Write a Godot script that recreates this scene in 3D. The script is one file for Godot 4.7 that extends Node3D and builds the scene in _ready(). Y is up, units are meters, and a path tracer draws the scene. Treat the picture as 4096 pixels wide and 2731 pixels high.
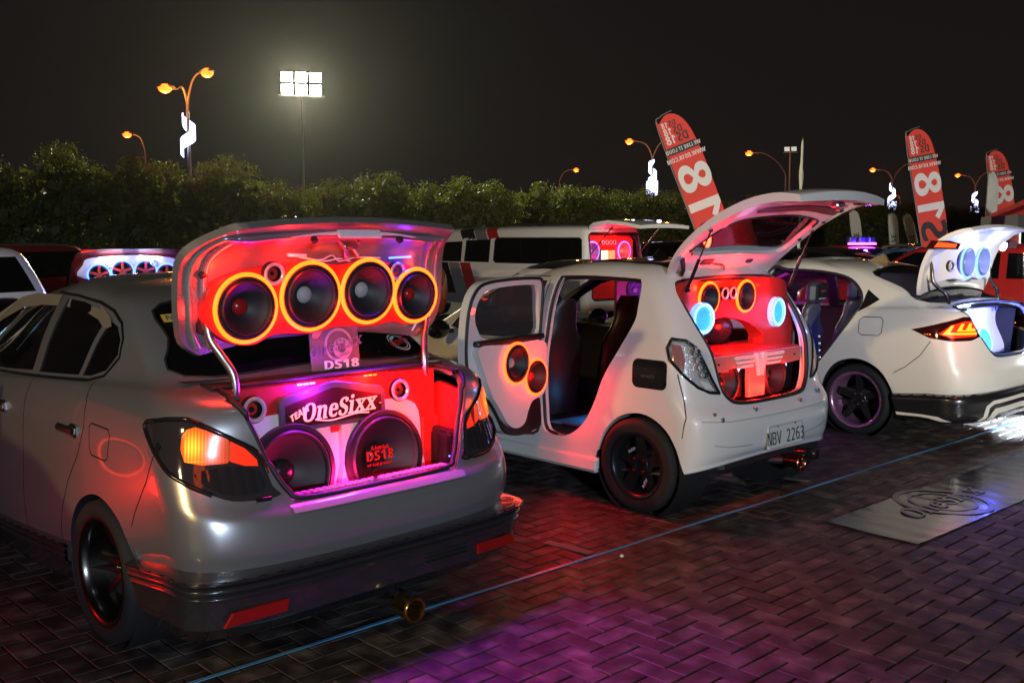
extends Node3D
# Night car show: a row of cars with open boots full of speakers on a block-paved car park.

class MB:
	var v := PackedVector3Array()
	var n := PackedVector3Array()
	var t := PackedVector2Array()
	func tri(a: Vector3, b: Vector3, c: Vector3, na: Vector3, nb: Vector3, nc: Vector3, ua := Vector2.ZERO, ub := Vector2.ZERO, uc := Vector2.ZERO) -> void:
		var g := (b - a).cross(c - a)
		if g.length_squared() < 1e-16:
			return
		if g.dot(na + nb + nc) > 0.0:
			v.append_array(PackedVector3Array([a, c, b]))
			n.append_array(PackedVector3Array([na, nc, nb]))
			t.append_array(PackedVector2Array([ua, uc, ub]))
		else:
			v.append_array(PackedVector3Array([a, b, c]))
			n.append_array(PackedVector3Array([na, nb, nc]))
			t.append_array(PackedVector2Array([ua, ub, uc]))
	func ft(a: Vector3, b: Vector3, c: Vector3, hint: Vector3) -> void:
		var g := (b - a).cross(c - a)
		if g.length_squared() < 1e-16:
			return
		g = g.normalized()
		if g.dot(hint) < 0.0:
			g = -g
		tri(a, b, c, g, g, g)
	func fq(a: Vector3, b: Vector3, c: Vector3, d: Vector3, hint: Vector3) -> void:
		ft(a, b, c, hint)
		ft(a, c, d, hint)
	func uq(a: Vector3, b: Vector3, c: Vector3, d: Vector3, nn: Vector3) -> void:
		tri(a, b, c, nn, nn, nn, Vector2(0, 1), Vector2(1, 1), Vector2(1, 0))
		tri(a, c, d, nn, nn, nn, Vector2(0, 1), Vector2(1, 0), Vector2(0, 0))
	# rows of points, smooth; hint(p) gives the rough outward direction
	func grid(rows: Array, hint: Callable, wrap := false) -> void:
		var R := rows.size()
		var C: int = rows[0].size()
		var nn := []
		for i in R:
			var line := PackedVector3Array()
			for j in C:
				var i0: int = maxi(i - 1, 0)
				var i1: int = mini(i + 1, R - 1)
				var j0: int = j - 1
				var j1: int = j + 1
				if wrap:
					if j0 < 0: j0 = C - 2
					if j1 >= C: j1 = 1
				else:
					j0 = maxi(j0, 0)
					j1 = mini(j1, C - 1)
				var du: Vector3 = rows[i1][j] - rows[i0][j]
				var dv: Vector3 = rows[i][j1] - rows[i][j0]
				var g := du.cross(dv)
				if g.length_squared() < 1e-14:
					var alt: int = i - 1 if i == R - 1 else i + 1
					alt = clampi(alt, 0, R - 1)
					dv = rows[alt][j1] - rows[alt][j0]
					g = du.cross(dv)
				var h: Vector3 = hint.call(rows[i][j])
				g = g.normalized() if g.length_squared() > 1e-16 else h.normalized()
				if g.dot(h) < 0.0: g = -g
				line.append(g)
			nn.append(line)
		for i in R - 1:
			for j in C - 1:
				var u0 := Vector2(float(j) / (C - 1), float(i) / (R - 1))
				var u1 := Vector2(float(j + 1) / (C - 1), float(i + 1) / (R - 1))
				tri(rows[i][j], rows[i][j + 1], rows[i + 1][j + 1], nn[i][j], nn[i][j + 1], nn[i + 1][j + 1], u0, Vector2(u1.x, u0.y), u1)
				tri(rows[i][j], rows[i + 1][j + 1], rows[i + 1][j], nn[i][j], nn[i + 1][j + 1], nn[i + 1][j], u0, u1, Vector2(u0.x, u1.y))
	func box(c: Vector3, s: Vector3, b := Basis(), ch := 0.0) -> void:
		var h := s / 2.0
		ch = minf(ch, minf(h.x, minf(h.y, h.z)) * 0.95)
		var P := func(q: Vector3, ax: int) -> Vector3:
			var e := h
			for k in 3:
				if k != ax: e[k] -= ch
			return c + b * (q * e)
		for ax in 3:
			var a1 := (ax + 1) % 3
			var a2 := (ax + 2) % 3
			for sg in [-1.0, 1.0]:
				var q := Vector3.ZERO
				q[ax] = sg
				var pts := []
				for k in [[-1, -1], [1, -1], [1, 1], [-1, 1]]:
					var w := q
					w[a1] = k[0]
					w[a2] = k[1]
					pts.append(P.call(w, ax))
				fq(pts[0], pts[1], pts[2], pts[3], b * q)
				if ch > 0.0:
					for sg2 in [-1.0, 1.0]:
						var qa := q
						qa[a1] = sg2
						var l := qa
						l[a2] = -1
						var r := qa
						r[a2] = 1
						fq(P.call(l, ax), P.call(r, ax), P.call(r, a1), P.call(l, a1), b * qa)
		if ch > 0.0:
			for x in [-1, 1]:
				for y in [-1, 1]:
					for z in [-1, 1]:
						var q := Vector3(x, y, z)
						ft(P.call(q, 0), P.call(q, 1), P.call(q, 2), b * q)
	# profile of (radius, height) turned round xf's y axis
	func lathe(prof: PackedVector2Array, xf: Transform3D, seg := 32, smooth := false) -> void:
		var K := prof.size()
		var pn := []
		for i in K - 1:
			var d := prof[i + 1] - prof[i]
			pn.append(Vector2(d.y, -d.x).normalized())
		for i in K - 1:
			var na: Vector2 = pn[i]
			var nb: Vector2 = pn[i]
			if smooth:
				if i > 0 and pn[i - 1].dot(pn[i]) > 0.5: na = (pn[i] + pn[i - 1]).normalized()
				if i < K - 2 and pn[i + 1].dot(pn[i]) > 0.5: nb = (pn[i] + pn[i + 1]).normalized()
			for j in seg:
				var a0 := TAU * j / seg
				var a1 := TAU * (j + 1) / seg
				var d0 := Vector3(cos(a0), 0, sin(a0))
				var d1 := Vector3(cos(a1), 0, sin(a1))
				var p := [d0 * prof[i].x + Vector3.UP * prof[i].y, d1 * prof[i].x + Vector3.UP * prof[i].y, d1 * prof[i + 1].x + Vector3.UP * prof[i + 1].y, d0 * prof[i + 1].x + Vector3.UP * prof[i + 1].y]
				var q := [d0 * na.x + Vector3.UP * na.y, d1 * na.x + Vector3.UP * na.y, d1 * nb.x + Vector3.UP * nb.y, d0 * nb.x + Vector3.UP * nb.y]
				for k in 4:
					p[k] = xf * p[k]
					q[k] = (xf.basis * q[k]).normalized()
				tri(p[0], p[1], p[2], q[0], q[1], q[2])
				tri(p[0], p[2], p[3], q[0], q[2], q[3])
	func tube(pts: PackedVector3Array, r: float, seg := 8, r2 := -1.0, closed := false) -> void:
		if r2 < 0: r2 = r
		var K := pts.size()
		if K < 2: return
		var t0 := (pts[1] - pts[0]).normalized()
		var up := Vector3.UP if absf(t0.y) < 0.9 else Vector3.RIGHT
		var rings := []
		var dirs := []
		for i in K:
			var tg: Vector3
			if closed: tg = pts[(i + 1) % K] - pts[(i - 1 + K) % K]
			elif i == 0: tg = pts[1] - pts[0]
			elif i == K - 1: tg = pts[i] - pts[i - 1]
			else: tg = pts[i + 1] - pts[i - 1]
			tg = tg.normalized()
			var x := up.cross(tg)
			if x.length() < 0.01: x = Vector3.FORWARD.cross(tg)
			x = x.normalized()
			var y := tg.cross(x).normalized()
			up = y
			var rr: float = lerpf(r, r2, float(i) / (K - 1))
			var ring := PackedVector3Array()
			var dd := PackedVector3Array()
			for j in seg + 1:
				var a := TAU * j / seg
				var d := x * cos(a) + y * sin(a)
				ring.append(pts[i] + d * rr)
				dd.append(d)
			rings.append(ring)
			dirs.append(dd)
		var last: int = K if closed else K - 1
		for i in last:
			var k := (i + 1) % K
			for j in seg:
				tri(rings[i][j], rings[i][j + 1], rings[k][j + 1], dirs[i][j], dirs[i][j + 1], dirs[k][j + 1])
				tri(rings[i][j], rings[k][j + 1], rings[k][j], dirs[i][j], dirs[k][j + 1], dirs[k][j])
		if not closed:
			for e in [0, K - 1]:
				var o: Vector3 = (pts[0] - pts[1]) if e == 0 else (pts[K - 1] - pts[K - 2])
				for j in seg:
					ft(pts[e], rings[e][j], rings[e][j + 1], o)
	func rope(pts: PackedVector3Array, r: float, seg := 8) -> void:
		tube(pts, r, seg, -1.0, pts[0].distance_to(pts[-1]) < 0.09)
	# polygon in xf's xy plane pushed from z = 0 to z = d
	func extr(poly: PackedVector2Array, xf: Transform3D, d: float, bev := 0.0, back := true) -> void:
		var P := poly
		if Geometry2D.is_polygon_clockwise(P):
			P = P.duplicate()
			P.reverse()
		var K := P.size()
		var inn := PackedVector2Array()
		for i in K:
			var e0 := (P[i] - P[(i - 1 + K) % K]).normalized()
			var e1 := (P[(i + 1) % K] - P[i]).normalized()
			var nn := Vector2(-(e0.y + e1.y), e0.x + e1.x)
			nn = nn.normalized()
			inn.append(P[i] + nn * bev)
		var nf := xf.basis.z.normalized()
		var idx := Geometry2D.triangulate_polygon(inn)
		for i in range(0, idx.size(), 3):
			ft(xf * Vector3(inn[idx[i]].x, inn[idx[i]].y, d), xf * Vector3(inn[idx[i + 1]].x, inn[idx[i + 1]].y, d), xf * Vector3(inn[idx[i + 2]].x, inn[idx[i + 2]].y, d), nf)
		if back:
			idx = Geometry2D.triangulate_polygon(P)
			for i in range(0, idx.size(), 3):
				ft(xf * Vector3(P[idx[i]].x, P[idx[i]].y, 0), xf * Vector3(P[idx[i + 1]].x, P[idx[i + 1]].y, 0), xf * Vector3(P[idx[i + 2]].x, P[idx[i + 2]].y, 0), -nf)
		for i in K:
			var k := (i + 1) % K
			var o := xf.basis * Vector3((P[k] - P[i]).y, -(P[k] - P[i]).x, 0)
			fq(xf * Vector3(P[i].x, P[i].y, 0), xf * Vector3(P[k].x, P[k].y, 0), xf * Vector3(P[k].x, P[k].y, d - bev), xf * Vector3(P[i].x, P[i].y, d - bev), o)
			if bev > 0.0:
				fq(xf * Vector3(P[i].x, P[i].y, d - bev), xf * Vector3(P[k].x, P[k].y, d - bev), xf * Vector3(inn[k].x, inn[k].y, d), xf * Vector3(inn[i].x, inn[i].y, d), o.normalized() + nf)
	func ball(c: Vector3, r: Vector3, b := Basis(), a := 16, e := 10, from := 0.0, to := PI) -> void:
		var rows := []
		for i in e + 1:
			var th := lerpf(from, to, float(i) / e)
			var line := PackedVector3Array()
			for j in a + 1:
				var ph := TAU * j / a
				line.append(c + b * (r * Vector3(sin(th) * cos(ph), cos(th), sin(th) * sin(ph))))
			rows.append(line)
		grid(rows, func(p): return p - c, true)
	func add(o: MB, xf := Transform3D()) -> void:
		var nb := xf.basis.inverse().transposed()
		var fl := xf.basis.determinant() < 0
		for i in range(0, o.v.size(), 3):
			var q := [0, 2, 1] if fl else [0, 1, 2]
			for k in q:
				v.append(xf * o.v[i + k])
				n.append((nb * o.n[i + k]).normalized())
				t.append(o.t[i + k])
	func off(d: float, flip := false) -> MB:
		var o := MB.new()
		for i in range(0, v.size(), 3):
			var q := [0, 2, 1] if flip else [0, 1, 2]
			for k in q:
				o.v.append(v[i + k] + n[i + k] * d)
				o.n.append(-n[i + k] if flip else n[i + k])
				o.t.append(t[i + k])
		return o
	func mesh() -> ArrayMesh:
		var a := []
		a.resize(Mesh.ARRAY_MAX)
		a[Mesh.ARRAY_VERTEX] = v
		a[Mesh.ARRAY_NORMAL] = n
		a[Mesh.ARRAY_TEX_UV] = t
		var m := ArrayMesh.new()
		if v.size() > 0:
			m.add_surface_from_arrays(Mesh.PRIMITIVE_TRIANGLES, a)
		return m
	# what of this surface lies inside / outside a polygon, seen along one direction
	func cut(proj: Callable, test: Callable, poly: PackedVector2Array) -> Array:
		var a := MB.new()
		var b := MB.new()
		var lo := poly[0]
		var hi := poly[0]
		for p in poly:
			lo = lo.min(p)
			hi = hi.max(p)
		for i in range(0, v.size(), 3):
			var skip: bool = not test.call((v[i] + v[i + 1] + v[i + 2]) / 3.0, (n[i] + n[i + 1] + n[i + 2]).normalized())
			var q := PackedVector2Array()
			if not skip:
				q = PackedVector2Array([proj.call(v[i]), proj.call(v[i + 1]), proj.call(v[i + 2])])
				var l := q[0].min(q[1]).min(q[2])
				var h := q[0].max(q[1]).max(q[2])
				skip = l.x > hi.x or l.y > hi.y or h.x < lo.x or h.y < lo.y
			if not skip and absf((q[1] - q[0]).cross(q[2] - q[0])) < 2e-7:
				skip = true
			if skip:
				for k in 3:
					b.v.append(v[i + k]); b.n.append(n[i + k]); b.t.append(t[i + k])
				continue
			var den := (q[1] - q[0]).cross(q[2] - q[0])
			for side in 2:
				var o := a if side == 0 else b
				var got := Geometry2D.intersect_polygons(q, poly) if side == 0 else Geometry2D.clip_polygons(q, poly)
				for g: PackedVector2Array in got:
					var idx := Geometry2D.triangulate_polygon(g)
					for e in range(0, idx.size(), 3):
						var pp := []
						var nn := []
						for k in 3:
							var x := g[idx[e + k]]
							var w1 := (x - q[0]).cross(q[2] - q[0]) / den
							var w2 := (q[1] - q[0]).cross(x - q[0]) / den
							var w0 := 1.0 - w1 - w2
							w0 = clampf(w0, 0.0, 1.0)
							w1 = clampf(w1, 0.0, 1.0)
							w2 = clampf(w2, 0.0, 1.0)
							var ws := maxf(w0 + w1 + w2, 1e-6)
							w0 /= ws
							w1 /= ws
							w2 /= ws
							pp.append(v[i] * w0 + v[i + 1] * w1 + v[i + 2] * w2)
							nn.append((n[i] * w0 + n[i + 1] * w1 + n[i + 2] * w2).normalized())
						o.tri(pp[0], pp[1], pp[2], nn[0], nn[1], nn[2])
		return [a, b]
	# boundary edges: [a, b, na, nb, id a, id b]
	func edges() -> Array:
		var cells := {}
		var pts := PackedVector3Array()
		var id := PackedInt32Array()
		for p in v:
			var q := p * 800.0
			var base := Vector3i(q.floor())
			var f := q - q.floor()
			var found := -1
			var xs := [0]
			if f.x < 0.2: xs.append(-1)
			elif f.x > 0.8: xs.append(1)
			var ys := [0]
			if f.y < 0.2: ys.append(-1)
			elif f.y > 0.8: ys.append(1)
			var zs := [0]
			if f.z < 0.2: zs.append(-1)
			elif f.z > 0.8: zs.append(1)
			for x in xs:
				for y in ys:
					for z in zs:
						if found >= 0: break
						for k in cells.get(base + Vector3i(x, y, z), []):
							if pts[k].distance_squared_to(p) < 5e-8:
								found = k
								break
			if found < 0:
				found = pts.size()
				pts.append(p)
				if not cells.has(base): cells[base] = []
				cells[base].append(found)
			id.append(found)
		var seen := {}
		for i in range(0, v.size(), 3):
			for k in 3:
				var p := i + k
				var q := i + (k + 1) % 3
				var a := id[p]
				var b := id[q]
				if a == b: continue
				var key := Vector2i(mini(a, b), maxi(a, b))
				if seen.has(key): seen.erase(key)
				else: seen[key] = [v[p], v[q], n[p], n[q], a, b]
		return seen.values()
	func chains() -> Array:
		var at := {}
		for e in edges():
			if not at.has(e[4]): at[e[4]] = []
			at[e[4]].append(e)
		var out := []
		while at.size() > 0:
			var k: int = at.keys()[0]
			var line := PackedVector3Array()
			while at.has(k):
				var e: Array = at[k].pop_back()
				if at[k].is_empty(): at.erase(k)
				if line.is_empty() or line[-1].distance_to(e[0]) > 0.004: line.append(e[0])
				k = e[5]
			if line.size() > 3: out.append(line)
		return out

var M := {}
var used := {}

func V(u: float, y: float, s: float) -> Vector3: return Vector3(u, y, -s)
func P2(a: Array) -> PackedVector2Array:
	var o := PackedVector2Array()
	for i in range(0, a.size(), 2): o.append(Vector2(a[i], a[i + 1]))
	return o
func lin(r: float, g: float, b: float) -> Color: return Color(r, g, b).linear_to_srgb()
func mat(key: String, r: float, g: float, b: float, rough := 0.5, metal := 0.0, o := {}) -> StandardMaterial3D:
	var m := StandardMaterial3D.new()
	m.resource_name = key
	var c := lin(r, g, b)
	c.a = o.get("a", 1.0)
	m.albedo_color = c
	m.roughness = rough
	m.metallic = metal
	if c.a < 1.0: m.transparency = BaseMaterial3D.TRANSPARENCY_ALPHA
	if o.has("coat"):
		m.clearcoat_enabled = true
		m.clearcoat = o.coat
		m.clearcoat_roughness = o.get("cr", 0.04)
	if o.has("e"):
		m.emission_enabled = true
		var e: Array = o.e
		var k: float = maxf(e[0], maxf(e[1], e[2]))
		m.emission = lin(e[0] / k, e[1] / k, e[2] / k)
		m.emission_energy_multiplier = k
	if o.has("spec"): m.metallic_specular = o.spec
	if o.has("bump"):
		m.heightmap_enabled = true
		m.heightmap_texture = o.bump
		m.heightmap_scale = o.get("bs", 0.1)
	if o.has("tex"): m.albedo_texture = o.tex
	if o.has("tri"):
		m.uv1_triplanar = true
		m.uv1_world_triplanar = o.get("world", false)
		m.uv1_scale = Vector3.ONE * o.tri
	M[key] = m
	return m
func noise(size: int, freq: float, seed_: int, lo: Color, hi: Color, kind := FastNoiseLite.TYPE_SIMPLEX_SMOOTH, oct := 4) -> NoiseTexture2D:
	var t := NoiseTexture2D.new()
	t.width = size
	t.height = size
	t.seamless = true
	var f := FastNoiseLite.new()
	f.seed = seed_
	f.frequency = freq
	f.noise_type = kind
	f.fractal_octaves = oct
	t.noise = f
	var g := Gradient.new()
	g.set_color(0, lo)
	g.set_color(1, hi)
	t.color_ramp = g
	return t
func numbered(nm: String) -> String:
	var k: int = used.get(nm, 0)
	used[nm] = k + 1
	return nm if k == 0 else "%s_%03d" % [nm, k]
func tag(o: Node, label: String, cat: String, group := "", kind := "") -> Node:
	if label: o.set_meta("label", label)
	if cat: o.set_meta("category", cat)
	if group: o.set_meta("group", group)
	if kind: o.set_meta("kind", kind)
	return o
func thing(nm: String, label: String, cat: String, at := Vector3.ZERO, yaw := 0.0, group := "") -> Node3D:
	var o := Node3D.new()
	o.name = numbered(nm)
	o.position = at
	o.rotation.y = deg_to_rad(yaw)
	add_child(o)
	tag(o, label, cat, group)
	return o
func part(nm: String, mb: MB, m: Material, parent: Node = null) -> MeshInstance3D:
	var o := MeshInstance3D.new()
	o.mesh = mb.mesh()
	o.material_override = m
	var top := parent == null or parent == self
	o.name = numbered(nm) if top else nm
	if parent == null: parent = self
	if not top:
		var k := 0
		while parent.has_node(NodePath(o.name)):
			k += 1
			o.name = "%s_%03d" % [nm, k]
	parent.add_child(o, true)
	return o
func omni(parent: Node, at: Vector3, c: Color, e: float, size := 0.03) -> OmniLight3D:
	var l := OmniLight3D.new()
	l.position = at
	l.light_color = c
	l.light_energy = e
	l.omni_range = 60.0
	l.omni_attenuation = 2.0
	l.light_size = size
	l.shadow_enabled = true
	l.name = "lamp_light"
	parent.add_child(l, true)
	return l
func area(parent: Node, at: Vector3, dir: Vector3, size: Vector2, c: Color, e: float) -> AreaLight3D:
	var l := AreaLight3D.new()
	l.light_color = c
	l.light_energy = e
	l.area_size = size
	l.shadow_enabled = true
	l.name = "lamp_light"
	parent.add_child(l, true)
	l.area_range = 60.0
	l.area_attenuation = 2.0
	var up := Vector3.UP if absf(dir.normalized().y) < 0.95 else Vector3.RIGHT
	l.transform = Transform3D(Basis.looking_at(dir, up), at)
	return l
func spot(parent: Node, at: Vector3, dir: Vector3, c: Color, e: float, ang: float, size := 0.15) -> SpotLight3D:
	var l := SpotLight3D.new()
	l.light_color = c
	l.light_energy = e
	l.spot_angle = ang
	l.spot_range = 120.0
	l.spot_attenuation = 2.0
	l.spot_angle_attenuation = 0.6
	l.light_size = size
	l.shadow_enabled = true
	l.name = "lamp_light"
	parent.add_child(l, true)
	var up := Vector3.UP if absf(dir.normalized().y) < 0.95 else Vector3.RIGHT
	l.transform = Transform3D(Basis.looking_at(dir, up), at)
	return l
var fonts := {}
# lettering as flat or raised geometry; centred, size = height of a capital in metres
func text(s: String, size: float, depth := 0.002, shear := 0.0, font := "Droid Sans", weight := 700, widen := 1.0) -> MB:
	var key := font + str(weight)
	if not fonts.has(key):
		var f := SystemFont.new()
		f.font_names = PackedStringArray([font])
		f.font_weight = weight
		fonts[key] = f
	var tm := TextMesh.new()
	tm.font = fonts[key]
	tm.text = s
	tm.font_size = 64
	tm.pixel_size = size / 46.0
	tm.depth = depth
	tm.curve_step = 3.0
	var mb := MB.new()
	for k in tm.get_surface_count():
		var a := tm.surface_get_arrays(k)
		var vv: PackedVector3Array = a[Mesh.ARRAY_VERTEX]
		var nn: PackedVector3Array = a[Mesh.ARRAY_NORMAL]
		var ix = a[Mesh.ARRAY_INDEX]
		var cnt: int = ix.size() if ix != null else vv.size()
		for i in range(0, cnt, 3):
			var p := []
			var q := []
			for e in 3:
				var w: int = ix[i + e] if ix != null else i + e
				p.append(Vector3((vv[w].x + vv[w].y * shear) * widen, vv[w].y, vv[w].z))
				q.append(nn[w])
			mb.tri(p[0], p[1], p[2], q[0], q[1], q[2])
	return mb
func rot_x(d: float) -> Basis: return Basis(Vector3.RIGHT, deg_to_rad(d))
func rot_y(d: float) -> Basis: return Basis(Vector3.UP, deg_to_rad(d))
func rot_z(d: float) -> Basis: return Basis(Vector3.BACK, deg_to_rad(d))
# smooth curve through points
func curve(p: Array, per := 6, closed := false) -> PackedVector3Array:
	var o := PackedVector3Array()
	var K := p.size()
	for i in (K if closed else K - 1):
		var a: Vector3 = p[(i - 1 + K) % K] if closed or i > 0 else p[0] * 2.0 - p[1]
		var b: Vector3 = p[i]
		var c: Vector3 = p[(i + 1) % K]
		var d: Vector3 = p[(i + 2) % K] if closed or i + 2 < K else c * 2.0 - b
		for k in per:
			o.append(b.cubic_interpolate(c, a, d, float(k) / per))
	if not closed: o.append(p[K - 1])
	return o
func curve2(a: Array, per := 5, closed := true) -> PackedVector2Array:
	var p := []
	for i in range(0, a.size(), 2): p.append(Vector3(a[i], a[i + 1], 0))
	var o := PackedVector2Array()
	for q in curve(p, per, closed): o.append(Vector2(q.x, q.y))
	return o
func rrect(w: float, h: float, r: float, k := 5, c := Vector2.ZERO) -> PackedVector2Array:
	var o := PackedVector2Array()
	for q in 4:
		var cc := Vector2((w / 2 - r) * (1 if q in [0, 3] else -1), (h / 2 - r) * (1 if q in [0, 1] else -1)) + c
		for i in k + 1:
			var a := PI / 2 * (q + float(i) / k)
			o.append(cc + Vector2(cos(a), sin(a)) * r)
	return o
func circle(r: float, k := 24, c := Vector2.ZERO) -> PackedVector2Array:
	var o := PackedVector2Array()
	for i in k: o.append(c + Vector2(cos(TAU * i / k), sin(TAU * i / k)) * r)
	return o
func mirrored(p: PackedVector2Array) -> PackedVector2Array:
	var o := PackedVector2Array()
	for q in p: o.append(Vector2(-q.x, q.y))
	return o

# ---- car bodies: closed plan outlines, stacked -----------------------------------------------
func resample(p: PackedVector3Array, k: int) -> PackedVector3Array:
	var len := PackedFloat32Array([0.0])
	for i in range(1, p.size()): len.append(len[i - 1] + p[i].distance_to(p[i - 1]))
	var o := PackedVector3Array()
	var at := 0
	for i in k:
		var d: float = len[-1] * i / (k - 1)
		while at < p.size() - 2 and len[at + 1] < d: at += 1
		var span: float = maxf(len[at + 1] - len[at], 1e-9)
		o.append(p[at].lerp(p[at + 1], clampf((d - len[at]) / span, 0, 1)))
	return o
func ring(d: Dictionary, kr := 15, ks := 34, kf := 9) -> PackedVector3Array:
	var wr: float = d.w
	var wm: float = d.get("wm", wr)
	var wf: float = d.get("wf", wr)
	var y0: float = d.y
	var y1: float = d.get("yc", y0)
	var y2: float = d.get("ym", y1)
	var y3: float = d.get("yf", y2)
	var y4: float = d.get("yn", y3)
	var sr: float = d.s
	var sf: float = d.f
	var dr: float = d.get("dr", 0.3)
	var df: float = d.get("df", 0.4)
	var nr: float = d.get("n", 4.0)
	var nf: float = d.get("nf", 3.0)
	var rear := PackedVector3Array()
	for i in 121:
		var a := PI / 2 * pow(i / 120.0, 2.2)
		var x := pow(sin(a), 2.0 / nr)
		var z := 1.0 - pow(maxf(cos(a), 0.0), 2.0 / nr)
		rear.append(V(wr * x, lerpf(y0, y1, x * x * 0.35 + z * 0.65), sr + dr * z))
	var half := resample(rear, kr)
	for i in range(1, ks):
		var q := float(i) / ks
		var w := wr * (1 - q) * (1 - 2 * q) + wm * 4 * q * (1 - q) + wf * q * (2 * q - 1)
		var y := y1 * (1 - q) * (1 - 2 * q) + y2 * 4 * q * (1 - q) + y3 * q * (2 * q - 1)
		half.append(V(w, y, lerpf(sr + dr, sf - df, q)))
	var front := PackedVector3Array()
	for i in 121:
		var a := PI / 2 * pow(1.0 - i / 120.0, 1.6)
		var x := pow(sin(a), 2.0 / nf)
		var z := 1.0 - pow(maxf(cos(a), 0.0), 2.0 / nf)
		front.append(V(wf * x, lerpf(y4, y3, x * x * 0.5 + z * 0.5), sf - df * z))
	half.append_array(resample(front, kf))
	var full := PackedVector3Array()
	for i in range(half.size() - 1, -1, -1): full.append(half[i] * Vector3(-1, 1, 1))
	for i in range(1, half.size()): full.append(half[i])
	return full
# rings bottom to top; "crease" on a ring starts a new smooth sheet there
func shell(rings: Array, sub := 4) -> MB:
	var mb := MB.new()
	var R := []
	for d in rings: R.append(ring(d))
	var start := 0
	for i in range(1, R.size()):
		if i == R.size() - 1 or rings[i].get("crease", false):
			var rows := []
			for k in range(start, i):
				var p0: PackedVector3Array = R[maxi(k - 1, start)]
				var p1: PackedVector3Array = R[k]
				var p2: PackedVector3Array = R[k + 1]
				var p3: PackedVector3Array = R[mini(k + 2, i)]
				for e in sub:
					var q := float(e) / sub
					var row := PackedVector3Array()
					for j in p1.size():
						var h := q
						row.append(p1[j].cubic_interpolate(p2[j], p0[j] if k > start else p1[j] * 2.0 - p2[j], p3[j] if k + 2 <= i else p2[j] * 2.0 - p1[j], h))
					rows.append(row)
			rows.append(R[i])
			mb.grid(rows, func(p): return Vector3(p.x, (p.y - 0.75) * 1.2, p.z + clampf(-p.z, 1.0, 3.0)))
			start = i
	return mb
var pside := func(p): return Vector2(-p.z, p.y)
var prear := func(p): return Vector2(p.x, p.y)
var ptop := func(p): return Vector2(p.x, -p.z)
func cut_side(mb: MB, sg: float, poly: PackedVector2Array, least := 0.12) -> Array:
	return mb.cut(pside, func(p, n): return n.x * sg > least and p.x * sg > 0.0, poly)
func cut_rear(mb: MB, poly: PackedVector2Array, least := 0.15) -> Array:
	return mb.cut(prear, func(p, n): return n.z > least and p.z > -1.9, poly)
# seen from behind at an angle: x is along (cos a) right, (sin a) back on the given side
func cut_oblique(mb: MB, sg: float, deg: float, pts3: Array) -> Array:
	var e := Vector3(cos(deg_to_rad(deg)), 0, -sin(deg_to_rad(deg)) * -sg)
	var d := Vector3(sin(deg_to_rad(deg)) * sg, 0, cos(deg_to_rad(deg)))
	e = Vector3.UP.cross(d).normalized()
	var poly := PackedVector2Array()
	for p: Vector3 in pts3: poly.append(Vector2(p.dot(e), p.y))
	return mb.cut(func(p): return Vector2(p.dot(e), p.y), func(p, n): return n.dot(d) > 0.1 and p.x * sg > 0.0, poly)
# where a surface stands at a spot of one of the projections: x right, y up along it, z out
func lie(mb: MB, proj: Callable, at: Vector2, lift := 0.002) -> Transform3D:
	for i in range(0, mb.v.size(), 3):
		var a: Vector2 = proj.call(mb.v[i])
		var b: Vector2 = proj.call(mb.v[i + 1])
		var c: Vector2 = proj.call(mb.v[i + 2])
		var den := (b - a).cross(c - a)
		if absf(den) < 1e-10: continue
		var w1 := (at - a).cross(c - a) / den
		var w2 := (b - a).cross(at - a) / den
		if w1 < -0.001 or w2 < -0.001 or w1 + w2 > 1.001: continue
		var p := mb.v[i] * (1 - w1 - w2) + mb.v[i + 1] * w1 + mb.v[i + 2] * w2
		var z := (mb.n[i] * (1 - w1 - w2) + mb.n[i + 1] * w1 + mb.n[i + 2] * w2).normalized()
		var x := (Vector3.UP.cross(z) if absf(z.y) < 0.98 else Vector3.RIGHT).normalized()
		return Transform3D(Basis(x, z.cross(x).normalized(), z), p + z * lift)
	return Transform3D(Basis(), Vector3(at.x, at.y, 0))
# spread texture coordinates over a piece as seen along one direction
func spread(mb: MB, deg: float, sg: float) -> MB:
	var d := Vector3(sin(deg_to_rad(deg)) * sg, 0, cos(deg_to_rad(deg)))
	var e := Vector3.UP.cross(d).normalized()
	var lo := Vector2(1e9, 1e9)
	var hi := -lo
	for q in mb.v:
		lo = lo.min(Vector2(q.dot(e), q.y))
		hi = hi.max(Vector2(q.dot(e), q.y))
	for i in mb.v.size():
		var q := (Vector2(mb.v[i].dot(e), mb.v[i].y) - lo) / (hi - lo)
		mb.t[i] = Vector2(q.x if sg < 0 else 1.0 - q.x, 1.0 - q.y)
	return mb
func lip(inside: MB, depth: float, dir := Vector3.ZERO) -> MB:
	var o := MB.new()
	for e in inside.edges():
		var da: Vector3 = (dir if dir != Vector3.ZERO else -e[2]) * depth
		var db: Vector3 = (dir if dir != Vector3.ZERO else -e[3]) * depth
		var tg: Vector3 = (e[1] - e[0]).normalized()
		var hint: Vector3 = tg.cross(e[2])
		o.fq(e[0], e[1], e[1] + db, e[0] + da, hint)
	return o
func seal(inside: MB, r: float, shift := 0.0) -> MB:
	var o := MB.new()
	for c: PackedVector3Array in inside.chains():
		o.rope(c, r, 6)
	return o
# thin joint between panels
func gap(line: Array, w := 0.004) -> PackedVector2Array:
	var p := P2(line)
	var o := PackedVector2Array()
	var b := PackedVector2Array()
	for i in p.size():
		var d := (p[mini(i + 1, p.size() - 1)] - p[maxi(i - 1, 0)]).normalized()
		var nn := Vector2(-d.y, d.x) * w / 2
		o.append(p[i] + nn)
		b.append(p[i] - nn)
	b.reverse()
	o.append_array(b)
	return o

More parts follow.
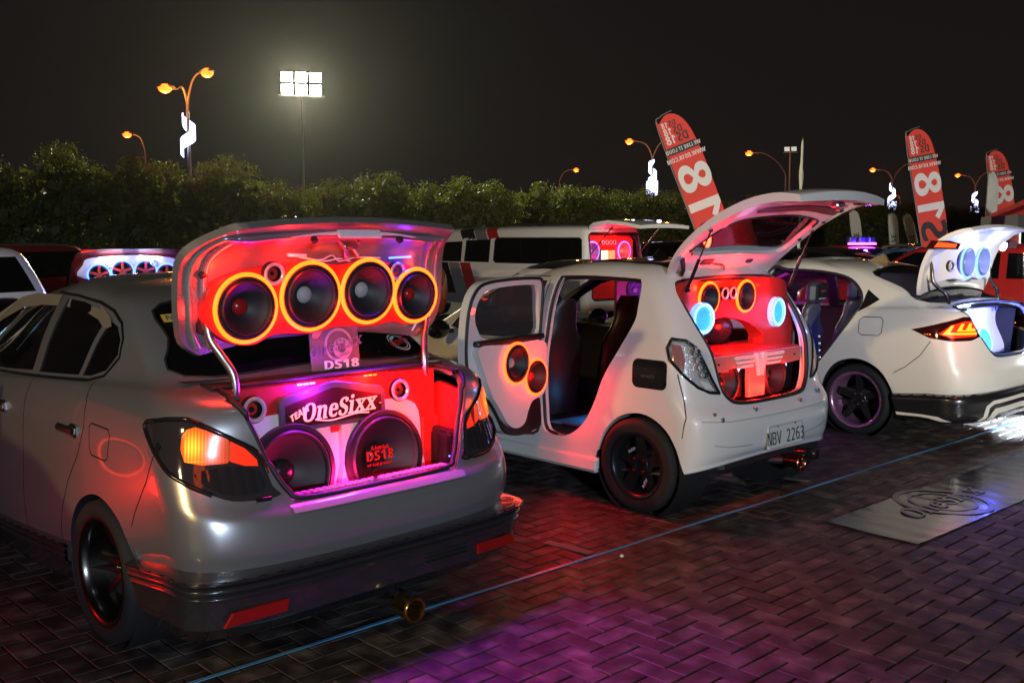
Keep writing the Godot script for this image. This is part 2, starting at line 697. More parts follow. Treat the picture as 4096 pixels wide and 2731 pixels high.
# a board in xf's xy plane with round holes [x, y, r], front face at z = d
func board(outline: PackedVector2Array, holes: Array, xf: Transform3D, d: float, cell := 0.03, bend = null) -> MB:
	var lo := outline[0]
	var hi := outline[0]
	for p in outline:
		lo = lo.min(p)
		hi = hi.max(p)
	var nx := int((hi.x - lo.x) / cell) + 2
	var ny := int((hi.y - lo.y) / cell) + 2
	var g := MB.new()
	var rows := []
	for i in ny + 1:
		var row := PackedVector3Array()
		for j in nx + 1: row.append(Vector3(lerpf(lo.x - 0.001, hi.x + 0.0013, float(j) / nx), lerpf(lo.y - 0.0012, hi.y + 0.001, float(i) / ny), 0))
		rows.append(row)
	g.grid(rows, func(p): return Vector3.BACK)
	var flat := func(p): return Vector2(p.x, p.y)
	var all := func(p, n): return true
	g = g.cut(flat, all, outline)[0]
	for h in holes: g = g.cut(flat, all, circle(h[2], 36, Vector2(h[0], h[1])))[1]
	var o := MB.new()
	var Z := func(p: Vector2) -> float: return d + (bend.call(p) if bend != null else 0.0)
	for i in range(0, g.v.size(), 3):
		var q := []
		for k in 3: q.append(xf * Vector3(g.v[i + k].x, g.v[i + k].y, Z.call(Vector2(g.v[i + k].x, g.v[i + k].y))))
		o.ft(q[0], q[1], q[2], xf.basis.z)
	var cc := -1.0 if Geometry2D.is_polygon_clockwise(outline) else 1.0
	for i in outline.size():
		var a := outline[i]
		var b := outline[(i + 1) % outline.size()]
		o.fq(xf * Vector3(a.x, a.y, 0), xf * Vector3(b.x, b.y, 0), xf * Vector3(b.x, b.y, Z.call(b)), xf * Vector3(a.x, a.y, Z.call(a)), xf.basis * Vector3((b - a).y, -(b - a).x, 0) * cc)
	for h in holes:
		var c := circle(h[2], 36, Vector2(h[0], h[1]))
		for i in 36:
			var a := c[i]
			var b := c[(i + 1) % 36]
			o.fq(xf * Vector3(a.x, a.y, 0), xf * Vector3(b.x, b.y, 0), xf * Vector3(b.x, b.y, Z.call(b)), xf * Vector3(a.x, a.y, Z.call(a)), xf.basis * Vector3(h[0] - a.x, h[1] - a.y, 0))
	return o

# ---- speakers and wheels ---------------------------------------------------------------------
func facing(at: Vector3, b := Basis()) -> Transform3D:   # lathe axis along b's z
	return Transform3D(b * Basis(Vector3.RIGHT, Vector3.BACK, Vector3.DOWN), at)
func woofer(parent: Node, nm: String, at: Vector3, b: Basis, r: float, ring_m = null, cap_m: Material = null, cone_m: Material = null, plain := false) -> MeshInstance3D:
	var xf := facing(at, b)
	var mb := MB.new()
	mb.lathe(P2([r * 1.0, -0.02, r * 1.0, 0.010, r * 0.985, 0.016, r * 0.90, 0.016, r * 0.885, 0.008]), xf, 40)
	mb.lathe(P2([r * 0.885, 0.008, r * 0.87, 0.016, r * 0.83, 0.022, r * 0.79, 0.016, r * 0.775, 0.006]), xf, 40, true)
	mb.lathe(P2([r * 0.775, 0.006, r * 0.5, -r * 0.20, r * 0.3, -r * 0.36, 0.001, -r * 0.5]), xf, 40, true)
	if not plain:
		for k in 8:
			var a := TAU * (k + 0.5) / 8
			mb.lathe(P2([0.0045, 0.014, 0.0045, 0.019, 0.0005, 0.020]), Transform3D(xf.basis, xf * Vector3(cos(a) * r * 0.945, 0, sin(a) * r * 0.945)), 6)
	var o := part(nm, mb, cone_m if cone_m else M.cone, parent)
	var cm := MB.new()
	cm.lathe(P2([r * 0.27, -r * 0.34, r * 0.25, -r * 0.29, r * 0.19, -r * 0.235, r * 0.1, -r * 0.20, 0.0005, -r * 0.19]), xf, 24, true)
	part("dust_cap", cm, cap_m if cap_m else M.cap_black, o)
	if ring_m:
		var t := PackedVector3Array()
		for k in 48: t.append(xf * Vector3(cos(TAU * k / 48) * (r + 0.007), 0.006, sin(TAU * k / 48) * (r + 0.007)))
		var rm := MB.new()
		rm.tube(t, 0.009, 8, -1.0, true)
		part("led_ring", rm, ring_m, o)
	return o
func tweeter(parent: Node, at: Vector3, b: Basis, r: float, glow: Material = null) -> MeshInstance3D:
	var xf := facing(at, b)
	var mb := MB.new()
	mb.lathe(P2([r, -0.01, r, 0.010, r * 0.94, 0.013]), xf, 32)
	var o := part("tweeter", mb, M.black_gloss, parent)
	var rm := MB.new()
	rm.lathe(P2([r * 0.94, 0.012, r * 0.9, 0.018, r * 0.72, 0.019, r * 0.66, 0.014, r * 0.62, 0.010]), xf, 32)
	for k in 8:
		var a := TAU * k / 8
		rm.lathe(P2([r * 0.07, 0.017, r * 0.07, 0.021, 0.0003, 0.022]), Transform3D(xf.basis, xf * Vector3(cos(a) * r * 0.81, 0, sin(a) * r * 0.81)), 6)
	part("chrome_ring", rm, M.tweeter_ring, o)
	var hm := MB.new()
	hm.lathe(P2([r * 0.62, 0.012, r * 0.5, -0.012, r * 0.3, -0.03, r * 0.22, -0.035]), xf, 24, true)
	hm.lathe(P2([r * 0.22, -0.04, r * 0.20, -0.012, r * 0.12, 0.0, 0.0004, 0.004]), xf, 16, true)
	part("horn", hm, glow if glow else M.cap_black, o)
	return o
func wheel(parent: Node, at: Vector3, out: float, r: float, w: float, rimr: float, style: Dictionary) -> MeshInstance3D:
	# axis along x, outer face towards out
	var xf := Transform3D(Basis(Vector3(0, 1, 0), Vector3(out, 0, 0), Vector3(0, 0, out)), at)
	var mb := MB.new()
	mb.lathe(P2([rimr, -w / 2, r * 0.93, -w / 2, r * 0.985, -w * 0.42, r, -w * 0.3, r, w * 0.3, r * 0.985, w * 0.42, r * 0.93, w * 0.5, r * 0.86, w * 0.515, rimr + 0.012, w * 0.47, rimr, w * 0.45]), xf, 48, true)
	for k in 3:
		var y := lerpf(-0.24, 0.24, k / 2.0) * w
		mb.lathe(P2([r + 0.0012, y - 0.004, r + 0.0015, y + 0.004]), xf, 48)
	var o := part("wheel", mb, M.tyre, parent)
	var rm := MB.new()
	var dish: float = style.get("dish", 0.06)
	rm.lathe(P2([rimr + 0.006, w * 0.45, rimr + 0.006, w * 0.475, rimr - 0.008, w * 0.475, rimr - 0.018, w * 0.43, rimr - 0.025, w * 0.3, rimr - 0.032, w * 0.45 - dish * 1.0 - 0.02, rimr - 0.05, -w * 0.45]), xf, 48, true)
	part("rim_lip", rm, style.lip, o)
	var sm := MB.new()
	var face: float = w * 0.45 - dish
	sm.lathe(P2([0.075, face - 0.05, 0.075, face - 0.01, 0.06, face + 0.004, 0.034, face + 0.006, 0.032, face - 0.004, 0.0004, face - 0.004]), xf, 24)
	var N: int = style.n
	for k in N:
		var a: float = TAU * k / N + style.get("turn", 0.0)
		for q in style.get("pair", [0.0]):
			var aa: float = a + q
			var d: Vector3 = Vector3(cos(aa), 0, sin(aa))
			var e := Vector3(cos(a + q * 0.35), 0, sin(a + q * 0.35))
			var sd: Vector3 = d.cross(Vector3.UP)
			var wa: float = style.get("wa", 0.022)
			var wb: float = style.get("wb", 0.03)
			var p0: Vector3 = e * 0.06 + Vector3.UP * (face)
			var p1: Vector3 = d * (rimr - 0.02) + Vector3.UP * (face + style.get("rise", 0.0))
			var q0 := [p0 - sd * wa, p0 + sd * wa, p1 + sd * wb, p1 - sd * wb]
			var pp := []
			for x in q0: pp.append(xf * x)
			var pb := []
			for x in q0: pb.append(xf * (x - Vector3.UP * 0.03))
			var up := xf.basis * Vector3.UP
			sm.fq(pp[0], pp[1], pp[2], pp[3], up)
			for z in 4:
				var z1 := (z + 1) % 4
				sm.fq(pp[z], pp[z1], pb[z1], pb[z], (pp[z] + pp[z1]) / 2 - (xf * ((p0 + p1) / 2)))
	part("spokes", sm, style.spoke, o)
	var bm := MB.new()
	for k in style.get("lugs", 5):
		var a: float = TAU * (k + 0.5) / style.get("lugs", 5) + style.get("turn", 0.0)
		bm.lathe(P2([0.008, face - 0.01, 0.008, face + 0.016, 0.0004, face + 0.018]), Transform3D(xf.basis, xf * Vector3(cos(a) * 0.05, 0, sin(a) * 0.05)), 6)
	part("wheel_nuts", bm, style.get("nut", M.chrome), o)
	var dm := MB.new()
	dm.lathe(P2([0.13, face - 0.10, 0.13, face - 0.075, 0.0004, face - 0.075]), xf, 24)
	part("brake_disc", dm, M.dark_metal, o)
	return o

func materials() -> void:
	var fine := noise(256, 0.05, 3, Color(0.3, 0.3, 0.3), Color(0.7, 0.7, 0.7))
	var flake := noise(512, 0.45, 11, Color(0.46, 0.46, 0.46), Color(0.54, 0.54, 0.54), FastNoiseLite.TYPE_VALUE, 1)
	mat("silver_paint", 0.38, 0.385, 0.40, 0.30, 0.70, {"coat": 1.0, "cr": 0.03, "bump": flake, "bs": 0.003, "tri": 14.0})
	mat("white_paint", 0.76, 0.75, 0.72, 0.35, 0.0, {"coat": 1.0, "cr": 0.03})
	mat("pearl_paint", 0.74, 0.72, 0.67, 0.33, 0.0, {"coat": 1.0, "cr": 0.03})
	mat("maroon_paint", 0.16, 0.012, 0.014, 0.3, 0.2, {"coat": 1.0})
	mat("red_paint", 0.42, 0.02, 0.018, 0.3, 0.1, {"coat": 1.0})
	mat("blue_paint", 0.10, 0.20, 0.42, 0.3, 0.4, {"coat": 1.0})
	mat("black_paint", 0.012, 0.012, 0.013, 0.25, 0.0, {"coat": 1.0})
	mat("grey_paint", 0.28, 0.29, 0.31, 0.3, 0.4, {"coat": 1.0})
	mat("black_gloss", 0.012, 0.012, 0.013, 0.16)
	mat("black_plastic", 0.018, 0.018, 0.019, 0.5, 0.0, {"bump": fine, "bs": 0.02, "tri": 8.0})
	mat("rubber", 0.014, 0.014, 0.014, 0.55)
	mat("tyre", 0.009, 0.009, 0.0095, 0.8, 0.0, {"bump": fine, "bs": 0.03, "tri": 6.0})
	mat("chrome", 0.72, 0.72, 0.74, 0.12, 1.0)
	mat("tweeter_ring", 0.72, 0.72, 0.74, 0.28, 0.5)
	mat("satin_metal", 0.5, 0.5, 0.51, 0.35, 1.0)
	mat("dark_metal", 0.07, 0.07, 0.075, 0.4, 0.9)
	mat("black_wheel", 0.02, 0.02, 0.021, 0.3, 0.4)
	mat("gold_metal", 0.62, 0.42, 0.12, 0.25, 1.0)
	mat("cone", 0.016, 0.0155, 0.0165, 0.55, 0.0, {"bump": fine, "bs": 0.02, "tri": 10.0})
	mat("cone_grey", 0.17, 0.17, 0.18, 0.5)
	mat("cap_black", 0.015, 0.015, 0.016, 0.25)
	mat("cap_grey", 0.42, 0.40, 0.38, 0.55)
	mat("cap_red", 0.35, 0.012, 0.01, 0.2)
	mat("cap_white", 0.75, 0.75, 0.75, 0.4)
	mat("carpet", 0.014, 0.013, 0.014, 0.95, 0.0, {"bump": noise(256, 0.3, 5, Color.BLACK, Color.WHITE), "bs": 0.2, "tri": 6.0})
	mat("red_vinyl", 0.52, 0.022, 0.016, 0.45, 0.0, {"bump": fine, "bs": 0.02, "tri": 9.0})
	mat("white_vinyl", 0.74, 0.70, 0.68, 0.42, 0.0, {"bump": fine, "bs": 0.015, "tri": 9.0})
	mat("black_vinyl", 0.010, 0.0095, 0.010, 0.45, 0.0, {"bump": fine, "bs": 0.04, "tri": 9.0})
	mat("grey_vinyl", 0.30, 0.28, 0.26, 0.5, 0.0, {"bump": fine, "bs": 0.04, "tri": 9.0})
	mat("cabin", 0.02, 0.019, 0.019, 0.8)
	mat("tint_glass", 0.004, 0.004, 0.0045, 0.02, 0.0, {"a": 0.90})
	mat("clear_glass", 0.7, 0.72, 0.72, 0.02, 0.0, {"a": 0.18})
	mat("mid_glass", 0.05, 0.05, 0.055, 0.02, 0.0, {"a": 0.5})
	mat("acrylic", 0.6, 0.62, 0.65, 0.03, 0.0, {"a": 0.25})
	mat("red_lens", 0.28, 0.008, 0.006, 0.12)
	mat("dark_lens", 0.03, 0.028, 0.03, 0.08)
	mat("reflector_red", 0.30, 0.008, 0.006, 0.25)
	mat("white_print", 0.75, 0.74, 0.74, 0.5)
	mat("red_print", 0.5, 0.02, 0.015, 0.5)
	mat("black_print", 0.015, 0.015, 0.015, 0.5)
	mat("violet_print", 0.22, 0.2, 0.42, 0.35, 0.5)
	mat("pale_violet_print", 0.45, 0.42, 0.55, 0.35, 0.3)
	mat("yellow_print", 0.62, 0.38, 0.03, 0.5)
	mat("blue_print", 0.02, 0.10, 0.22, 0.5)
	# lit things
	mat("led_amber", 0.3, 0.05, 0.01, 0.4, 0.0, {"e": [9.0, 0.55, 0.025]})
	mat("led_red", 0.3, 0.02, 0.01, 0.4, 0.0, {"e": [9.0, 0.42, 0.06]})
	mat("led_dim_red", 0.3, 0.02, 0.01, 0.4, 0.0, {"e": [2.4, 0.10, 0.02]})
	mat("led_violet", 0.3, 0.05, 0.3, 0.4, 0.0, {"e": [6.0, 0.6, 8.0]})
	mat("led_blue", 0.05, 0.1, 0.4, 0.4, 0.0, {"e": [0.35, 0.9, 9.0]})
	mat("led_ice", 0.1, 0.3, 0.5, 0.4, 0.0, {"e": [0.9, 3.2, 9.0]})
	mat("led_white", 0.6, 0.6, 0.65, 0.4, 0.0, {"e": [9.0, 9.6, 11.0]})
	mat("lamp_amber", 0.4, 0.06, 0.01, 0.2, 0.0, {"coat": 1.0})
	var am: StandardMaterial3D = M.lamp_amber
	am.emission_enabled = true
	am.emission = Color.WHITE
	am.emission_operator = BaseMaterial3D.EMISSION_OP_MULTIPLY
	am.emission_energy_multiplier = 1.0
	am.emission_texture = lamp_print()
	mat("lamp_hot", 0.4, 0.1, 0.01, 0.25, 0.0, {"e": [3.2, 0.75, 0.03]})
	mat("lamp_red", 0.3, 0.01, 0.006, 0.2, 0.0, {"e": [0.95, 0.035, 0.008], "coat": 1.0})
	mat("screen_glow", 0.1, 0.2, 0.25, 0.2, 0.0, {"e": [0.35, 1.1, 1.5]})
	mat("sodium", 0.6, 0.3, 0.1, 0.4, 0.0, {"e": [7.0, 0.62, 0.05]})
	mat("flood", 0.6, 0.6, 0.6, 0.4, 0.0, {"e": [260.0, 250.0, 190.0]})
	mat("flood_cool", 0.6, 0.6, 0.6, 0.4, 0.0, {"e": [40.0, 44.0, 46.0]})
	mat("string_lights", 0.6, 0.6, 0.7, 0.4, 0.0, {"e": [2.2, 2.5, 4.6]})
	mat("sign_glow", 0.6, 0.2, 0.2, 0.4, 0.0, {"e": [2.0, 0.42, 0.34]})
	# street
	mat("pole_metal", 0.22, 0.21, 0.20, 0.5, 0.4)
	mat("bark", 0.05, 0.04, 0.03, 0.9)
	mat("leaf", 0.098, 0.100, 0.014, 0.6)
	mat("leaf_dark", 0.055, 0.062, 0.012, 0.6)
	for k in ["leaf", "leaf_dark"]:
		M[k].backlight_enabled = true
		M[k].backlight = Color(0.35, 0.38, 0.1)
	mat("flag_red", 0.75, 0.035, 0.02, 0.7)
	mat("flag_white", 0.80, 0.79, 0.75, 0.7)
	mat("flag_black", 0.025, 0.024, 0.028, 0.7)
	mat("flag_grey", 0.50, 0.47, 0.42, 0.7)
	for k in ["flag_red", "flag_white", "flag_black", "flag_grey"]:
		M[k].backlight_enabled = true
		M[k].backlight = Color(0.3, 0.3, 0.3)
	mat("tape_blue", 0.10, 0.30, 0.52, 0.25)
	mat("line_white", 0.26, 0.24, 0.23, 0.8)

# how bright an amber lens with one bulb behind its ribs is
func lamp_print() -> ImageTexture:
	var im := Image.create(128, 96, false, Image.FORMAT_RGBF)
	for x in 128:
		for y in 96:
			var p := Vector2(x / 128.0, y / 96.0)
			var d := ((p - Vector2(0.24, 0.52)) * Vector2(2.3, 1.5)).length()
			var rib := 0.75 + 0.45 * pow(absf(sin(p.x * 46.0)), 2.0)
			var k := (exp(-d * d * 2.6) * 1.6 + 0.42) * rib
			k *= 0.35 + 0.65 * smoothstep(0.0, 0.12, p.x) * smoothstep(1.05, 0.75, p.x)
			if absf(p.y - 0.9) < 0.02: k *= 1.4
			im.set_pixel(x, y, Color(1.7 * k, 0.21 * k * k + 0.02, 0.014 * k * k))
	return ImageTexture.create_from_image(im)

func ribs() -> ImageTexture:
	var im := Image.create(64, 64, false, Image.FORMAT_L8)
	for x in 64:
		var h := absf(sin(PI * x / 8.0))
		for y in 64: im.set_pixel(x, y, Color(h, h, h))
	return ImageTexture.create_from_image(im)

func _ready() -> void:
	materials()
	var cam := Camera3D.new()
	cam.name = "camera"
	cam.position = Vector3(0, 1.66, 0)
	cam.rotation.x = -atan(239.0 / 2300.0)
	cam.fov = rad_to_deg(2.0 * atan(784.0 / 2300.0))
	cam.near = 0.05
	cam.far = 600.0
	add_child(cam)
	cam.current = true
	var env := Environment.new()
	env.background_mode = Environment.BG_SKY
	var sky := Sky.new()
	var sm := ProceduralSkyMaterial.new()
	sm.sky_top_color = Color(0.07, 0.063, 0.062)
	sm.sky_horizon_color = Color(0.095, 0.085, 0.08)
	sm.sky_curve = 0.3
	sm.ground_bottom_color = Color(0.05, 0.045, 0.04)
	sm.ground_horizon_color = Color(0.10, 0.09, 0.085)
	sky.sky_material = sm
	env.sky = sky
	env.background_energy_multiplier = 1.0
	env.tonemap_mode = Environment.TONE_MAPPER_LINEAR
	env.tonemap_exposure = 1.0
	env.volumetric_fog_enabled = true
	env.volumetric_fog_density = 0.00009
	env.volumetric_fog_albedo = Color(0.9, 0.9, 0.9)
	env.volumetric_fog_anisotropy = 0.86
	env.sdfgi_enabled = true
	env.ssao_enabled = true
	env.ssil_enabled = true
	var we := WorldEnvironment.new()
	we.name = "environment"
	we.environment = env
	add_child(we)
	var moon := DirectionalLight3D.new()
	moon.name = "night_sky_light"
	moon.light_energy = 0.006
	moon.light_color = Color(0.9, 0.92, 1.0)
	moon.light_angular_distance = 0.5
	moon.shadow_enabled = true
	moon.rotation_degrees = Vector3(-60, 30, 0)
	add_child(moon)
	build()

const ROW := 43.5   # how the paving and the row of cars are turned
func ground() -> void:
	var g := MB.new()
	var k := 300.0
	g.fq(Vector3(-k, -0.014, -k), Vector3(k, -0.014, -k), Vector3(k, -0.014, k), Vector3(-k, -0.014, k), Vector3.UP)
	mat("sand_bed", 0.022, 0.02, 0.019, 0.95, 0.0, {"bump": noise(256, 0.2, 8, Color.BLACK, Color.WHITE), "bs": 0.3, "tri": 2.0, "world": true})
	tag(part("ground", g, M.sand_bed), "dark sandy ground under and beyond the block paving", "ground", "", "structure")
	# herringbone blocks
	var tone := noise(512, 0.012, 21, Color(0.20, 0.18, 0.18), Color(1, 1, 1), FastNoiseLite.TYPE_SIMPLEX_SMOOTH, 5)
	var grit := noise(512, 0.25, 22, Color(0.25, 0.25, 0.25), Color(0.8, 0.8, 0.8), FastNoiseLite.TYPE_SIMPLEX, 3)
	var mats := []
	for q in 5:
		var f: float = [0.66, 0.84, 1.0, 1.14, 1.36][q]
		mats.append(mat("paver_%d" % q, 0.150 * f, 0.126 * f, 0.114 * f * (1.03 if q % 2 else 0.97), 0.62, 0.0, {"tex": tone, "bump": grit, "bs": 0.16, "tri": 0.9, "world": true}))
	var pave := Node3D.new()
	pave.name = "pavement"
	add_child(pave)
	tag(pave, "herringbone block paving of the car park", "pavement", "", "structure")
	var shapes := []
	for q in 4:
		var mb := MB.new()
		var rg := RandomNumberGenerator.new()
		rg.seed = 90 + q
		var w := 0.194
		var d := 0.094
		var c := 0.004
		var T := func(x: float, z: float) -> Vector3: return Vector3(x, rg.randf_range(-0.0008, 0.0008), z)
		var a: Array = [T.call(-w / 2 + c, -d / 2 + c), T.call(w / 2 - c, -d / 2 + c), T.call(w / 2 - c, d / 2 - c), T.call(-w / 2 + c, d / 2 - c)]
		var o := [Vector3(-w / 2, -0.004, -d / 2), Vector3(w / 2, -0.004, -d / 2), Vector3(w / 2, -0.004, d / 2), Vector3(-w / 2, -0.004, d / 2)]
		mb.fq(a[0], a[1], a[2], a[3], Vector3.UP)
		for e in 4:
			var f := (e + 1) % 4
			var out: Vector3 = (o[e] + o[f]) / 2 * Vector3(1, 0, 1)
			mb.fq(a[e], a[f], o[f], o[e], out.normalized() + Vector3.UP)
			mb.fq(o[e], o[f], o[f] + Vector3(0, -0.014, 0), o[e] + Vector3(0, -0.014, 0), out)
		shapes.append(mb.mesh())
	var rng := RandomNumberGenerator.new()
	rng.seed = 4
	var b := rot_y(ROW)
	var eye := Vector3(0, 0, 0)
	var list := []
	for x in range(-190, 230):
		for y in range(-60, 260):
			var r := posmod(x - y, 4)
			if r != 0 and r != 3: continue
			var flat := r == 0
			var l := Vector3((x + (1.0 if flat else 0.5)) * 0.1, 0, -(y + (0.5 if flat else 1.0)) * 0.1)
			var p := b * l
			if p.z > 1.2 or p.z < -21.0: continue
			if absf(p.x) > -p.z * 0.62 + 2.2: continue
			list.append([p.distance_to(Vector3(0.3, 0, -2.9)), p, flat])
	list.sort_custom(func(m, n): return m[0] < n[0])
	var near := []
	var rest := []
	for e in list:
		var p: Vector3 = e[1]
		var in_view: bool = p.z < -3.0 and absf(p.x) < -p.z * 0.52
		if in_view and near.size() < 298: near.append(e)
		else: rest.append(e)
	for e in near:
		var o := MeshInstance3D.new()
		o.mesh = shapes[rng.randi() % 4]
		o.material_override = mats[rng.randi() % 5]
		o.transform = Transform3D(b * (Basis() if e[2] else rot_y(90)) * rot_x(rng.randf_range(-0.5, 0.5)) * rot_z(rng.randf_range(-0.25, 0.25)), e[1] + Vector3(0, rng.randf_range(-0.0015, 0.0), 0))
		o.name = "paver"
		pave.add_child(o, true)
	for q in 5:
		var mm := MultiMesh.new()
		mm.transform_format = MultiMesh.TRANSFORM_3D
		mm.mesh = shapes[q % 4]
		var mine := []
		for i in rest.size():
			if (i * 7919 + 13) % 5 == q: mine.append(rest[i])
		mm.instance_count = mine.size()
		for i in mine.size():
			var e: Array = mine[i]
			mm.set_instance_transform(i, Transform3D(b * (Basis() if e[2] else rot_y(90)) * rot_x(rng.randf_range(-0.5, 0.5)), e[1] + Vector3(0, rng.randf_range(-0.0015, 0.0), 0)))
		var mi := MultiMeshInstance3D.new()
		mi.multimesh = mm
		mi.material_override = mats[q]
		mi.name = "farther_pavers"
		mi.set_meta("kind", "stuff")
		pave.add_child(mi, true)
	# blue tape stretched along the row
	var tp := MB.new()
	var a := Vector3(-1.2007, 0, -3.600)
	var z := Vector3(3.2493, 0, -7.7035)
	var dir := (z - a).normalized()
	var side := dir.cross(Vector3.UP) * 0.010
	a -= dir * 3.0
	z += dir * 6.0
	var K := 60
	for i in K:
		var p := a.lerp(z, float(i) / K) + side * 0.4 * sin(i * 0.7)
		var q := a.lerp(z, float(i + 1) / K) + side * 0.4 * sin((i + 1) * 0.7)
		var h0 := 0.0045 + 0.002 * sin(i * 1.3)
		var h1 := 0.0045 + 0.002 * sin((i + 1) * 1.3)
		tp.fq(p - side + Vector3(0, h0, 0), q - side + Vector3(0, h1, 0), q + side + Vector3(0, h1, 0), p + side + Vector3(0, h0, 0), Vector3.UP)
		tp.fq(p - side + Vector3(0, h0, 0), q - side + Vector3(0, h1, 0), q - side + Vector3(0, 0.001, 0), p - side + Vector3(0, 0.001, 0), -side)
		tp.fq(p + side + Vector3(0, h0, 0), q + side + Vector3(0, h1, 0), q + side + Vector3(0, 0.001, 0), p + side + Vector3(0, 0.001, 0), side)
	tag(part("barrier_tape", tp, M.tape_blue), "thin blue tape laid straight across the paving behind the row of cars", "tape")
	# worn white paint
	for e in [[Vector3(0.188, 0, -5.34), Vector3(0.42, 0, -5.14), "short worn white paint dash on the paving near the silver sedan's bumper"], [Vector3(1.742, 0, -6.909), Vector3(2.031, 0, -6.694), "short worn white paint dash on the paving under the white hatchback's exhaust"]]:
		var lm := MB.new()
		var p0: Vector3 = e[0]
		var p1: Vector3 = e[1]
		var sd := (p1 - p0).normalized().cross(Vector3.UP) * 0.03
		lm.fq(p0 - sd + Vector3(0, 0.004, 0), p1 - sd + Vector3(0, 0.004, 0), p1 + sd + Vector3(0, 0.004, 0), p0 + sd + Vector3(0, 0.004, 0), Vector3.UP)
		tag(part("painted_line", lm, M.line_white), e[2], "road marking", "", "structure")
	var cap := MB.new()
	cap.lathe(P2([0.010, 0.001, 0.0105, 0.003, 0.009, 0.007, 0.0004, 0.008]), Transform3D(rot_x(20), Vector3(0.573, 0.004, -5.085)), 14)
	tag(part("bottle_cap", cap, M.cap_white), "small pale bottle cap lying beside the blue tape", "bottle cap")
	# tarpaulin
	var bn := MB.new()
	var c0 := Vector3(1.832, 0, -5.719)
	var c1 := Vector3(2.202, 0, -5.278)
	var along := Vector3(3.244 - 2.202, 0, -6.206 + 5.278).normalized()
	var rows := []
	for i in 65:
		var row := PackedVector3Array()
		for j in 25:
			var p := c0.lerp(c1, j / 24.0) + along * (i / 64.0 * 3.0)
			p.y = 0.008 + 0.0014 * sin(i * 1.7 + 0.5 * sin(j * 0.4)) + 0.0007 * sin(i * 2.9 + j * 0.17) + 0.0012 * sin(j * 0.35 + i * 0.11)
			row.append(p)
		rows.append(row)
	bn.grid(rows, func(p): return Vector3.UP)
	for r in [0, 64]:
		for j in 24:
			bn.fq(rows[r][j], rows[r][j + 1], rows[r][j + 1] - Vector3(0, 0.005, 0), rows[r][j] - Vector3(0, 0.005, 0), along * (-1 if r == 0 else 1))
	mat("tarpaulin", 0.022, 0.019, 0.026, 0.20, 0.0, {"coat": 0.2, "cr": 0.12})
	var bp := part("tarpaulin_banner", bn, M.tarpaulin)
	tag(bp, "dark glossy tarpaulin banner laid flat on the paving at right", "banner")
	var pr := MB.new()
	var cen := c0 + along * 0.95 + (c1 - c0) * 0.45
	var pb := Basis(along, (c0 - c1).normalized(), Vector3.UP)
	for q in [[0.30, 0.265, 40], [0.21, 0.19, 32]]:
		pr.lathe(P2([q[0], 0.0, q[1], 0.0]), Transform3D(pb * Basis(Vector3.RIGHT, Vector3.BACK, Vector3.DOWN), cen + Vector3(0, 0.0125, 0)), q[2])
	pr.add(text("OneSixx", 0.16, 0.001, 0.3, "Droid Serif", 700), Transform3D(pb, cen + Vector3(0, 0.0135, 0)))
	mat("faded_print", 0.05, 0.05, 0.10, 0.3)
	part("printed_emblem", pr, M.faded_print, bp)

# an opened boot lid: profile of [s, y, half width] from its hinge edge to its tail edge, seen from behind
func lid_sheets(prof: Array, bend := 1.6) -> Array:
	var lid := MB.new()
	var ua := []
	var uo := []
	for j in 41:
		var q := lerpf(-1, 1, j / 40.0)
		var a := []
		var b := []
		for p in prof:
			var u: float = q * p[2]
			var y: float = p[1] + 0.028 * (1.0 - q * q) * clampf((p[1] - bend + 0.1) / 0.15, 0, 1) + (0.05 * (1 - q * q) if p == prof[0] else 0.0)
			var s: float = p[0] - 0.03 * q * q * clampf((bend + 0.02 - p[1]) / 0.2, 0, 1)
			a.append(V(u, y, s))
			b.append(V(u * 1.015, y + 0.022 * clampf((p[1] - bend + 0.15) / 0.15, 0, 1), s + 0.03))
		ua.append(curve(a, 3))
		uo.append(curve(b, 3))
	var un := []
	var ou := []
	for i in ua[0].size():
		var a := PackedVector3Array()
		var b := PackedVector3Array()
		for j in 41:
			a.append(ua[j][i])
			b.append(uo[j][i])
		un.append(a)
		ou.append(b)
	lid.grid(un, func(p): return Vector3(0, -0.5, 1))
	lid.grid(ou, func(p): return Vector3(0, 0.5, -1))
	var L: int = un.size() - 1
	for j in 40:
		lid.fq(un[0][j], un[0][j + 1], ou[0][j + 1], ou[0][j], Vector3(0, -1, 0))
		lid.fq(un[L][j], un[L][j + 1], ou[L][j + 1], ou[L][j], Vector3(0, 0, 1))
	for i in L:
		lid.fq(un[i][0], un[i + 1][0], ou[i + 1][0], ou[i][0], Vector3(-1, 0, 0))
		lid.fq(un[i][40], un[i + 1][40], ou[i + 1][40], ou[i][40], Vector3(1, 0, 0))
	return [lid, un]

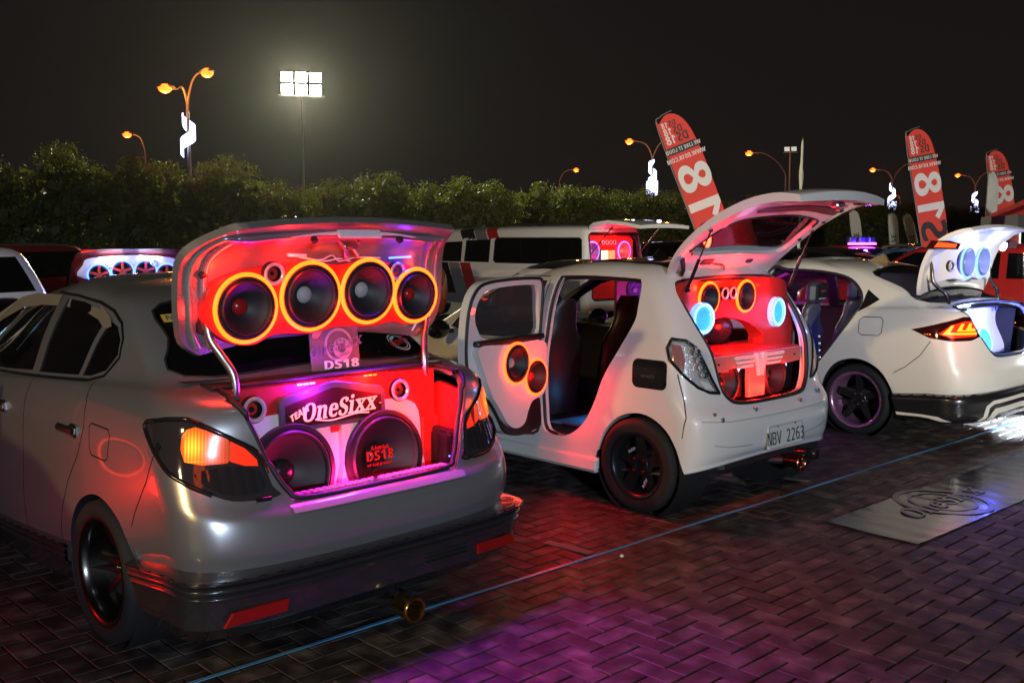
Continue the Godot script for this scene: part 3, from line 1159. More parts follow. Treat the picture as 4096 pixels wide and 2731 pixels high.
func silver_sedan() -> void:
	var car := thing("silver_sedan", "silver sedan nearest the camera, boot lid raised over four ringed woofers", "car", Vector3(-0.49, 0, -3.948), 44.3)
	# ---- painted shell
	var low := shell([
		{"y": 0.38, "s": 0.05, "f": 4.19, "w": 0.775, "wm": 0.80, "wf": 0.77, "dr": 0.30, "n": 3.4, "yc": 0.38, "ym": 0.18, "yf": 0.3},
		{"y": 0.45, "s": 0.025, "f": 4.2, "w": 0.80, "wm": 0.835, "wf": 0.80, "dr": 0.30, "n": 3.4, "yc": 0.46, "ym": 0.30, "yf": 0.40},
		{"y": 0.53, "s": 0.005, "f": 4.22, "w": 0.815, "wm": 0.84, "wf": 0.80, "dr": 0.30, "n": 3.4, "ym": 0.42, "yf": 0.5},
		{"y": 0.615, "s": 0.015, "f": 4.22, "w": 0.82, "wm": 0.83, "wf": 0.79, "dr": 0.30, "n": 3.3, "yc": 0.66, "ym": 0.58, "yf": 0.6},
		{"y": 0.665, "s": 0.055, "f": 4.18, "w": 0.82, "wm": 0.825, "wf": 0.78, "dr": 0.30, "n": 3.3, "yc": 0.75, "ym": 0.72, "yf": 0.66},
		{"y": 0.80, "s": 0.09, "f": 4.08, "w": 0.815, "wm": 0.815, "wf": 0.76, "dr": 0.34, "n": 3.0, "yc": 0.88, "ym": 0.85, "yf": 0.72},
		{"y": 0.97, "s": 0.10, "f": 3.95, "w": 0.79, "wm": 0.80, "wf": 0.74, "dr": 0.36, "n": 2.8, "yc": 1.0, "ym": 0.93, "yf": 0.78},
		{"y": 1.045, "s": 0.15, "f": 3.75, "w": 0.75, "wm": 0.775, "wf": 0.70, "dr": 0.40, "n": 2.8, "yc": 1.065, "ym": 0.985, "yf": 0.86},
		{"y": 1.09, "s": 0.42, "f": 3.30, "w": 0.70, "wm": 0.745, "wf": 0.66, "dr": 0.26, "n": 2.9, "yc": 1.11, "ym": 1.03, "yf": 0.97},
		{"y": 1.24, "s": 0.66, "f": 2.98, "w": 0.665, "wm": 0.70, "wf": 0.60, "dr": 0.20, "n": 2.9, "yc": 1.24, "ym": 1.20, "yf": 1.13, "yn": 1.15},
		{"y": 1.37, "s": 0.88, "f": 2.68, "w": 0.61, "wm": 0.635, "wf": 0.54, "dr": 0.20, "n": 2.9, "yc": 1.365, "ym": 1.36, "yf": 1.29, "yn": 1.33},
		{"y": 1.43, "s": 1.06, "f": 2.5, "w": 0.54, "wm": 0.57, "wf": 0.47, "dr": 0.20, "n": 2.8, "yc": 1.42, "ym": 1.435, "yf": 1.36, "yn": 1.40},
		{"y": 1.46, "s": 1.26, "f": 2.35, "w": 0.38, "wm": 0.40, "wf": 0.32, "dr": 0.2, "n": 2.6, "yc": 1.455, "ym": 1.475, "yf": 1.42, "yn": 1.44},
		{"y": 1.472, "s": 1.45, "f": 2.2, "w": 0.0, "wm": 0.0, "wf": 0.0, "dr": 0.1, "ym": 1.49, "yf": 1.45},
	])
	# wheel arches
	var arch := curve2([0.54, 0.10, 0.555, 0.36, 0.64, 0.52, 0.78, 0.60, 0.93, 0.61, 1.08, 0.54, 1.17, 0.38, 1.20, 0.10], 4)
	var farch := PackedVector2Array()
	for p in arch: farch.append(p + Vector2(2.53, 0))
	for sg in [-1.0, 1.0]:
		for a in [arch, farch]:
			var c := cut_side(low, sg, a, 0.05)
			low = c[1]
			var e: MB = c[0]
			if a == arch or sg < 0:
				part("arch_edge", lip(e, 0.10, Vector3(-sg, 0, 0)), M.black_plastic, car)
	# boot opening: rear face and deck
	var open_rear := curve2([-0.36, 0.655, 0.0, 0.648, 0.36, 0.655, 0.425, 0.69, 0.475, 0.78, 0.52, 0.90, 0.555, 1.0, 0.58, 1.13, 0.0, 1.14, -0.58, 1.13, -0.555, 1.0, -0.52, 0.90, -0.475, 0.78, -0.425, 0.69], 4)
	var r := low.cut(prear, func(p, n): return n.z > 0.30 and p.z > -0.7 and p.y < 1.06, open_rear)
	low = r[1]
	var hole: MB = r[0]
	r = low.cut(ptop, func(p, n): return n.z <= 0.62 and n.y > 0.3 and p.y > 0.9 and p.y < 1.13 and p.z > -0.7, P2([-0.565, 0.0, 0.565, 0.0, 0.57, 0.30, 0.55, 0.38, 0.45, 0.415, 0.2, 0.41, -0.2, 0.41, -0.45, 0.415, -0.55, 0.38, -0.57, 0.30]))
	low = r[1]
	hole.add(r[0])
	var inner := lip(hole, 0.06, Vector3(0, -0.35, -0.9).normalized())
	part("boot_gutter", inner, M.silver_paint, car)
	var sl := MB.new()
	for c: PackedVector3Array in hole.chains():
		var mv := PackedVector3Array()
		for p in c: mv.append(p * Vector3(0.975, 1, 1) + Vector3(0, 0.004 if p.y > 0.8 else 0.016, -0.02 if p.y < 1.0 else 0.0))
		if mv.size() > 20: sl.rope(mv, 0.011, 8)
	part("boot_seal", sl, M.rubber, car)
	# rear glass
	r = low.cut(prear, func(p, n): return n.z > 0.22 and p.z > -1.6 and p.y > 1.1, curve2([-0.60, 1.115, 0.0, 1.125, 0.60, 1.115, 0.565, 1.25, 0.50, 1.375, 0.0, 1.415, -0.50, 1.375, -0.565, 1.25], 4))
	low = r[1]
	var rear_glass: MB = r[0]
	part("rear_window", (r[0] as MB).off(-0.004), M.tint_glass, car)
	part("window_seal", seal(r[0], 0.006), M.rubber, car)
	# wind screen
	r = low.cut(prear, func(p, n): return n.z < -0.2 and p.z < -2.0 and p.y > 0.99, P2([-0.62, 1.0, 0.62, 1.0, 0.50, 1.36, -0.50, 1.36]))
	low = r[1]
	part("windscreen", (r[0] as MB).off(-0.004), M.tint_glass, car)
	# side windows: front, rear, quarter light
	var wins := [[1.80, 1.035, 2.2, 1.005, 2.55, 0.985, 2.80, 1.0, 2.66, 1.12, 2.42, 1.26, 2.18, 1.345, 1.90, 1.375, 1.72, 1.378], [1.245, 1.065, 1.71, 1.035, 1.615, 1.378, 1.40, 1.372, 1.21, 1.345, 1.125, 1.31], [1.205, 1.067, 1.12, 1.073, 1.0, 1.105, 0.93, 1.175, 0.945, 1.235, 1.01, 1.285, 1.085, 1.305]]
	for sg in [-1.0, 1.0]:
		for w in wins:
			r = cut_side(low, sg, P2(w))
			low = r[1]
			part("side_window", (r[0] as MB).off(-0.006), M.tint_glass, car)
			part("window_seal", lip(r[0], 0.006), M.rubber, car)
		# chrome strip round the window line and rain visors
		var loop := cut_side(low, sg, gap([2.85, 0.985, 2.5, 0.973, 2.0, 1.0, 1.5, 1.03, 1.12, 1.055, 1.0, 1.083, 0.91, 1.165, 0.925, 1.24, 0.99, 1.30, 1.10, 1.345, 1.25, 1.375, 1.5, 1.395, 1.9, 1.40, 2.2, 1.37, 2.45, 1.28], 0.011))
		low = loop[1]
		part("window_trim", (loop[0] as MB).off(0.003), M.chrome, car)
		var vis := MB.new()
		for q in [[1.72, 1.39, 2.05, 1.385, 2.22, 1.36, 2.45, 1.262, 2.68, 1.12, 2.60, 1.12, 2.36, 1.24, 2.14, 1.31, 1.9, 1.335, 1.71, 1.34], [1.61, 1.39, 1.40, 1.384, 1.2, 1.357, 1.08, 1.318, 1.04, 1.285, 1.10, 1.27, 1.20, 1.305, 1.40, 1.335, 1.60, 1.34]]:
			var poly := P2(q)
			var mid := MB.new()
			var idx := Geometry2D.triangulate_polygon(poly)
			for i in range(0, idx.size(), 3):
				var pp := []
				for k in 3:
					var z: Vector2 = poly[idx[i + k]]
					pp.append(V(sg * (0.747 - (z.y - 1.03) * (z.y - 1.03) * 0.6 - (z.y - 1.03) * 0.14), z.y, z.x))
				mid.ft(pp[0], pp[1], pp[2], Vector3(sg, 0.3, 0))
			vis.add(mid)
		part("rain_visor", vis, M.rain_visor if M.has("rain_visor") else mat("rain_visor", 0.20, 0.18, 0.14, 0.12), car)
	# door joints, fuel flap
	for sg in [-1.0, 1.0]:
		for g in [[1.70, 1.03, 1.72, 0.80, 1.72, 0.5, 1.68, 0.3], [1.04, 1.06, 1.01, 0.98, 1.0, 0.88, 1.06, 0.76, 1.18, 0.62, 1.24, 0.5, 1.27, 0.38, 1.27, 0.3], [2.86, 0.96, 2.9, 0.7, 2.86, 0.32], [0.34, 0.90, 0.42, 0.75, 0.52, 0.62, 0.56, 0.55]]:
			r = cut_side(low, sg, gap(g, 0.006))
			low = r[1]
			part("panel_joint", (r[0] as MB).off(-0.008), M.rubber, car)
	for g in [[0.76, 0.90, 0.925, 0.905, 0.945, 0.89, 0.94, 0.80, 0.92, 0.775, 0.79, 0.77], [0.79, 0.77, 0.765, 0.785, 0.745, 0.875, 0.76, 0.90]]:
		r = cut_side(low, -1.0, gap(g, 0.006))
		low = r[1]
		part("fuel_flap_joint", (r[0] as MB).off(-0.008), M.rubber, car)
	# tail lamps wrap the corner
	for sg in [-1.0, 1.0]:
		var W := func(a: Array) -> Array:
			var o := []
			for i in range(0, a.size(), 3): o.append(V(a[i] * -sg, a[i + 1], a[i + 2]))
			return o
		var outer: Array = W.call([-0.80, 0.955, 0.46, -0.80, 0.985, 0.36, -0.785, 0.995, 0.26, -0.76, 0.985, 0.17, -0.60, 0.895, 0.10, -0.54, 0.845, 0.09, -0.50, 0.735, 0.07, -0.46, 0.70, 0.07, -0.53, 0.692, 0.07, -0.65, 0.70, 0.09, -0.74, 0.735, 0.12, -0.79, 0.775, 0.20, -0.81, 0.83, 0.31])
		r = cut_oblique(low, sg, 40.0, Array(curve(outer, 3, true)))
		low = r[1]
		var lamp: MB = r[0]
		var house := part("tail_lamp", lamp.off(-0.002), M.dark_lens, car)
		part("lamp_bezel", seal(lamp, 0.009), M.black_gloss, house)
		var hot: Array = W.call([-0.785, 0.935, 0.22, -0.765, 0.968, 0.17, -0.70, 0.935, 0.12, -0.66, 0.915, 0.11, -0.655, 0.845, 0.11, -0.69, 0.832, 0.12, -0.785, 0.845, 0.20])
		var warm: Array = W.call([-0.655, 0.912, 0.11, -0.60, 0.882, 0.10, -0.555, 0.835, 0.09, -0.55, 0.812, 0.09, -0.60, 0.818, 0.10, -0.655, 0.838, 0.11])
		part("lit_amber_lens", spread(cut_oblique(lamp, sg, 40.0, Array(curve(hot, 2, true)))[0].off(0.002), 40.0, sg), M.lamp_amber, house)
		part("lit_red_lens", cut_oblique(lamp, sg, 40.0, warm)[0].off(0.002), M.lamp_red, house)
		var clr: Array = W.call([-0.765, 0.80, 0.17, -0.66, 0.822, 0.11, -0.56, 0.80, 0.09, -0.53, 0.735, 0.08, -0.60, 0.715, 0.09, -0.70, 0.735, 0.11])
		part("clear_lens", cut_oblique(lamp, sg, 40.0, Array(curve(clr, 3, true)))[0].off(0.0025), mat("smoked_lens", 0.05, 0.05, 0.055, 0.06, 0.6, {"bump": ribs(), "bs": 0.25, "tri": 3.0}), house)
		omni(car, V(0.84 * sg, 0.90, 0.06), Color(1, 0.32, 0.06), 0.012, 0.05)
	part("body", low, M.silver_paint, car)
	var keep := low.off(-0.035, true)
	part("cabin_lining", keep, M.cabin, car)
	# plinth of the boot sill: shiny step under the opening
	var sill := MB.new()
	var rows := []
	for i in 5:
		var row := PackedVector3Array()
		for j in 25:
			var u := lerpf(-0.43, 0.43, j / 24.0)
			var s: float = [0.012, 0.028, 0.05, 0.075, 0.085][i] - 0.0 + 0.09 * pow(absf(u) / 0.43, 4.0) * 0.12
			row.append(V(u, [0.632, 0.650, 0.659, 0.662, 0.655][i], s))
		rows.append(row)
	sill.grid(rows, func(p): return Vector3(0, 1, 1))
	part("sill_protector", sill, mat("sill_gloss", 0.35, 0.34, 0.36, 0.18, 0.3, {"coat": 1.0}), car)
	var sc := MB.new()
	for k in 26:
		var u := -0.40 + k * 0.032
		sc.box(V(u, 0.662, 0.145), Vector3(0.026, 0.018, 0.045), Basis(), 0.004)
	sc.box(V(0, 0.652, 0.15), Vector3(0.86, 0.02, 0.075), Basis(), 0.004)
	part("scuff_plate", sc, M.grey_vinyl, car)
	var st := MB.new()
	st.lathe(P2([0.012, 0, 0.012, 0.02, 0.0004, 0.022]), Transform3D(Basis(), V(0.02, 0.66, 0.13)), 10)
	part("boot_striker", st, M.chrome, car)
	# lower bumper kit
	var kit := shell([
		{"y": 0.17, "s": 0.13, "f": 4.1, "w": 0.78, "wm": 0.80, "dr": 0.24, "n": 4.2, "ym": 0.12},
		{"y": 0.25, "s": 0.02, "f": 4.2, "w": 0.825, "wm": 0.835, "dr": 0.26, "n": 4.4, "ym": 0.16, "crease": true},
		{"y": 0.36, "s": 0.0, "f": 4.22, "w": 0.835, "wm": 0.845, "dr": 0.26, "n": 4.4, "ym": 0.22},
		{"y": 0.372, "s": -0.012, "f": 4.23, "w": 0.842, "wm": 0.85, "dr": 0.26, "n": 4.4, "ym": 0.235},
		{"y": 0.385, "s": 0.0, "f": 4.22, "w": 0.835, "wm": 0.845, "dr": 0.26, "n": 4.4, "ym": 0.245, "crease": true},
		{"y": 0.395, "s": -0.016, "f": 4.23, "w": 0.845, "wm": 0.853, "dr": 0.26, "n": 4.4, "ym": 0.255},
		{"y": 0.408, "s": -0.016, "f": 4.23, "w": 0.845, "wm": 0.853, "dr": 0.26, "n": 4.4, "ym": 0.268},
		{"y": 0.418, "s": 0.0, "f": 4.22, "w": 0.835, "wm": 0.845, "dr": 0.26, "n": 4.4, "ym": 0.278, "crease": true},
		{"y": 0.426, "s": -0.022, "f": 4.23, "w": 0.848, "wm": 0.856, "dr": 0.26, "n": 4.4, "ym": 0.285},
		{"y": 0.442, "s": -0.020, "f": 4.23, "w": 0.848, "wm": 0.856, "dr": 0.26, "n": 4.4, "ym": 0.30},
		{"y": 0.452, "s": 0.09, "f": 4.15, "w": 0.745, "wm": 0.76, "dr": 0.26, "n": 4.4, "ym": 0.312},
	], 3)
	for sg in [-1.0, 1.0]:
		for a in [arch, farch]: kit = cut_side(kit, sg, a, -2.0)[1]
	part("bumper_skirt", kit, mat("skirt_paint", 0.026, 0.025, 0.028, 0.25, 0.2, {"coat": 1.0}), car)
	for sg in [-1.0, 1.0]:
		var rf := MB.new()
		rf.extr(P2([-0.13, -0.028, 0.12, -0.020, 0.125, 0.028, -0.10, 0.022]) if sg < 0 else mirrored(P2([-0.13, -0.028, 0.12, -0.020, 0.125, 0.028, -0.10, 0.022])), Transform3D(rot_x(8) * rot_y(4 * sg), V(sg * 0.60, 0.295, 0.022)), 0.012, 0.003)
		part("reflector", rf, M.reflector_red, car)
	var vent := MB.new()
	for k in 3: vent.box(V(0.30, 0.30 + k * 0.018, 0.008), Vector3(0.24, 0.006, 0.02), Basis(), 0.002)
	part("bumper_vent", vent, M.black_plastic, car)
	var under := MB.new()
	under.box(V(0, 0.20, 2.1), Vector3(1.45, 0.08, 3.7))
	under.box(V(0.0, 0.25, 0.45), Vector3(1.2, 0.2, 0.5), Basis(), 0.05)
	under.tube(PackedVector3Array([V(0.24, 0.22, 0.5), V(0.1, 0.19, 0.2), V(0.08, 0.17, 0.06)]), 0.022, 10)
	part("underbody", under, M.black_plastic, car)
	var ex := MB.new()
	ex.lathe(P2([0.044, -0.03, 0.050, 0.05, 0.054, 0.068, 0.050, 0.074, 0.042, 0.072, 0.038, 0.05, 0.036, -0.03]), facing(V(0.065, 0.15, 0.0)), 32, true)
	part("exhaust_tip", ex, M.gold_metal, car)
	# handles
	for sg in [-1.0, 1.0]:
		for s in [1.16, 2.05]:
			var hm := MB.new()
			hm.box(V(sg * 0.838, 0.85, s), Vector3(0.022, 0.036, 0.19), rot_z(4 * sg), 0.009)
			hm.box(V(sg * 0.826, 0.85, s - 0.06), Vector3(0.03, 0.06, 0.07), Basis(), 0.012)
			part("door_handle", hm, M.chrome, car)
	# wheels
	var st1 := {"n": 8, "lip": mat("dark_polish", 0.20, 0.19, 0.18, 0.22, 1.0), "spoke": M.gold_wheel if M.has("gold_wheel") else mat("gold_wheel", 0.34, 0.26, 0.12, 0.25, 1.0), "dish": 0.105, "wa": 0.012, "wb": 0.016, "rise": 0.03}
	for q in [[-0.735, 0.87], [0.735, 0.87], [-0.735, 3.40], [0.735, 3.40]]:
		wheel(car, V(q[0], 0.295, q[1]), signf(q[0]), 0.297, 0.205, 0.225, st1)
	for sg in [-1.0, 1.0]:
		for s in [0.87, 3.40]:
			var wells := MB.new()
			wells.lathe(P2([0.345, -0.02, 0.345, 0.30, 0.0004, 0.30]), Transform3D(Basis(Vector3(0, 1, 0), Vector3(-sg, 0, 0), Vector3(0, 0, -sg)), V(sg * 0.80, 0.31, s)), 28)
			part("wheel_well", wells, M.black_plastic, car)
	# ---- boot interior: speaker wall
	var tub := MB.new()
	tub.fq(V(-0.42, 0.60, 0.14), V(0.42, 0.60, 0.14), V(0.62, 0.60, 1.0), V(-0.62, 0.60, 1.0), Vector3.UP)
	tub.fq(V(-0.56, 0.60, 0.30), V(-0.60, 0.60, 1.0), V(-0.60, 1.05, 1.0), V(-0.57, 1.02, 0.30), Vector3.RIGHT)
	tub.fq(V(-0.64, 1.10, 0.6), V(0.64, 1.10, 0.6), V(0.64, 1.10, 0.45), V(-0.64, 1.10, 0.45), Vector3.DOWN)
	part("boot_floor", tub, M.carpet, car)
	var rs := MB.new()
	rs.extr(P2([0.12, 0.60, 0.50, 0.60, 0.50, 0.93, 0.36, 1.0, 0.20, 0.97, 0.14, 0.90]), Transform3D(Basis(Vector3(0, 0, -1), Vector3.UP, Vector3.RIGHT), V(0.555, 0, 0)), 0.03, 0.004)
	part("boot_side_panel", rs, M.red_vinyl, car)
	var amp := MB.new()
	amp.box(V(0.53, 0.70, 0.27), Vector3(0.05, 0.20, 0.20), Basis(), 0.012)
	amp.box(V(0.502, 0.70, 0.27), Vector3(0.012, 0.15, 0.15), Basis(), 0.004)
	part("boot_amplifier", amp, M.black_gloss, car)
	var led := MB.new()
	led.box(V(0.49, 0.68, 0.205), Vector3(0.006, 0.006, 0.006), Basis(), 0.001)
	part("amplifier_light", led, M.led_blue, car)
	var wall := MB.new()
	wall.box(V(0.0, 0.955, 0.365), Vector3(1.06, 0.235, 0.03), Basis(), 0.008)
	wall.box(V(0.50, 0.72, 0.36), Vector3(0.10, 0.26, 0.03), Basis(), 0.008)
	part("speaker_wall", wall, M.red_vinyl, car)
	var baf := MB.new()
	for q in [[-0.26, -1.0], [0.205, 1.0]]:
		var sg: float = q[1]
		var po := PackedVector2Array()
		for p in curve2([-0.20, -0.16, -0.20, 0.0, -0.20, 0.19, -0.12, 0.245, 0.0, 0.25, 0.14, 0.24, 0.215, 0.18, 0.22, 0.0, 0.22, -0.16], 3): po.append(Vector2(p.x * sg, p.y))
		baf.add(board(po, [[0.0 if sg < 0 else 0.005, 0.005, 0.199]], Transform3D(rot_x(-4), V(q[0], 0.70, 0.355)), 0.03))
	baf.box(V(-0.028, 0.725, 0.37), Vector3(0.10, 0.30, 0.02), Basis(), 0.004)
	part("speaker_baffle", baf, M.white_vinyl, car)
	var shf := MB.new()
	shf.box(V(0.0, 1.083, 0.43), Vector3(1.16, 0.016, 0.16), Basis(), 0.006)
	part("boot_shelf", shf, M.black_plastic, car)
	for q in [-0.26, 0.21]:
		var sub := woofer(car, "subwoofer", V(q, 0.705, 0.315), rot_x(-4), 0.205)
		if q > 0:
			var tx := MB.new()
			var x0 := Transform3D(rot_x(-4), V(q, 0.705, 0.362))
			tx.add(text("DS18", 0.042, 0.002, 0.0, "Droid Sans", 700, 1.15), Transform3D(x0.basis, x0.origin + Vector3(0, 0.0, 0.012)))
			tx.add(text("WE LIKE IT LOUD", 0.012, 0.002, 0.15), Transform3D(x0.basis, x0.origin + Vector3(0, -0.04, 0.010)))
			for k in 12:
				tx.box(x0.origin + Vector3(-0.05 + k * 0.009, 0.028 + 0.008 * absf(sin(k * 1.7)), 0.011), Vector3(0.005, 0.016 * absf(sin(k * 1.7)) + 0.004, 0.002))
			part("cap_logo", tx, M.red_print, sub)
	tweeter(car, V(-0.415, 0.985, 0.335), rot_x(-3), 0.055)
	tweeter(car, V(0.315, 0.985, 0.345), rot_x(-3), 0.052)
	# lit sign
	var fr := MB.new()
	fr.extr(P2([-0.24, -0.075, 0.24, -0.075, 0.265, -0.05, 0.265, 0.05, 0.245, 0.072, 0.02, 0.115, -0.02, 0.115, -0.245, 0.072, -0.265, 0.05, -0.265, -0.05]), Transform3D(rot_x(-3), V(-0.035, 0.945, 0.35)), 0.022, 0.006)
	var sign := part("sign_frame", fr, mat("sign_frame_grey", 0.10, 0.10, 0.11, 0.35, 0.3), car)
	var face := MB.new()
	face.extr(P2([-0.22, -0.055, 0.22, -0.055, 0.24, -0.038, 0.24, 0.035, 0.015, 0.088, -0.015, 0.088, -0.24, 0.035, -0.24, -0.038]), Transform3D(rot_x(-3), V(-0.035, 0.945, 0.329)), 0.002)
	part("sign_face", face, mat("sign_face_dark", 0.05, 0.012, 0.014, 0.12), sign)
	var lt := MB.new()
	var sb := Transform3D(rot_x(-3), V(-0.035, 0.945, 0.325))
	lt.add(text("OneSixx", 0.074, 0.003, 0.28, "Droid Serif", 700, 0.86), Transform3D(sb.basis * rot_z(2), sb.origin + Vector3(0.025, 0.004, 0)))
	lt.add(text("TEAM", 0.026, 0.003, 0.2, "Droid Sans", 700), Transform3D(sb.basis * rot_z(24), sb.origin + Vector3(-0.175, 0.0, 0)))
	lt.tube(curve([sb * Vector3(-0.10, -0.035, 0), sb * Vector3(-0.02, -0.046, 0), sb * Vector3(0.10, -0.032, 0), sb * Vector3(0.17, -0.036, 0)], 6), 0.003, 6)
	part("sign_lettering", lt, M.sign_glow, sign)
	var scr := MB.new()
	for q in [-0.225, 0.225]: scr.lathe(P2([0.007, 0, 0.007, 0.004, 0.0004, 0.006]), Transform3D(facing(Vector3.ZERO).basis, sb * Vector3(q, 0, 0)), 10)
	part("sign_screw", scr, M.chrome, sign)
	# LED strips in the boot
	var l1 := MB.new()
	for k in 3: l1.box(V(-0.20 + k * 0.03, 1.062, 0.335), Vector3(0.024, 0.008, 0.010), Basis(), 0.002)
	part("led_strip", l1, M.led_blue, car)
	var l2 := MB.new()
	for k in 3: l2.box(V(0.13 + k * 0.025, 1.067, 0.337), Vector3(0.018, 0.006, 0.008), Basis(), 0.002)
	part("led_strip", l2, M.lamp_hot, car)
	var l3 := MB.new()
	for k in 5: l3.box(V(-0.30 + k * 0.022, 0.612, 0.26), Vector3(0.010, 0.006, 0.008), Basis(), 0.002)
	part("led_strip", l3, M.lamp_hot, car)
	omni(car, V(-0.16, 1.045, 0.30), Color(0.75, 0.10, 1.0), 0.16, 0.03)
	omni(car, V(0.16, 1.045, 0.29), Color(1.0, 0.10, 0.05), 0.20, 0.03)
	omni(car, V(-0.03, 0.66, 0.24), Color(1.0, 0.10, 0.45), 0.15, 0.03)
	omni(car, V(0.44, 0.90, 0.24), Color(1.0, 0.06, 0.06), 0.18, 0.03)
	# ---- raised boot lid
	var lid: MB
	var prof := [[0.535, 1.195, 0.55], [0.515, 1.25, 0.625], [0.49, 1.34, 0.652], [0.475, 1.45, 0.658], [0.455, 1.53, 0.655], [0.42, 1.585, 0.640], [0.36, 1.628, 0.605], [0.28, 1.663, 0.565], [0.205, 1.688, 0.53], [0.17, 1.692, 0.50]]
	var sheet := lid_sheets(prof)
	lid = sheet[0]
	var under_rows: Array = sheet[1]
	var LR: int = under_rows.size() - 1
	var lidp := part("boot_lid", lid, M.silver_paint, car)
	# pressed frame along the lid's inner edge
	var fm := MB.new()
	for off in [[0.93, 0.012], [0.84, 0.016]]:
		var line := []
		for i in range(2, LR - 6, 3): line.append(under_rows[i][0] * Vector3(off[0], 1, 1) + Vector3(0, 0, 0.004))
		for j in range(2, 40, 3): line.append(under_rows[LR - 7][j] * Vector3(off[0], 1, 1) + Vector3(0, -0.006, 0.01))
		for i in range(LR - 7, 1, -3): line.append(under_rows[i][40] * Vector3(off[0], 1, 1) + Vector3(0, 0, 0.004))
		fm.tube(curve(line, 3), off[1], 8)
	part("lid_frame", fm, M.silver_paint, lidp)
	var felt := MB.new()
	felt.extr(curve2([-0.53, 1.27, -0.555, 1.40, -0.53, 1.53, -0.40, 1.585, 0.0, 1.60, 0.40, 1.585, 0.53, 1.53, 0.555, 1.40, 0.53, 1.27, 0.0, 1.31], 4), Transform3D(Basis(), V(0, 0, 0.475)), 0.018, 0.003)
	part("lid_lining", felt, M.carpet, lidp)
	# red pod round the four woofers
	var pod := MB.new()
	var outline := curve2([-0.57, 1.42, -0.555, 1.31, -0.46, 1.245, -0.36, 1.235, -0.27, 1.27, -0.10, 1.262, 0.04, 1.283, 0.21, 1.275, 0.33, 1.285, 0.45, 1.268, 0.55, 1.31, 0.572, 1.40, 0.53, 1.475, 0.44, 1.53, 0.33, 1.548, 0.20, 1.558, 0.05, 1.545, -0.10, 1.558, -0.25, 1.553, -0.40, 1.53, -0.52, 1.49], 3)
	pod.add(board(outline, [[-0.405, 1.382, 0.124], [-0.105, 1.418, 0.130], [0.187, 1.428, 0.127], [0.448, 1.400, 0.109]], Transform3D(Basis(), V(0, 0, 0.46)), 0.06))
	part("speaker_pod", pod, M.red_vinyl, lidp)
	var sp := [[-0.405, 1.382, 0.127, M.cap_red], [-0.105, 1.418, 0.133, M.cap_grey], [0.187, 1.428, 0.130, M.cap_grey], [0.448, 1.400, 0.112, M.cap_red]]
	for q in sp:
		var w := woofer(car, "woofer", V(q[0], q[1], 0.392), rot_x(4), q[2], M.led_amber, q[3])
		var tx := text("DS18", 0.016, 0.001)
		var tm := MB.new()
		tm.add(tx, Transform3D(rot_x(4) * rot_x(-20), V(q[0], q[1] + q[2] * 0.56, 0.392 + 0.032)))
		part("cone_logo", tm, mat("dull_red_print", 0.14, 0.02, 0.02, 0.6) if not M.has("dull_red_print") else M.dull_red_print, w)
	tweeter(car, V(-0.278, 1.515, 0.392), rot_x(6), 0.050)
	tweeter(car, V(0.345, 1.512, 0.392), rot_x(6), 0.043, mat("blue_horn", 0.05, 0.06, 0.4, 0.3))
	# light bar, latch, wires, stops
	var lb := MB.new()
	lb.box(V(0.03, 1.674, 0.225), Vector3(0.215, 0.038, 0.02), rot_x(-38), 0.006)
	part("number_light_bar", lb, M.white_print, lidp)
	var rb := MB.new()
	for sg in [-1.0, 1.0]:
		rb.tube(curve([V(0.03 + sg * 0.11, 1.676, 0.235), V(0.03 + sg * 0.2, 1.672, 0.238), V(0.03 + sg * 0.31, 1.660, 0.245)], 6), 0.008, 8, 0.002)
	part("pressed_rib", rb, M.white_paint, lidp)
	var la := MB.new()
	la.box(V(0.03, 1.628, 0.30), Vector3(0.075, 0.045, 0.02), rot_x(-55), 0.004)
	la.box(V(0.005, 1.60, 0.285), Vector3(0.016, 0.05, 0.014), rot_x(-30) * rot_z(-18), 0.003)
	la.box(V(0.055, 1.60, 0.285), Vector3(0.016, 0.05, 0.014), rot_x(-30) * rot_z(18), 0.003)
	for q in [-0.015, 0.075]: la.lathe(P2([0.008, 0, 0.008, 0.01, 0.0004, 0.012]), Transform3D(rot_x(35) * facing(Vector3.ZERO).basis, V(q, 1.645, 0.30)), 8)
	part("boot_latch", la, M.satin_metal, lidp)
	for q in [[-0.17, 1.655, 0.26], [0.26, 1.655, 0.26], [-0.56, 1.52, 0.44], [0.60, 1.40, 0.45]]:
		var rbm := MB.new()
		rbm.lathe(P2([0.016, 0, 0.015, 0.016, 0.010, 0.02, 0.0004, 0.02]), Transform3D(rot_x(40) * facing(Vector3.ZERO).basis, V(q[0], q[1], q[2])), 12)
		part("lid_bump_stop", rbm, M.rubber, lidp)
	var wi := MB.new()
	wi.tube(curve([V(-0.20, 1.59, 0.40), V(-0.12, 1.572, 0.39), V(-0.05, 1.568, 0.385), V(0.0, 1.585, 0.38), V(0.04, 1.56, 0.385), V(0.12, 1.575, 0.38), V(0.25, 1.572, 0.38)], 5), 0.003, 6)
	wi.tube(curve([V(-0.14, 1.578, 0.385), V(-0.03, 1.562, 0.38), V(0.03, 1.572, 0.378), V(0.09, 1.56, 0.38)], 5), 0.0028, 6)
	part("loose_wire", wi, M.white_print, lidp)
	var ls := MB.new()
	ls.box(V(0.355, 1.572, 0.375), Vector3(0.12, 0.008, 0.012), rot_z(2), 0.002)
	part("led_strip", ls, M.led_blue, lidp)
	var ls2 := MB.new()
	ls2.box(V(-0.17, 1.587, 0.385), Vector3(0.09, 0.014, 0.016), rot_z(-3), 0.003)
	part("wiring_block", ls2, M.white_print, lidp)
	spot(car, V(0.36, 1.56, 0.355), Vector3(-0.35, -1.0, 0.66), Color(0.28, 0.16, 1.0), 3.6, 46.0, 0.12)
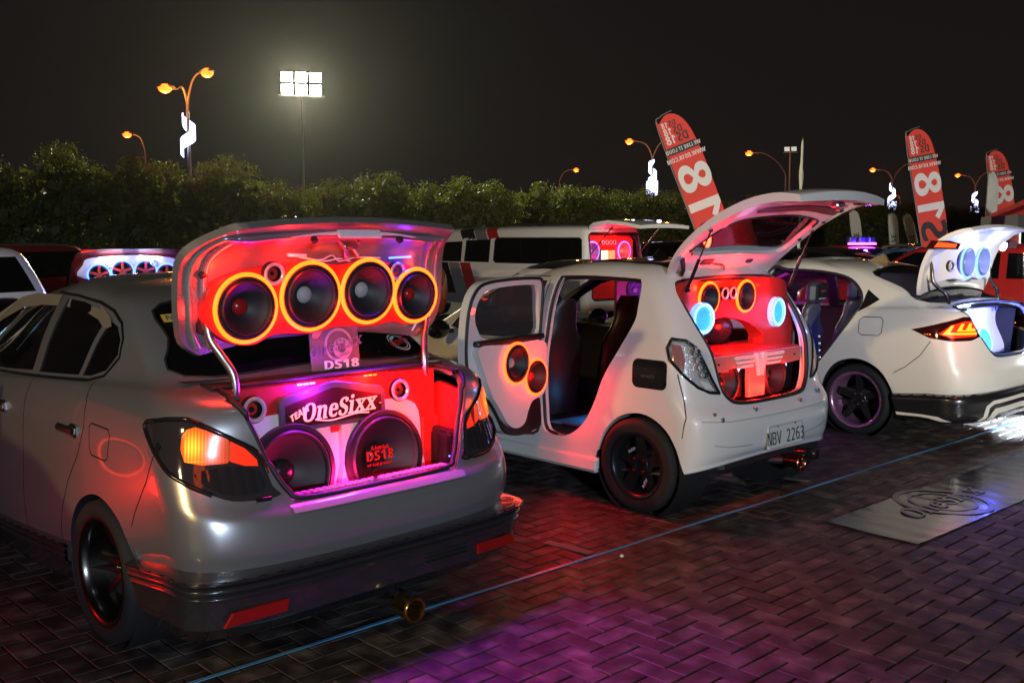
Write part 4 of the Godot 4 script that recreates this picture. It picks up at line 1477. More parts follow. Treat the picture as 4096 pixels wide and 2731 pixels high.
	spot(car, V(-0.02, 1.575, 0.36), Vector3(-0.02, -1.0, 0.66), Color(1.0, 0.04, 0.66), 3.6, 41.0, 0.10)
	omni(car, V(0.40, 1.56, 0.36), Color(0.35, 0.15, 1.0), 0.02, 0.02)
	for q in sp: omni(car, V(q[0] + 0.145, q[1] - 0.05, 0.375), Color(1.0, 0.14, 0.05), 0.03, 0.02)
	omni(car, V(-0.50, 1.51, 0.37), Color(1.0, 0.08, 0.05), 0.16, 0.03)
	omni(car, V(-0.20, 1.58, 0.36), Color(1.0, 0.08, 0.06), 0.10, 0.03)
	omni(car, V(-0.57, 1.36, 0.40), Color(1.0, 0.08, 0.05), 0.05, 0.03)
	# gooseneck hinge arms
	for sg in [-1.0, 1.0]:
		var am := MB.new()
		am.tube(curve([V(sg * 0.545, 1.46, 0.445), V(sg * 0.548, 1.36, 0.438), V(sg * 0.542, 1.27, 0.428), V(sg * 0.51, 1.20, 0.40), V(sg * 0.482, 1.13, 0.365), V(sg * 0.478, 1.05, 0.36), V(sg * 0.50, 0.99, 0.40)], 6), 0.017, 10)
		part("hinge_arm", am, M.satin_metal, car)
	# sticker on the back window, round decal
	var stk := MB.new()
	stk.box(Vector3.ZERO, Vector3(0.17, 0.058, 0.001))
	var stx := lie(rear_glass, prear, Vector2(-0.455, 1.325)) * Transform3D(rot_z(6), Vector3.ZERO)
	var s2 := MB.new()
	s2.add(stk, stx)
	var stp := part("registration_sticker", s2, M.yellow_print, car)
	var s3 := MB.new()
	s3.add(text("16", 0.040, 0.0008), stx * Transform3D(Basis(), Vector3(0.03, 0, 0.0014)))
	part("sticker_number", s3, M.black_print, stp)
	var s4 := MB.new()
	s4.add(text("N", 0.036, 0.0008), stx * Transform3D(Basis(), Vector3(-0.055, 0, 0.0014)))
	part("sticker_letter", s4, M.blue_print, stp)
	var dc := MB.new()
	var dx := lie(rear_glass, prear, Vector2(0.50, 1.165))
	dc.lathe(P2([0.062, 0.002, 0.056, 0.002]), dx * facing(Vector3.ZERO), 32)
	dc.lathe(P2([0.048, 0.002, 0.044, 0.002]), dx * facing(Vector3.ZERO), 32)
	dc.add(text("TEAM", 0.012, 0.0008), dx * Transform3D(rot_z(28), Vector3(-0.022, 0.030, 0.003)))
	var dp := part("team_decal", dc, M.white_print, car)
	var dc2 := MB.new()
	dc2.add(text("One6", 0.042, 0.001, 0.25, "Droid Serif"), dx * Transform3D(rot_z(14), Vector3(0, 0.004, 0.004)))
	part("decal_lettering", dc2, M.red_print, dp)
	# seats seen through the glass
	var seat := MB.new()
	seat.box(V(0, 0.88, 1.45), Vector3(1.2, 0.6, 0.16), rot_x(14), 0.05)
	part("rear_seat", seat, M.black_vinyl, car)
	# mirrored award plaque standing on the shelf
	var pl := thing("award_plaque", "clear acrylic award plaque with glittering emblem on the silver sedan's boot shelf", "plaque", car.transform * V(0.03, 1.092, 0.42), 44.3)
	var pm := MB.new()
	pm.box(Vector3(0, 0.105, 0), Vector3(0.245, 0.205, 0.014), rot_x(-6), 0.003)
	part("acrylic_block", pm, mat("plaque_back", 0.62, 0.63, 0.66, 0.25, 0.35, {"tex": noise(256, 0.09, 78, Color(0.12, 0.12, 0.13), Color(1.0, 0.98, 0.95), FastNoiseLite.TYPE_SIMPLEX, 5), "bump": noise(256, 0.12, 77, Color.BLACK, Color.WHITE, FastNoiseLite.TYPE_CELLULAR, 2), "bs": 0.4, "tri": 14.0}), pl)
	var px := Transform3D(rot_x(-6), Vector3(0, 0.105, 0.010))
	var p1 := MB.new()
	p1.lathe(P2([0.072, 0.0, 0.060, 0.0]), px * Transform3D(facing(Vector3.ZERO).basis, Vector3(0.015, 0.005, 0)), 40)
	p1.lathe(P2([0.045, 0.0, 0.020, 0.0]), px * Transform3D(facing(Vector3.ZERO).basis, Vector3(0.03, -0.01, 0)), 40)
	part("emblem_disc", p1, M.pale_violet_print, pl)
	var p2 := MB.new()
	p2.add(text("OneSixx", 0.047, 0.001, 0.3, "Droid Serif"), px * Transform3D(rot_z(10), Vector3(0.0, 0.002, 0.003)))
	p2.add(text("AUTO SOUNDS", 0.010, 0.001), px * Transform3D(rot_z(14), Vector3(0.02, -0.042, 0.003)))
	part("emblem_lettering", p2, M.violet_print, pl)
	var p3 := MB.new()
	p3.add(text("DS18", 0.036, 0.003, 0.0, "Droid Sans", 700, 1.6), px * Transform3D(Basis(), Vector3(0.02, -0.078, 0.003)))
	part("plaque_lettering", p3, M.cap_white, pl)
	var p4 := MB.new()
	p4.extr(curve2([-0.025, -0.015, 0.0, -0.022, 0.02, -0.005, 0.028, 0.018, 0.01, 0.024, -0.012, 0.012], 3), px * Transform3D(Basis(), Vector3(-0.092, 0.062, 0.001)), 0.002)
	part("plaque_tag", p4, mat("pink_print", 0.5, 0.2, 0.2, 0.4), pl)

func front_seat(parent: Node, at: Vector3, m: Material, tall := 1.0) -> MeshInstance3D:
	var mb := MB.new()
	var rows := []
	# seen from behind: a shaped back that narrows to the head
	for i in 15:
		var q := i / 14.0
		var y := lerpf(0.42, 1.23 * tall, q)
		var w := 0.235 if q < 0.55 else lerpf(0.235, 0.125, smoothstep(0.55, 0.80, q))
		if q > 0.9: w *= 1.0 - 0.35 * pow((q - 0.9) / 0.1, 2.0)
		var th := lerpf(0.085, 0.06, q)
		var row := PackedVector3Array()
		for j in 25:
			var a := TAU * j / 24
			row.append(at + Vector3(cos(a) * w * (0.9 + 0.1 * absf(cos(a))), y, sin(a) * th - (y - 0.42) * -0.16))
		rows.append(row)
	mb.grid(rows, func(p): return Vector3(p.x - at.x, 0, p.z - at.z - (p.y - 0.42) * 0.16), true)
	for e in [0, 14]:
		var c := Vector3.ZERO
		for j in 24: c += rows[e][j] / 24.0
		for j in 24: mb.ft(c, rows[e][j], rows[e][j + 1], Vector3.UP if e else Vector3.DOWN)
	mb.box(at + Vector3(0, 0.36, -0.22), Vector3(0.46, 0.14, 0.48), Basis(), 0.05)
	return part("front_seat", mb, m, parent)

func white_hatchback() -> void:
	var car := thing("white_hatchback", "white hatchback with raised tailgate, open rear door and a number plate", "car", Vector3(1.65, 0, -6.126), 43.0)
	var low := shell([
		{"y": 0.325, "s": 0.075, "f": 3.5, "w": 0.735, "wm": 0.74, "dr": 0.20, "n": 3.6, "yc": 0.25, "ym": 0.20, "yf": 0.24},
		{"y": 0.335, "s": 0.03, "f": 3.56, "w": 0.765, "wm": 0.765, "dr": 0.22, "n": 3.8, "yc": 0.262, "ym": 0.22, "yf": 0.26},
		{"y": 0.36, "s": 0.022, "f": 3.58, "w": 0.768, "wm": 0.77, "dr": 0.22, "n": 3.7, "yc": 0.30, "ym": 0.30, "yf": 0.32},
		{"y": 0.40, "s": -0.005, "f": 3.6, "w": 0.768, "wm": 0.775, "dr": 0.22, "n": 3.4, "ym": 0.40, "yf": 0.42},
		{"y": 0.51, "s": -0.02, "f": 3.6, "w": 0.772, "wm": 0.78, "dr": 0.22, "n": 3.2, "ym": 0.53, "yf": 0.52},
		{"y": 0.60, "s": -0.012, "f": 3.58, "w": 0.775, "wm": 0.785, "wf": 0.74, "dr": 0.22, "n": 3.2, "ym": 0.63, "yf": 0.60},
		{"y": 0.645, "s": 0.025, "f": 3.54, "w": 0.778, "wm": 0.785, "wf": 0.73, "dr": 0.22, "n": 3.1, "yc": 0.68, "ym": 0.70, "yf": 0.64},
		{"y": 0.70, "s": 0.055, "f": 3.48, "w": 0.782, "wm": 0.785, "wf": 0.72, "dr": 0.22, "n": 3.0, "yc": 0.74, "ym": 0.76, "yf": 0.70},
		{"y": 0.86, "s": 0.075, "f": 3.25, "w": 0.785, "wm": 0.775, "wf": 0.68, "dr": 0.22, "n": 2.9, "yc": 0.87, "ym": 0.88, "yf": 0.84},
		{"y": 1.00, "s": 0.10, "f": 2.92, "w": 0.765, "wm": 0.755, "wf": 0.64, "dr": 0.22, "n": 2.9, "ym": 0.98, "yf": 0.95},
		{"y": 1.12, "s": 0.155, "f": 2.68, "w": 0.735, "wm": 0.725, "wf": 0.61, "dr": 0.22, "n": 2.9, "ym": 1.10, "yf": 1.06, "yn": 1.07},
		{"y": 1.26, "s": 0.235, "f": 2.42, "w": 0.695, "wm": 0.685, "wf": 0.57, "dr": 0.22, "n": 2.9, "ym": 1.25, "yf": 1.20, "yn": 1.22},
		{"y": 1.38, "s": 0.325, "f": 2.16, "w": 0.65, "wm": 0.64, "wf": 0.53, "dr": 0.22, "n": 2.9, "ym": 1.375, "yf": 1.33, "yn": 1.35},
		{"y": 1.455, "s": 0.41, "f": 1.98, "w": 0.59, "wm": 0.585, "wf": 0.48, "dr": 0.22, "n": 2.8, "ym": 1.455, "yf": 1.415, "yn": 1.44},
		{"y": 1.495, "s": 0.50, "f": 1.86, "w": 0.50, "wm": 0.50, "wf": 0.41, "dr": 0.2, "n": 2.8, "ym": 1.495, "yf": 1.46, "yn": 1.475},
		{"y": 1.512, "s": 0.65, "f": 1.74, "w": 0.32, "wm": 0.32, "wf": 0.26, "dr": 0.2, "n": 2.6, "ym": 1.515, "yf": 1.49, "yn": 1.495},
		{"y": 1.52, "s": 0.8, "f": 1.6, "w": 0.0, "wm": 0.0, "wf": 0.0, "dr": 0.1, "ym": 1.525, "yf": 1.50},
	])
	var r: Array
	var arch := curve2([0.155, 0.10, 0.155, 0.32, 0.235, 0.50, 0.37, 0.595, 0.52, 0.605, 0.67, 0.54, 0.78, 0.39, 0.815, 0.10], 4)
	var farch := PackedVector2Array()
	for p in arch: farch.append(p + Vector2(2.43, 0))
	for sg in [-1.0, 1.0]:
		for a in [arch, farch]:
			r = cut_side(low, sg, a, 0.05)
			low = r[1]
			part("arch_edge", lip(r[0], 0.12, Vector3(-sg, 0, 0)), M.black_plastic if a == farch else M.white_paint, car)
	# tailgate opening
	r = low.cut(prear, func(p, n): return n.z > 0.05 and p.z > -0.8, curve2([0.0, 0.655, 0.33, 0.662, 0.44, 0.70, 0.50, 0.79, 0.535, 0.95, 0.575, 1.12, 0.588, 1.25, 0.565, 1.36, 0.46, 1.41, 0.0, 1.425, -0.46, 1.41, -0.565, 1.36, -0.588, 1.25, -0.575, 1.12, -0.535, 0.95, -0.50, 0.79, -0.44, 0.70, -0.33, 0.662], 4))
	low = r[1]
	part("boot_gutter", lip(r[0], 0.07, Vector3(0, 0.1, -1).normalized()), M.white_paint, car)
	var sl := MB.new()
	for c: PackedVector3Array in (r[0] as MB).chains():
		var mv := PackedVector3Array()
		for p in c: mv.append((p - Vector3(0, 1.05, 0)) * Vector3(0.975, 0.975, 1) + Vector3(0, 1.05, -0.012))
		sl.rope(mv, 0.014, 8)
	part("boot_seal", sl, M.rubber, car)
	# rear doorway on the near side, both other windows
	var doorway := curve2([1.30, 0.93, 1.30, 0.60, 1.29, 0.42, 1.22, 0.375, 1.08, 0.385, 0.94, 0.47, 0.83, 0.62, 0.75, 0.79, 0.64, 0.97, 0.55, 1.15, 0.545, 1.25, 0.553, 1.35, 0.575, 1.395, 0.62, 1.41, 0.95, 1.418, 1.20, 1.412, 1.30, 1.405, 1.322, 1.38, 1.325, 1.20], 4)
	r = cut_side(low, -1.0, doorway)
	low = r[1]
	part("doorway_edge", lip(r[0], 0.075, Vector3(1, 0, 0)), M.white_paint, car)
	sl = MB.new()
	for c: PackedVector3Array in (r[0] as MB).chains():
		var mv := PackedVector3Array()
		for p in c: mv.append(p + Vector3(0.03, 0, 0))
		sl.rope(mv, 0.013, 8)
	part("doorway_seal", sl, M.rubber, car)
	var fwin := P2([1.42, 0.985, 1.40, 1.20, 1.43, 1.37, 1.70, 1.375, 1.92, 1.33, 2.15, 1.22, 2.36, 1.07, 2.42, 1.0, 2.0, 0.97])
	var rwin := P2([1.30, 0.985, 1.28, 1.20, 1.32, 1.37, 1.0, 1.385, 0.72, 1.37, 0.62, 1.29, 0.58, 1.17, 0.62, 1.06, 0.7, 1.01])
	for sg in [-1.0, 1.0]:
		for w in [fwin, rwin]:
			if sg < 0 and w == rwin: continue
			r = cut_side(low, sg, w)
			low = r[1]
			part("window_seal", lip(r[0], 0.02, Vector3(-sg, 0, 0)), M.rubber, car)
			part("side_window", (r[0] as MB).off(-0.006), M.mid_glass, car)
	r = low.cut(prear, func(p, n): return n.z < -0.2 and p.z < -1.6 and p.y > 0.98, P2([-0.56, 1.0, 0.56, 1.0, 0.46, 1.41, -0.46, 1.41]))
	low = r[1]
	part("windscreen", (r[0] as MB).off(-0.005), M.mid_glass, car)
	# joints
	for g in [[1.395, 1.38, 1.375, 1.2, 1.385, 0.9, 1.36, 0.36], [0.20, 0.87, 0.16, 0.72, 0.13, 0.62, 0.15, 0.50], [1.42, 1.40, 1.75, 1.395, 2.0, 1.32, 2.3, 1.15, 2.46, 1.0]]:
		r = cut_side(low, -1.0, gap(g, 0.006))
		low = r[1]
		part("panel_joint", (r[0] as MB).off(-0.008), M.rubber, car)
	for g in [[-0.62, 0.455, -0.5, 0.432, -0.28, 0.42], [0.28, 0.42, 0.5, 0.432, 0.62, 0.455], [-0.70, 0.60, -0.5, 0.585, 0.0, 0.58, 0.5, 0.585, 0.70, 0.60]]:
		r = low.cut(prear, func(p, n): return n.z > 0.1 and p.z > -0.5, gap(g, 0.004))
		low = r[1]
		part("bumper_crease", (r[0] as MB).off(-0.003), mat("white_shadow_gap", 0.3, 0.3, 0.29, 0.4) if not M.has("white_shadow_gap") else M.white_shadow_gap, car)
	r = cut_side(low, -1.0, rrect(0.245, 0.165, 0.035, 5, Vector2(0.385, 0.855)))
	low = r[1]
	var fl := MB.new()
	fl.add((r[0] as MB).off(0.006))
	fl.add(seal(r[0], 0.005))
	var flap := part("fuel_flap", fl, M.black_gloss, car)
	# tail lamps
	for sg in [-1.0, 1.0]:
		var W := func(a: Array) -> Array:
			var o := []
			for i in range(0, a.size(), 3): o.append(V(a[i] * -sg, a[i + 1], a[i + 2]))
			return o
		r = cut_oblique(low, sg, 40.0, W.call([-0.77, 1.07, 0.22, -0.73, 1.06, 0.14, -0.68, 1.02, 0.11, -0.63, 0.94, 0.10, -0.575, 0.83, 0.08, -0.52, 0.745, 0.065, -0.60, 0.755, 0.075, -0.68, 0.79, 0.10, -0.75, 0.86, 0.15, -0.785, 0.95, 0.23, -0.78, 1.02, 0.25]))
		low = r[1]
		var lamp: MB = r[0]
		var hs := part("tail_lamp", lamp.off(-0.030), mat("lamp_reflector", 0.75, 0.75, 0.77, 0.28, 0.55, {"bump": noise(256, 0.06, 41, Color.BLACK, Color.WHITE, FastNoiseLite.TYPE_CELLULAR, 1), "bs": 0.5, "tri": 6.0}) if not M.has("lamp_reflector") else M.lamp_reflector, car)
		part("lamp_bezel", seal(lamp, 0.010), M.black_gloss, hs)
		part("lamp_cover", lamp.off(0.001), M.clear_glass, hs)
		var red := cut_oblique(lamp, sg, 40.0, W.call([-0.775, 1.045, 0.22, -0.745, 1.04, 0.17, -0.728, 0.95, 0.15, -0.74, 0.875, 0.16, -0.778, 0.93, 0.23]))
		part("red_lens", (red[0] as MB).off(-0.018), M.red_lens, hs)
		var wh := cut_oblique(lamp, sg, 40.0, W.call([-0.66, 0.83, 0.10, -0.585, 0.81, 0.08, -0.545, 0.765, 0.07, -0.62, 0.775, 0.08]))
		part("white_lens", (wh[0] as MB).off(-0.012), M.cap_white, hs)
		var rib := MB.new()
		for k in 4:
			var q := k / 3.0
			rib.lathe(P2([0.022, 0, 0.020, 0.012, 0.0004, 0.014]), facing(V(-sg * lerpf(-0.67, -0.635, q), lerpf(1.0, 0.865, q), 0.128 - q * 0.03), rot_y(35 * sg)), 14)
		part("lamp_cell", rib, M.chrome, hs)
	# roof: gloss black
	r = low.cut(ptop, func(p, n): return n.y > 0.6 and p.y > 1.44, P2([-0.47, 0.44, 0.47, 0.44, 0.50, 0.7, 0.44, 1.86, 0.0, 1.93, -0.44, 1.86, -0.50, 0.7]))
	low = r[1]
	part("roof", (r[0] as MB).off(0.002), M.black_paint, car)
	part("body", low, M.white_paint, car)
	part("cabin_lining", low.off(-0.05, true), M.cabin, car)
	# shark fin and aerial
	var fin := MB.new()
	fin.extr(P2([-0.07, 0, 0.07, 0, 0.065, 0.02, 0.03, 0.055, 0.0, 0.07]), Transform3D(Basis(Vector3(0, 0, 1), Vector3.UP, Vector3(-1, 0, 0)), V(0.012, 1.515, 0.95)), 0.024, 0.006)
	part("roof_fin", fin, M.black_gloss, car)
	var ft := MB.new()
	ft.add(text("exclusive", 0.022, 0.001, 0.2), Transform3D(Basis(Vector3(0, 0, -1), Vector3.UP, Vector3(-1, 0, 0)) * rot_y(-5), V(-0.795, 0.845, 0.37)))
	part("flap_lettering", ft, M.chrome, flap)
	# number plate
	var np := MB.new()
	np.extr(rrect(0.39, 0.15, 0.012), Transform3D(rot_x(-4), V(0.055, 0.44, -0.012)), 0.016, 0.003)
	var plate := part("number_plate", np, mat("plate_white", 0.62, 0.63, 0.60, 0.4), car)
	var nt := MB.new()
	var nx := Transform3D(rot_x(-4), V(0.055, 0.432, -0.0295))
	nt.add(text("NBV 2263", 0.080, 0.002, 0.0, "Droid Sans Mono", 400, 0.80), nx)
	for k in 2:
		var e := rrect(0.374, 0.134, 0.010)
		var t := PackedVector3Array()
		for p in e: t.append(nx * Vector3(p.x, p.y + 0.008, 0))
		if k == 0: nt.tube(t, 0.0012, 5, -1.0, true)
	part("plate_characters", nt, M.black_print, plate)
	var bo := MB.new()
	for q in [-0.10, 0.10]: bo.lathe(P2([0.006, 0, 0.006, 0.004, 0.0004, 0.006]), facing(V(0.055 + q, 0.502, -0.028)), 8)
	part("plate_screws", bo, M.chrome, plate)
	# exhausts
	var ex := MB.new()
	ex.lathe(P2([0.036, -0.06, 0.042, 0.02, 0.052, 0.045, 0.055, 0.055, 0.050, 0.06, 0.042, 0.055, 0.034, 0.02, 0.03, -0.06]), facing(V(0.30, 0.215, 0.06)), 28, true)
	part("exhaust_tip", ex, mat("burnt_steel", 0.42, 0.16, 0.10, 0.25, 1.0), car)
	var ex2 := MB.new()
	ex2.lathe(P2([0.03, -0.2, 0.034, 0.02, 0.03, 0.03, 0.024, 0.0]), facing(V(0.52, 0.235, 0.05), rot_y(12)), 20, true)
	part("exhaust_tip", ex2, M.black_gloss, car)
	var un := MB.new()
	un.box(V(0, 0.24, 1.8), Vector3(1.34, 0.06, 3.2))
	un.tube(PackedVector3Array([V(0.05, 0.22, 0.5), V(0.2, 0.215, 0.25), V(0.30, 0.215, 0.12)]), 0.026, 10)
	un.box(V(0.1, 0.26, 0.28), Vector3(0.9, 0.12, 0.22), Basis(), 0.04)
	part("underbody", un, M.black_plastic, car)
	var sk := MB.new()
	for sg in [-1.0, 1.0]:
		var sm := MB.new()
		sm.extr(P2([0, 0, 0.03, 0.0, 0.045, 0.02, 0.035, 0.085, 0.0, 0.10]) if sg > 0 else P2([0, 0, -0.03, 0.0, -0.045, 0.02, -0.035, 0.085, 0.0, 0.10]), Transform3D(Basis(), V(sg * 0.755, 0.185, 2.46)), 1.66, 0.01)
		part("side_skirt", sm, M.white_paint, car)
	# wheels
	var ws := {"n": 5, "lip": M.black_wheel, "spoke": M.black_wheel, "dish": 0.035, "wa": 0.030, "wb": 0.036, "rise": 0.0, "nut": M.red_lens, "lugs": 4}
	for q in [[-0.695, 0.485], [0.695, 0.485], [-0.695, 2.91], [0.695, 2.91]]:
		var w := wheel(car, V(q[0], 0.287, q[1]), signf(q[0]), 0.289, 0.185, 0.20, ws)
		if q[0] < 0 and q[1] < 1:
			var wt := MB.new()
			wt.add(text("VOLK", 0.018, 0.001), Transform3D(Basis(Vector3(0, 0, -1), Vector3.UP, Vector3(-1, 0, 0)) * rot_z(-30), V(-0.746, 0.37, 0.545)))
			wt.add(text("VOLK", 0.018, 0.001), Transform3D(Basis(Vector3(0, 0, -1), Vector3.UP, Vector3(-1, 0, 0)) * rot_z(-60), V(-0.746, 0.18, 0.44)))
			part("spoke_lettering", wt, M.white_print, w)
	for sg in [-1.0, 1.0]:
		for s in [0.485, 2.91]:
			var wm := MB.new()
			wm.lathe(P2([0.325, -0.02, 0.325, 0.28, 0.0004, 0.28]), Transform3D(Basis(Vector3(0, 1, 0), Vector3(-sg, 0, 0), Vector3(0, 0, -sg)), V(sg * 0.75, 0.29, s)), 28)
			part("wheel_well", wm, M.black_plastic, car)
	var fh := MB.new()
	fh.box(V(-0.79, 0.88, 1.56), Vector3(0.02, 0.03, 0.17), Basis(), 0.008)
	part("door_handle", fh, M.white_paint, car)
	for sg in [-1.0, 1.0]:
		var mr := MB.new()
		mr.ball(V(sg * 0.86, 1.0, 2.28), Vector3(0.10, 0.07, 0.06), Basis(), 14, 8)
		mr.box(V(sg * 0.76, 0.98, 2.3), Vector3(0.12, 0.03, 0.04), Basis(), 0.01)
		part("door_mirror", mr, M.black_gloss, car)
	# ---- cabin
	front_seat(car, V(-0.36, 0.0, 1.62), M.black_vinyl)
	front_seat(car, V(0.33, 0.0, 1.62), M.black_vinyl)
	var fb := MB.new()
	fb.box(V(0, 0.36, 1.5), Vector3(1.40, 0.03, 2.2))
	fb.box(V(0, 0.80, 2.45), Vector3(1.3, 0.25, 0.3), Basis(), 0.06)
	fb.box(V(0.12, 0.45, 0.98), Vector3(1.05, 0.16, 0.46), Basis(), 0.05)
	part("cabin_floor", fb, M.carpet, car)
	var mat_ := MB.new()
	mat_.box(V(-0.30, 0.385, 1.36), Vector3(0.40, 0.012, 0.26), Basis(), 0.004)
	part("floor_mat", mat_, mat("blue_mat", 0.10, 0.32, 0.42, 0.7), car)
	var cu := MB.new()
	cu.box(V(-0.42, 0.53, 0.90), Vector3(0.2, 0.03, 0.05), rot_y(8), 0.012)
	part("seat_edge_strip", cu, mat("dull_red_edge", 0.5, 0.03, 0.02, 0.4), car)  # plain red strip along the seat edge
	omni(car, V(-0.28, 0.50, 1.30), Color(0.25, 0.65, 1.0), 0.018, 0.03)
	omni(car, V(-0.15, 0.62, 0.98), Color(1.0, 0.12, 0.06), 0.05, 0.03)
	var cs := MB.new()
	cs.box(V(0.0, 0.58, 1.62), Vector3(0.14, 0.12, 0.5), Basis(), 0.03)
	part("centre_console", cs, M.black_gloss, car)
	# ---- open rear door (hinge at the middle pillar)
	var th := deg_to_rad(80.0)
	var dw := Vector3(-sin(th), 0, cos(th))      # from hinge to free edge, in the car's axes
	var dn := dw.cross(Vector3.UP)               # towards the inside face
	if dn.z < 0: dn = -dn
	var dx := Transform3D(Basis(dw, Vector3.UP, dw.cross(Vector3.UP)), V(-0.775, 0, 1.315))
	var flip := 1.0 if dx.basis.z.dot(dn) > 0 else -1.0
	var outl := curve2([-0.005, 0.42, 0.0, 0.95, -0.03, 1.25, -0.03, 1.385, 0.06, 1.41, 0.35, 1.41, 0.60, 1.39, 0.70, 1.33, 0.75, 1.24, 0.775, 1.12, 0.785, 0.98, 0.77, 0.86, 0.70, 0.74, 0.56, 0.64, 0.47, 0.53, 0.38, 0.42, 0.18, 0.385], 4)
	var hole := curve2([0.035, 1.04, 0.02, 1.20, 0.03, 1.33, 0.10, 1.355, 0.35, 1.355, 0.55, 1.335, 0.64, 1.28, 0.68, 1.19, 0.66, 1.11, 0.58, 1.04, 0.30, 1.035], 4)
	var face := board(outl, [], dx, 0.0, 0.035)
	var pl2 := func(p): return Vector2((p - dx.origin).dot(dw), p.y)
	var all := func(p, n): return true
	face = face.cut(pl2, all, hole)[1]
	var door := MB.new()
	door.add(face.off(0.0))
	door.add(face, Transform3D(Basis(), dn * -0.05))
	var ring_of := func(poly: PackedVector2Array, hint: float) -> void:
		for i in poly.size():
			var a := poly[i]
			var b := poly[(i + 1) % poly.size()]
			var A := dx.origin + dw * a.x + Vector3.UP * a.y
			var B := dx.origin + dw * b.x + Vector3.UP * b.y
			var mid := dx.origin + dw * 0.35 + Vector3.UP * 0.9
			door.fq(A, B, B - dn * 0.05, A - dn * 0.05, ((A + B) / 2 - mid) * hint)
	ring_of.call(outl, 1.0)
	ring_of.call(hole, -1.0)
	var dp := part("rear_door", door, M.white_paint, car)
	var gl := board(hole, [], dx, 0.0, 0.05).off(0.0)
	var g2 := MB.new()
	g2.add(gl, Transform3D(Basis(), dn * -0.025))
	part("door_window", g2, M.mid_glass, dp)
	var dt := MB.new()
	for poly in [outl]:
		var t := PackedVector3Array()
		for p: Vector2 in poly: t.append(dx.origin + dw * lerpf(0.38, p.x, 0.965) + Vector3.UP * lerpf(0.9, p.y, 0.975) + dn * 0.004)
		dt.tube(t, 0.011, 8, -1.0, true)
	part("door_seal", dt, M.rubber, dp)
	var wb := MB.new()
	wb.box(dx.origin + dw * 0.36 + Vector3.UP * 1.02 + dn * 0.025, Vector3(0.70, 0.035, 0.05), Basis(dw, Vector3.UP, dw.cross(Vector3.UP)), 0.01)
	var lowp := curve2([0.02, 0.43, 0.02, 0.60, 0.10, 0.62, 0.16, 0.50, 0.30, 0.455, 0.42, 0.52, 0.44, 0.50, 0.36, 0.42, 0.18, 0.395], 3)
	wb.add(board(lowp, [], Transform3D(dx.basis * Basis.from_scale(Vector3(1, 1, flip)), dx.origin), 0.012, 0.04))
	part("door_trim", wb, M.black_vinyl, dp)
	# white speaker panel on the door
	var db := Basis(dw * -1.0 if flip < 0 else dw, Vector3.UP, dn)
	if db.determinant() < 0: db = Basis(-dw, Vector3.UP, dn)
	var X := -1.0 if db.x.dot(dw) < 0 else 1.0
	var pan := PackedVector2Array()
	for p in curve2([0.03, 0.99, 0.40, 0.995, 0.70, 1.0, 0.66, 0.86, 0.58, 0.70, 0.50, 0.60, 0.42, 0.50, 0.33, 0.455, 0.24, 0.475, 0.20, 0.55, 0.15, 0.61, 0.03, 0.64, -0.005, 0.74, 0.0, 0.86], 4): pan.append(Vector2(p.x * X, p.y))
	var s1 := Vector2(0.345 * X, 0.872)
	var s2 := Vector2(0.135 * X, 0.765)
	var pm := board(pan, [[s1.x, s1.y, 0.118], [s2.x, s2.y, 0.104]], Transform3D(db, dx.origin), 0.05, 0.03)
	part("door_panel", pm, M.white_vinyl, dp)
	var at := func(p: Vector2, z: float) -> Vector3: return dx.origin + db * Vector3(p.x, p.y, z)
	woofer(car, "door_woofer", at.call(s1, 0.058), db, 0.121, M.led_red, M.cap_grey)
	woofer(car, "door_woofer", at.call(s2, 0.058), db, 0.107, M.led_red, M.cap_red)
	omni(car, at.call(Vector2(s1.x - X * 0.12, s1.y - 0.1), 0.10), Color(1.0, 0.14, 0.05), 0.07, 0.05)
	omni(car, at.call(Vector2(s2.x, s2.y + 0.14), 0.12), Color(1.0, 0.14, 0.05), 0.04, 0.05)
	spot(car, at.call(s2, 0.22), dn + Vector3(0, -0.75, 0), Color(1.0, 0.07, 0.06), 0.75, 62.0, 0.08)
	# ---- tailgate
	var prof := [[0.455, 1.435, 0.545], [0.40, 1.505, 0.575], [0.31, 1.595, 0.60], [0.19, 1.69, 0.605], [0.04, 1.785, 0.59], [-0.12, 1.855, 0.56], [-0.26, 1.885, 0.525], [-0.37, 1.878, 0.49], [-0.40, 1.868, 0.48]]
	var ua := []
	var uo := []
	for j in 41:
		var q := lerpf(-1, 1, j / 40.0)
		var a := []
		var b := []
		for i in prof.size():
			var p: Array = prof[i]
			var e: float = pow(absf(q), 6.0)
			var tt: float = float(i) / (prof.size() - 1)
			b.append(V(q * p[2], p[1] + 0.035 * (1 - q * q) + 0.02, p[0] - 0.05 * (1 - q * q) * tt))
			a.append(V(q * p[2] * 0.985, p[1] + 0.02 * (1 - q * q) - 0.045 * (1 - 0.4 * e) * sin(PI * clampf(tt, 0.03, 0.97)) - 0.012, p[0] + 0.02 * sin(PI * tt) - 0.05 * (1 - q * q) * tt))
		ua.append(curve(a, 4))
		uo.append(curve(b, 4))
	var inn := MB.new()
	var out := MB.new()
	var ri := []
	var ro := []
	for i in ua[0].size():
		var a := PackedVector3Array()
		var b := PackedVector3Array()
		for j in 41:
			a.append(ua[j][i])
			b.append(uo[j][i])
		ri.append(a)
		ro.append(b)
	inn.grid(ri, func(p): return Vector3(0, -1, 0.6))
	out.grid(ro, func(p): return Vector3(0, 1, -0.6))
	var pane := curve2([-0.47, 0.325, 0.0, 0.33, 0.47, 0.325, 0.50, 0.20, 0.46, 0.06, 0.36, -0.015, 0.0, -0.06, -0.36, -0.015, -0.46, 0.06, -0.50, 0.20], 4)
	var gi := inn.cut(ptop, all, pane)
	var go := out.cut(ptop, all, pane)
	var gate := MB.new()
	gate.add(gi[1])
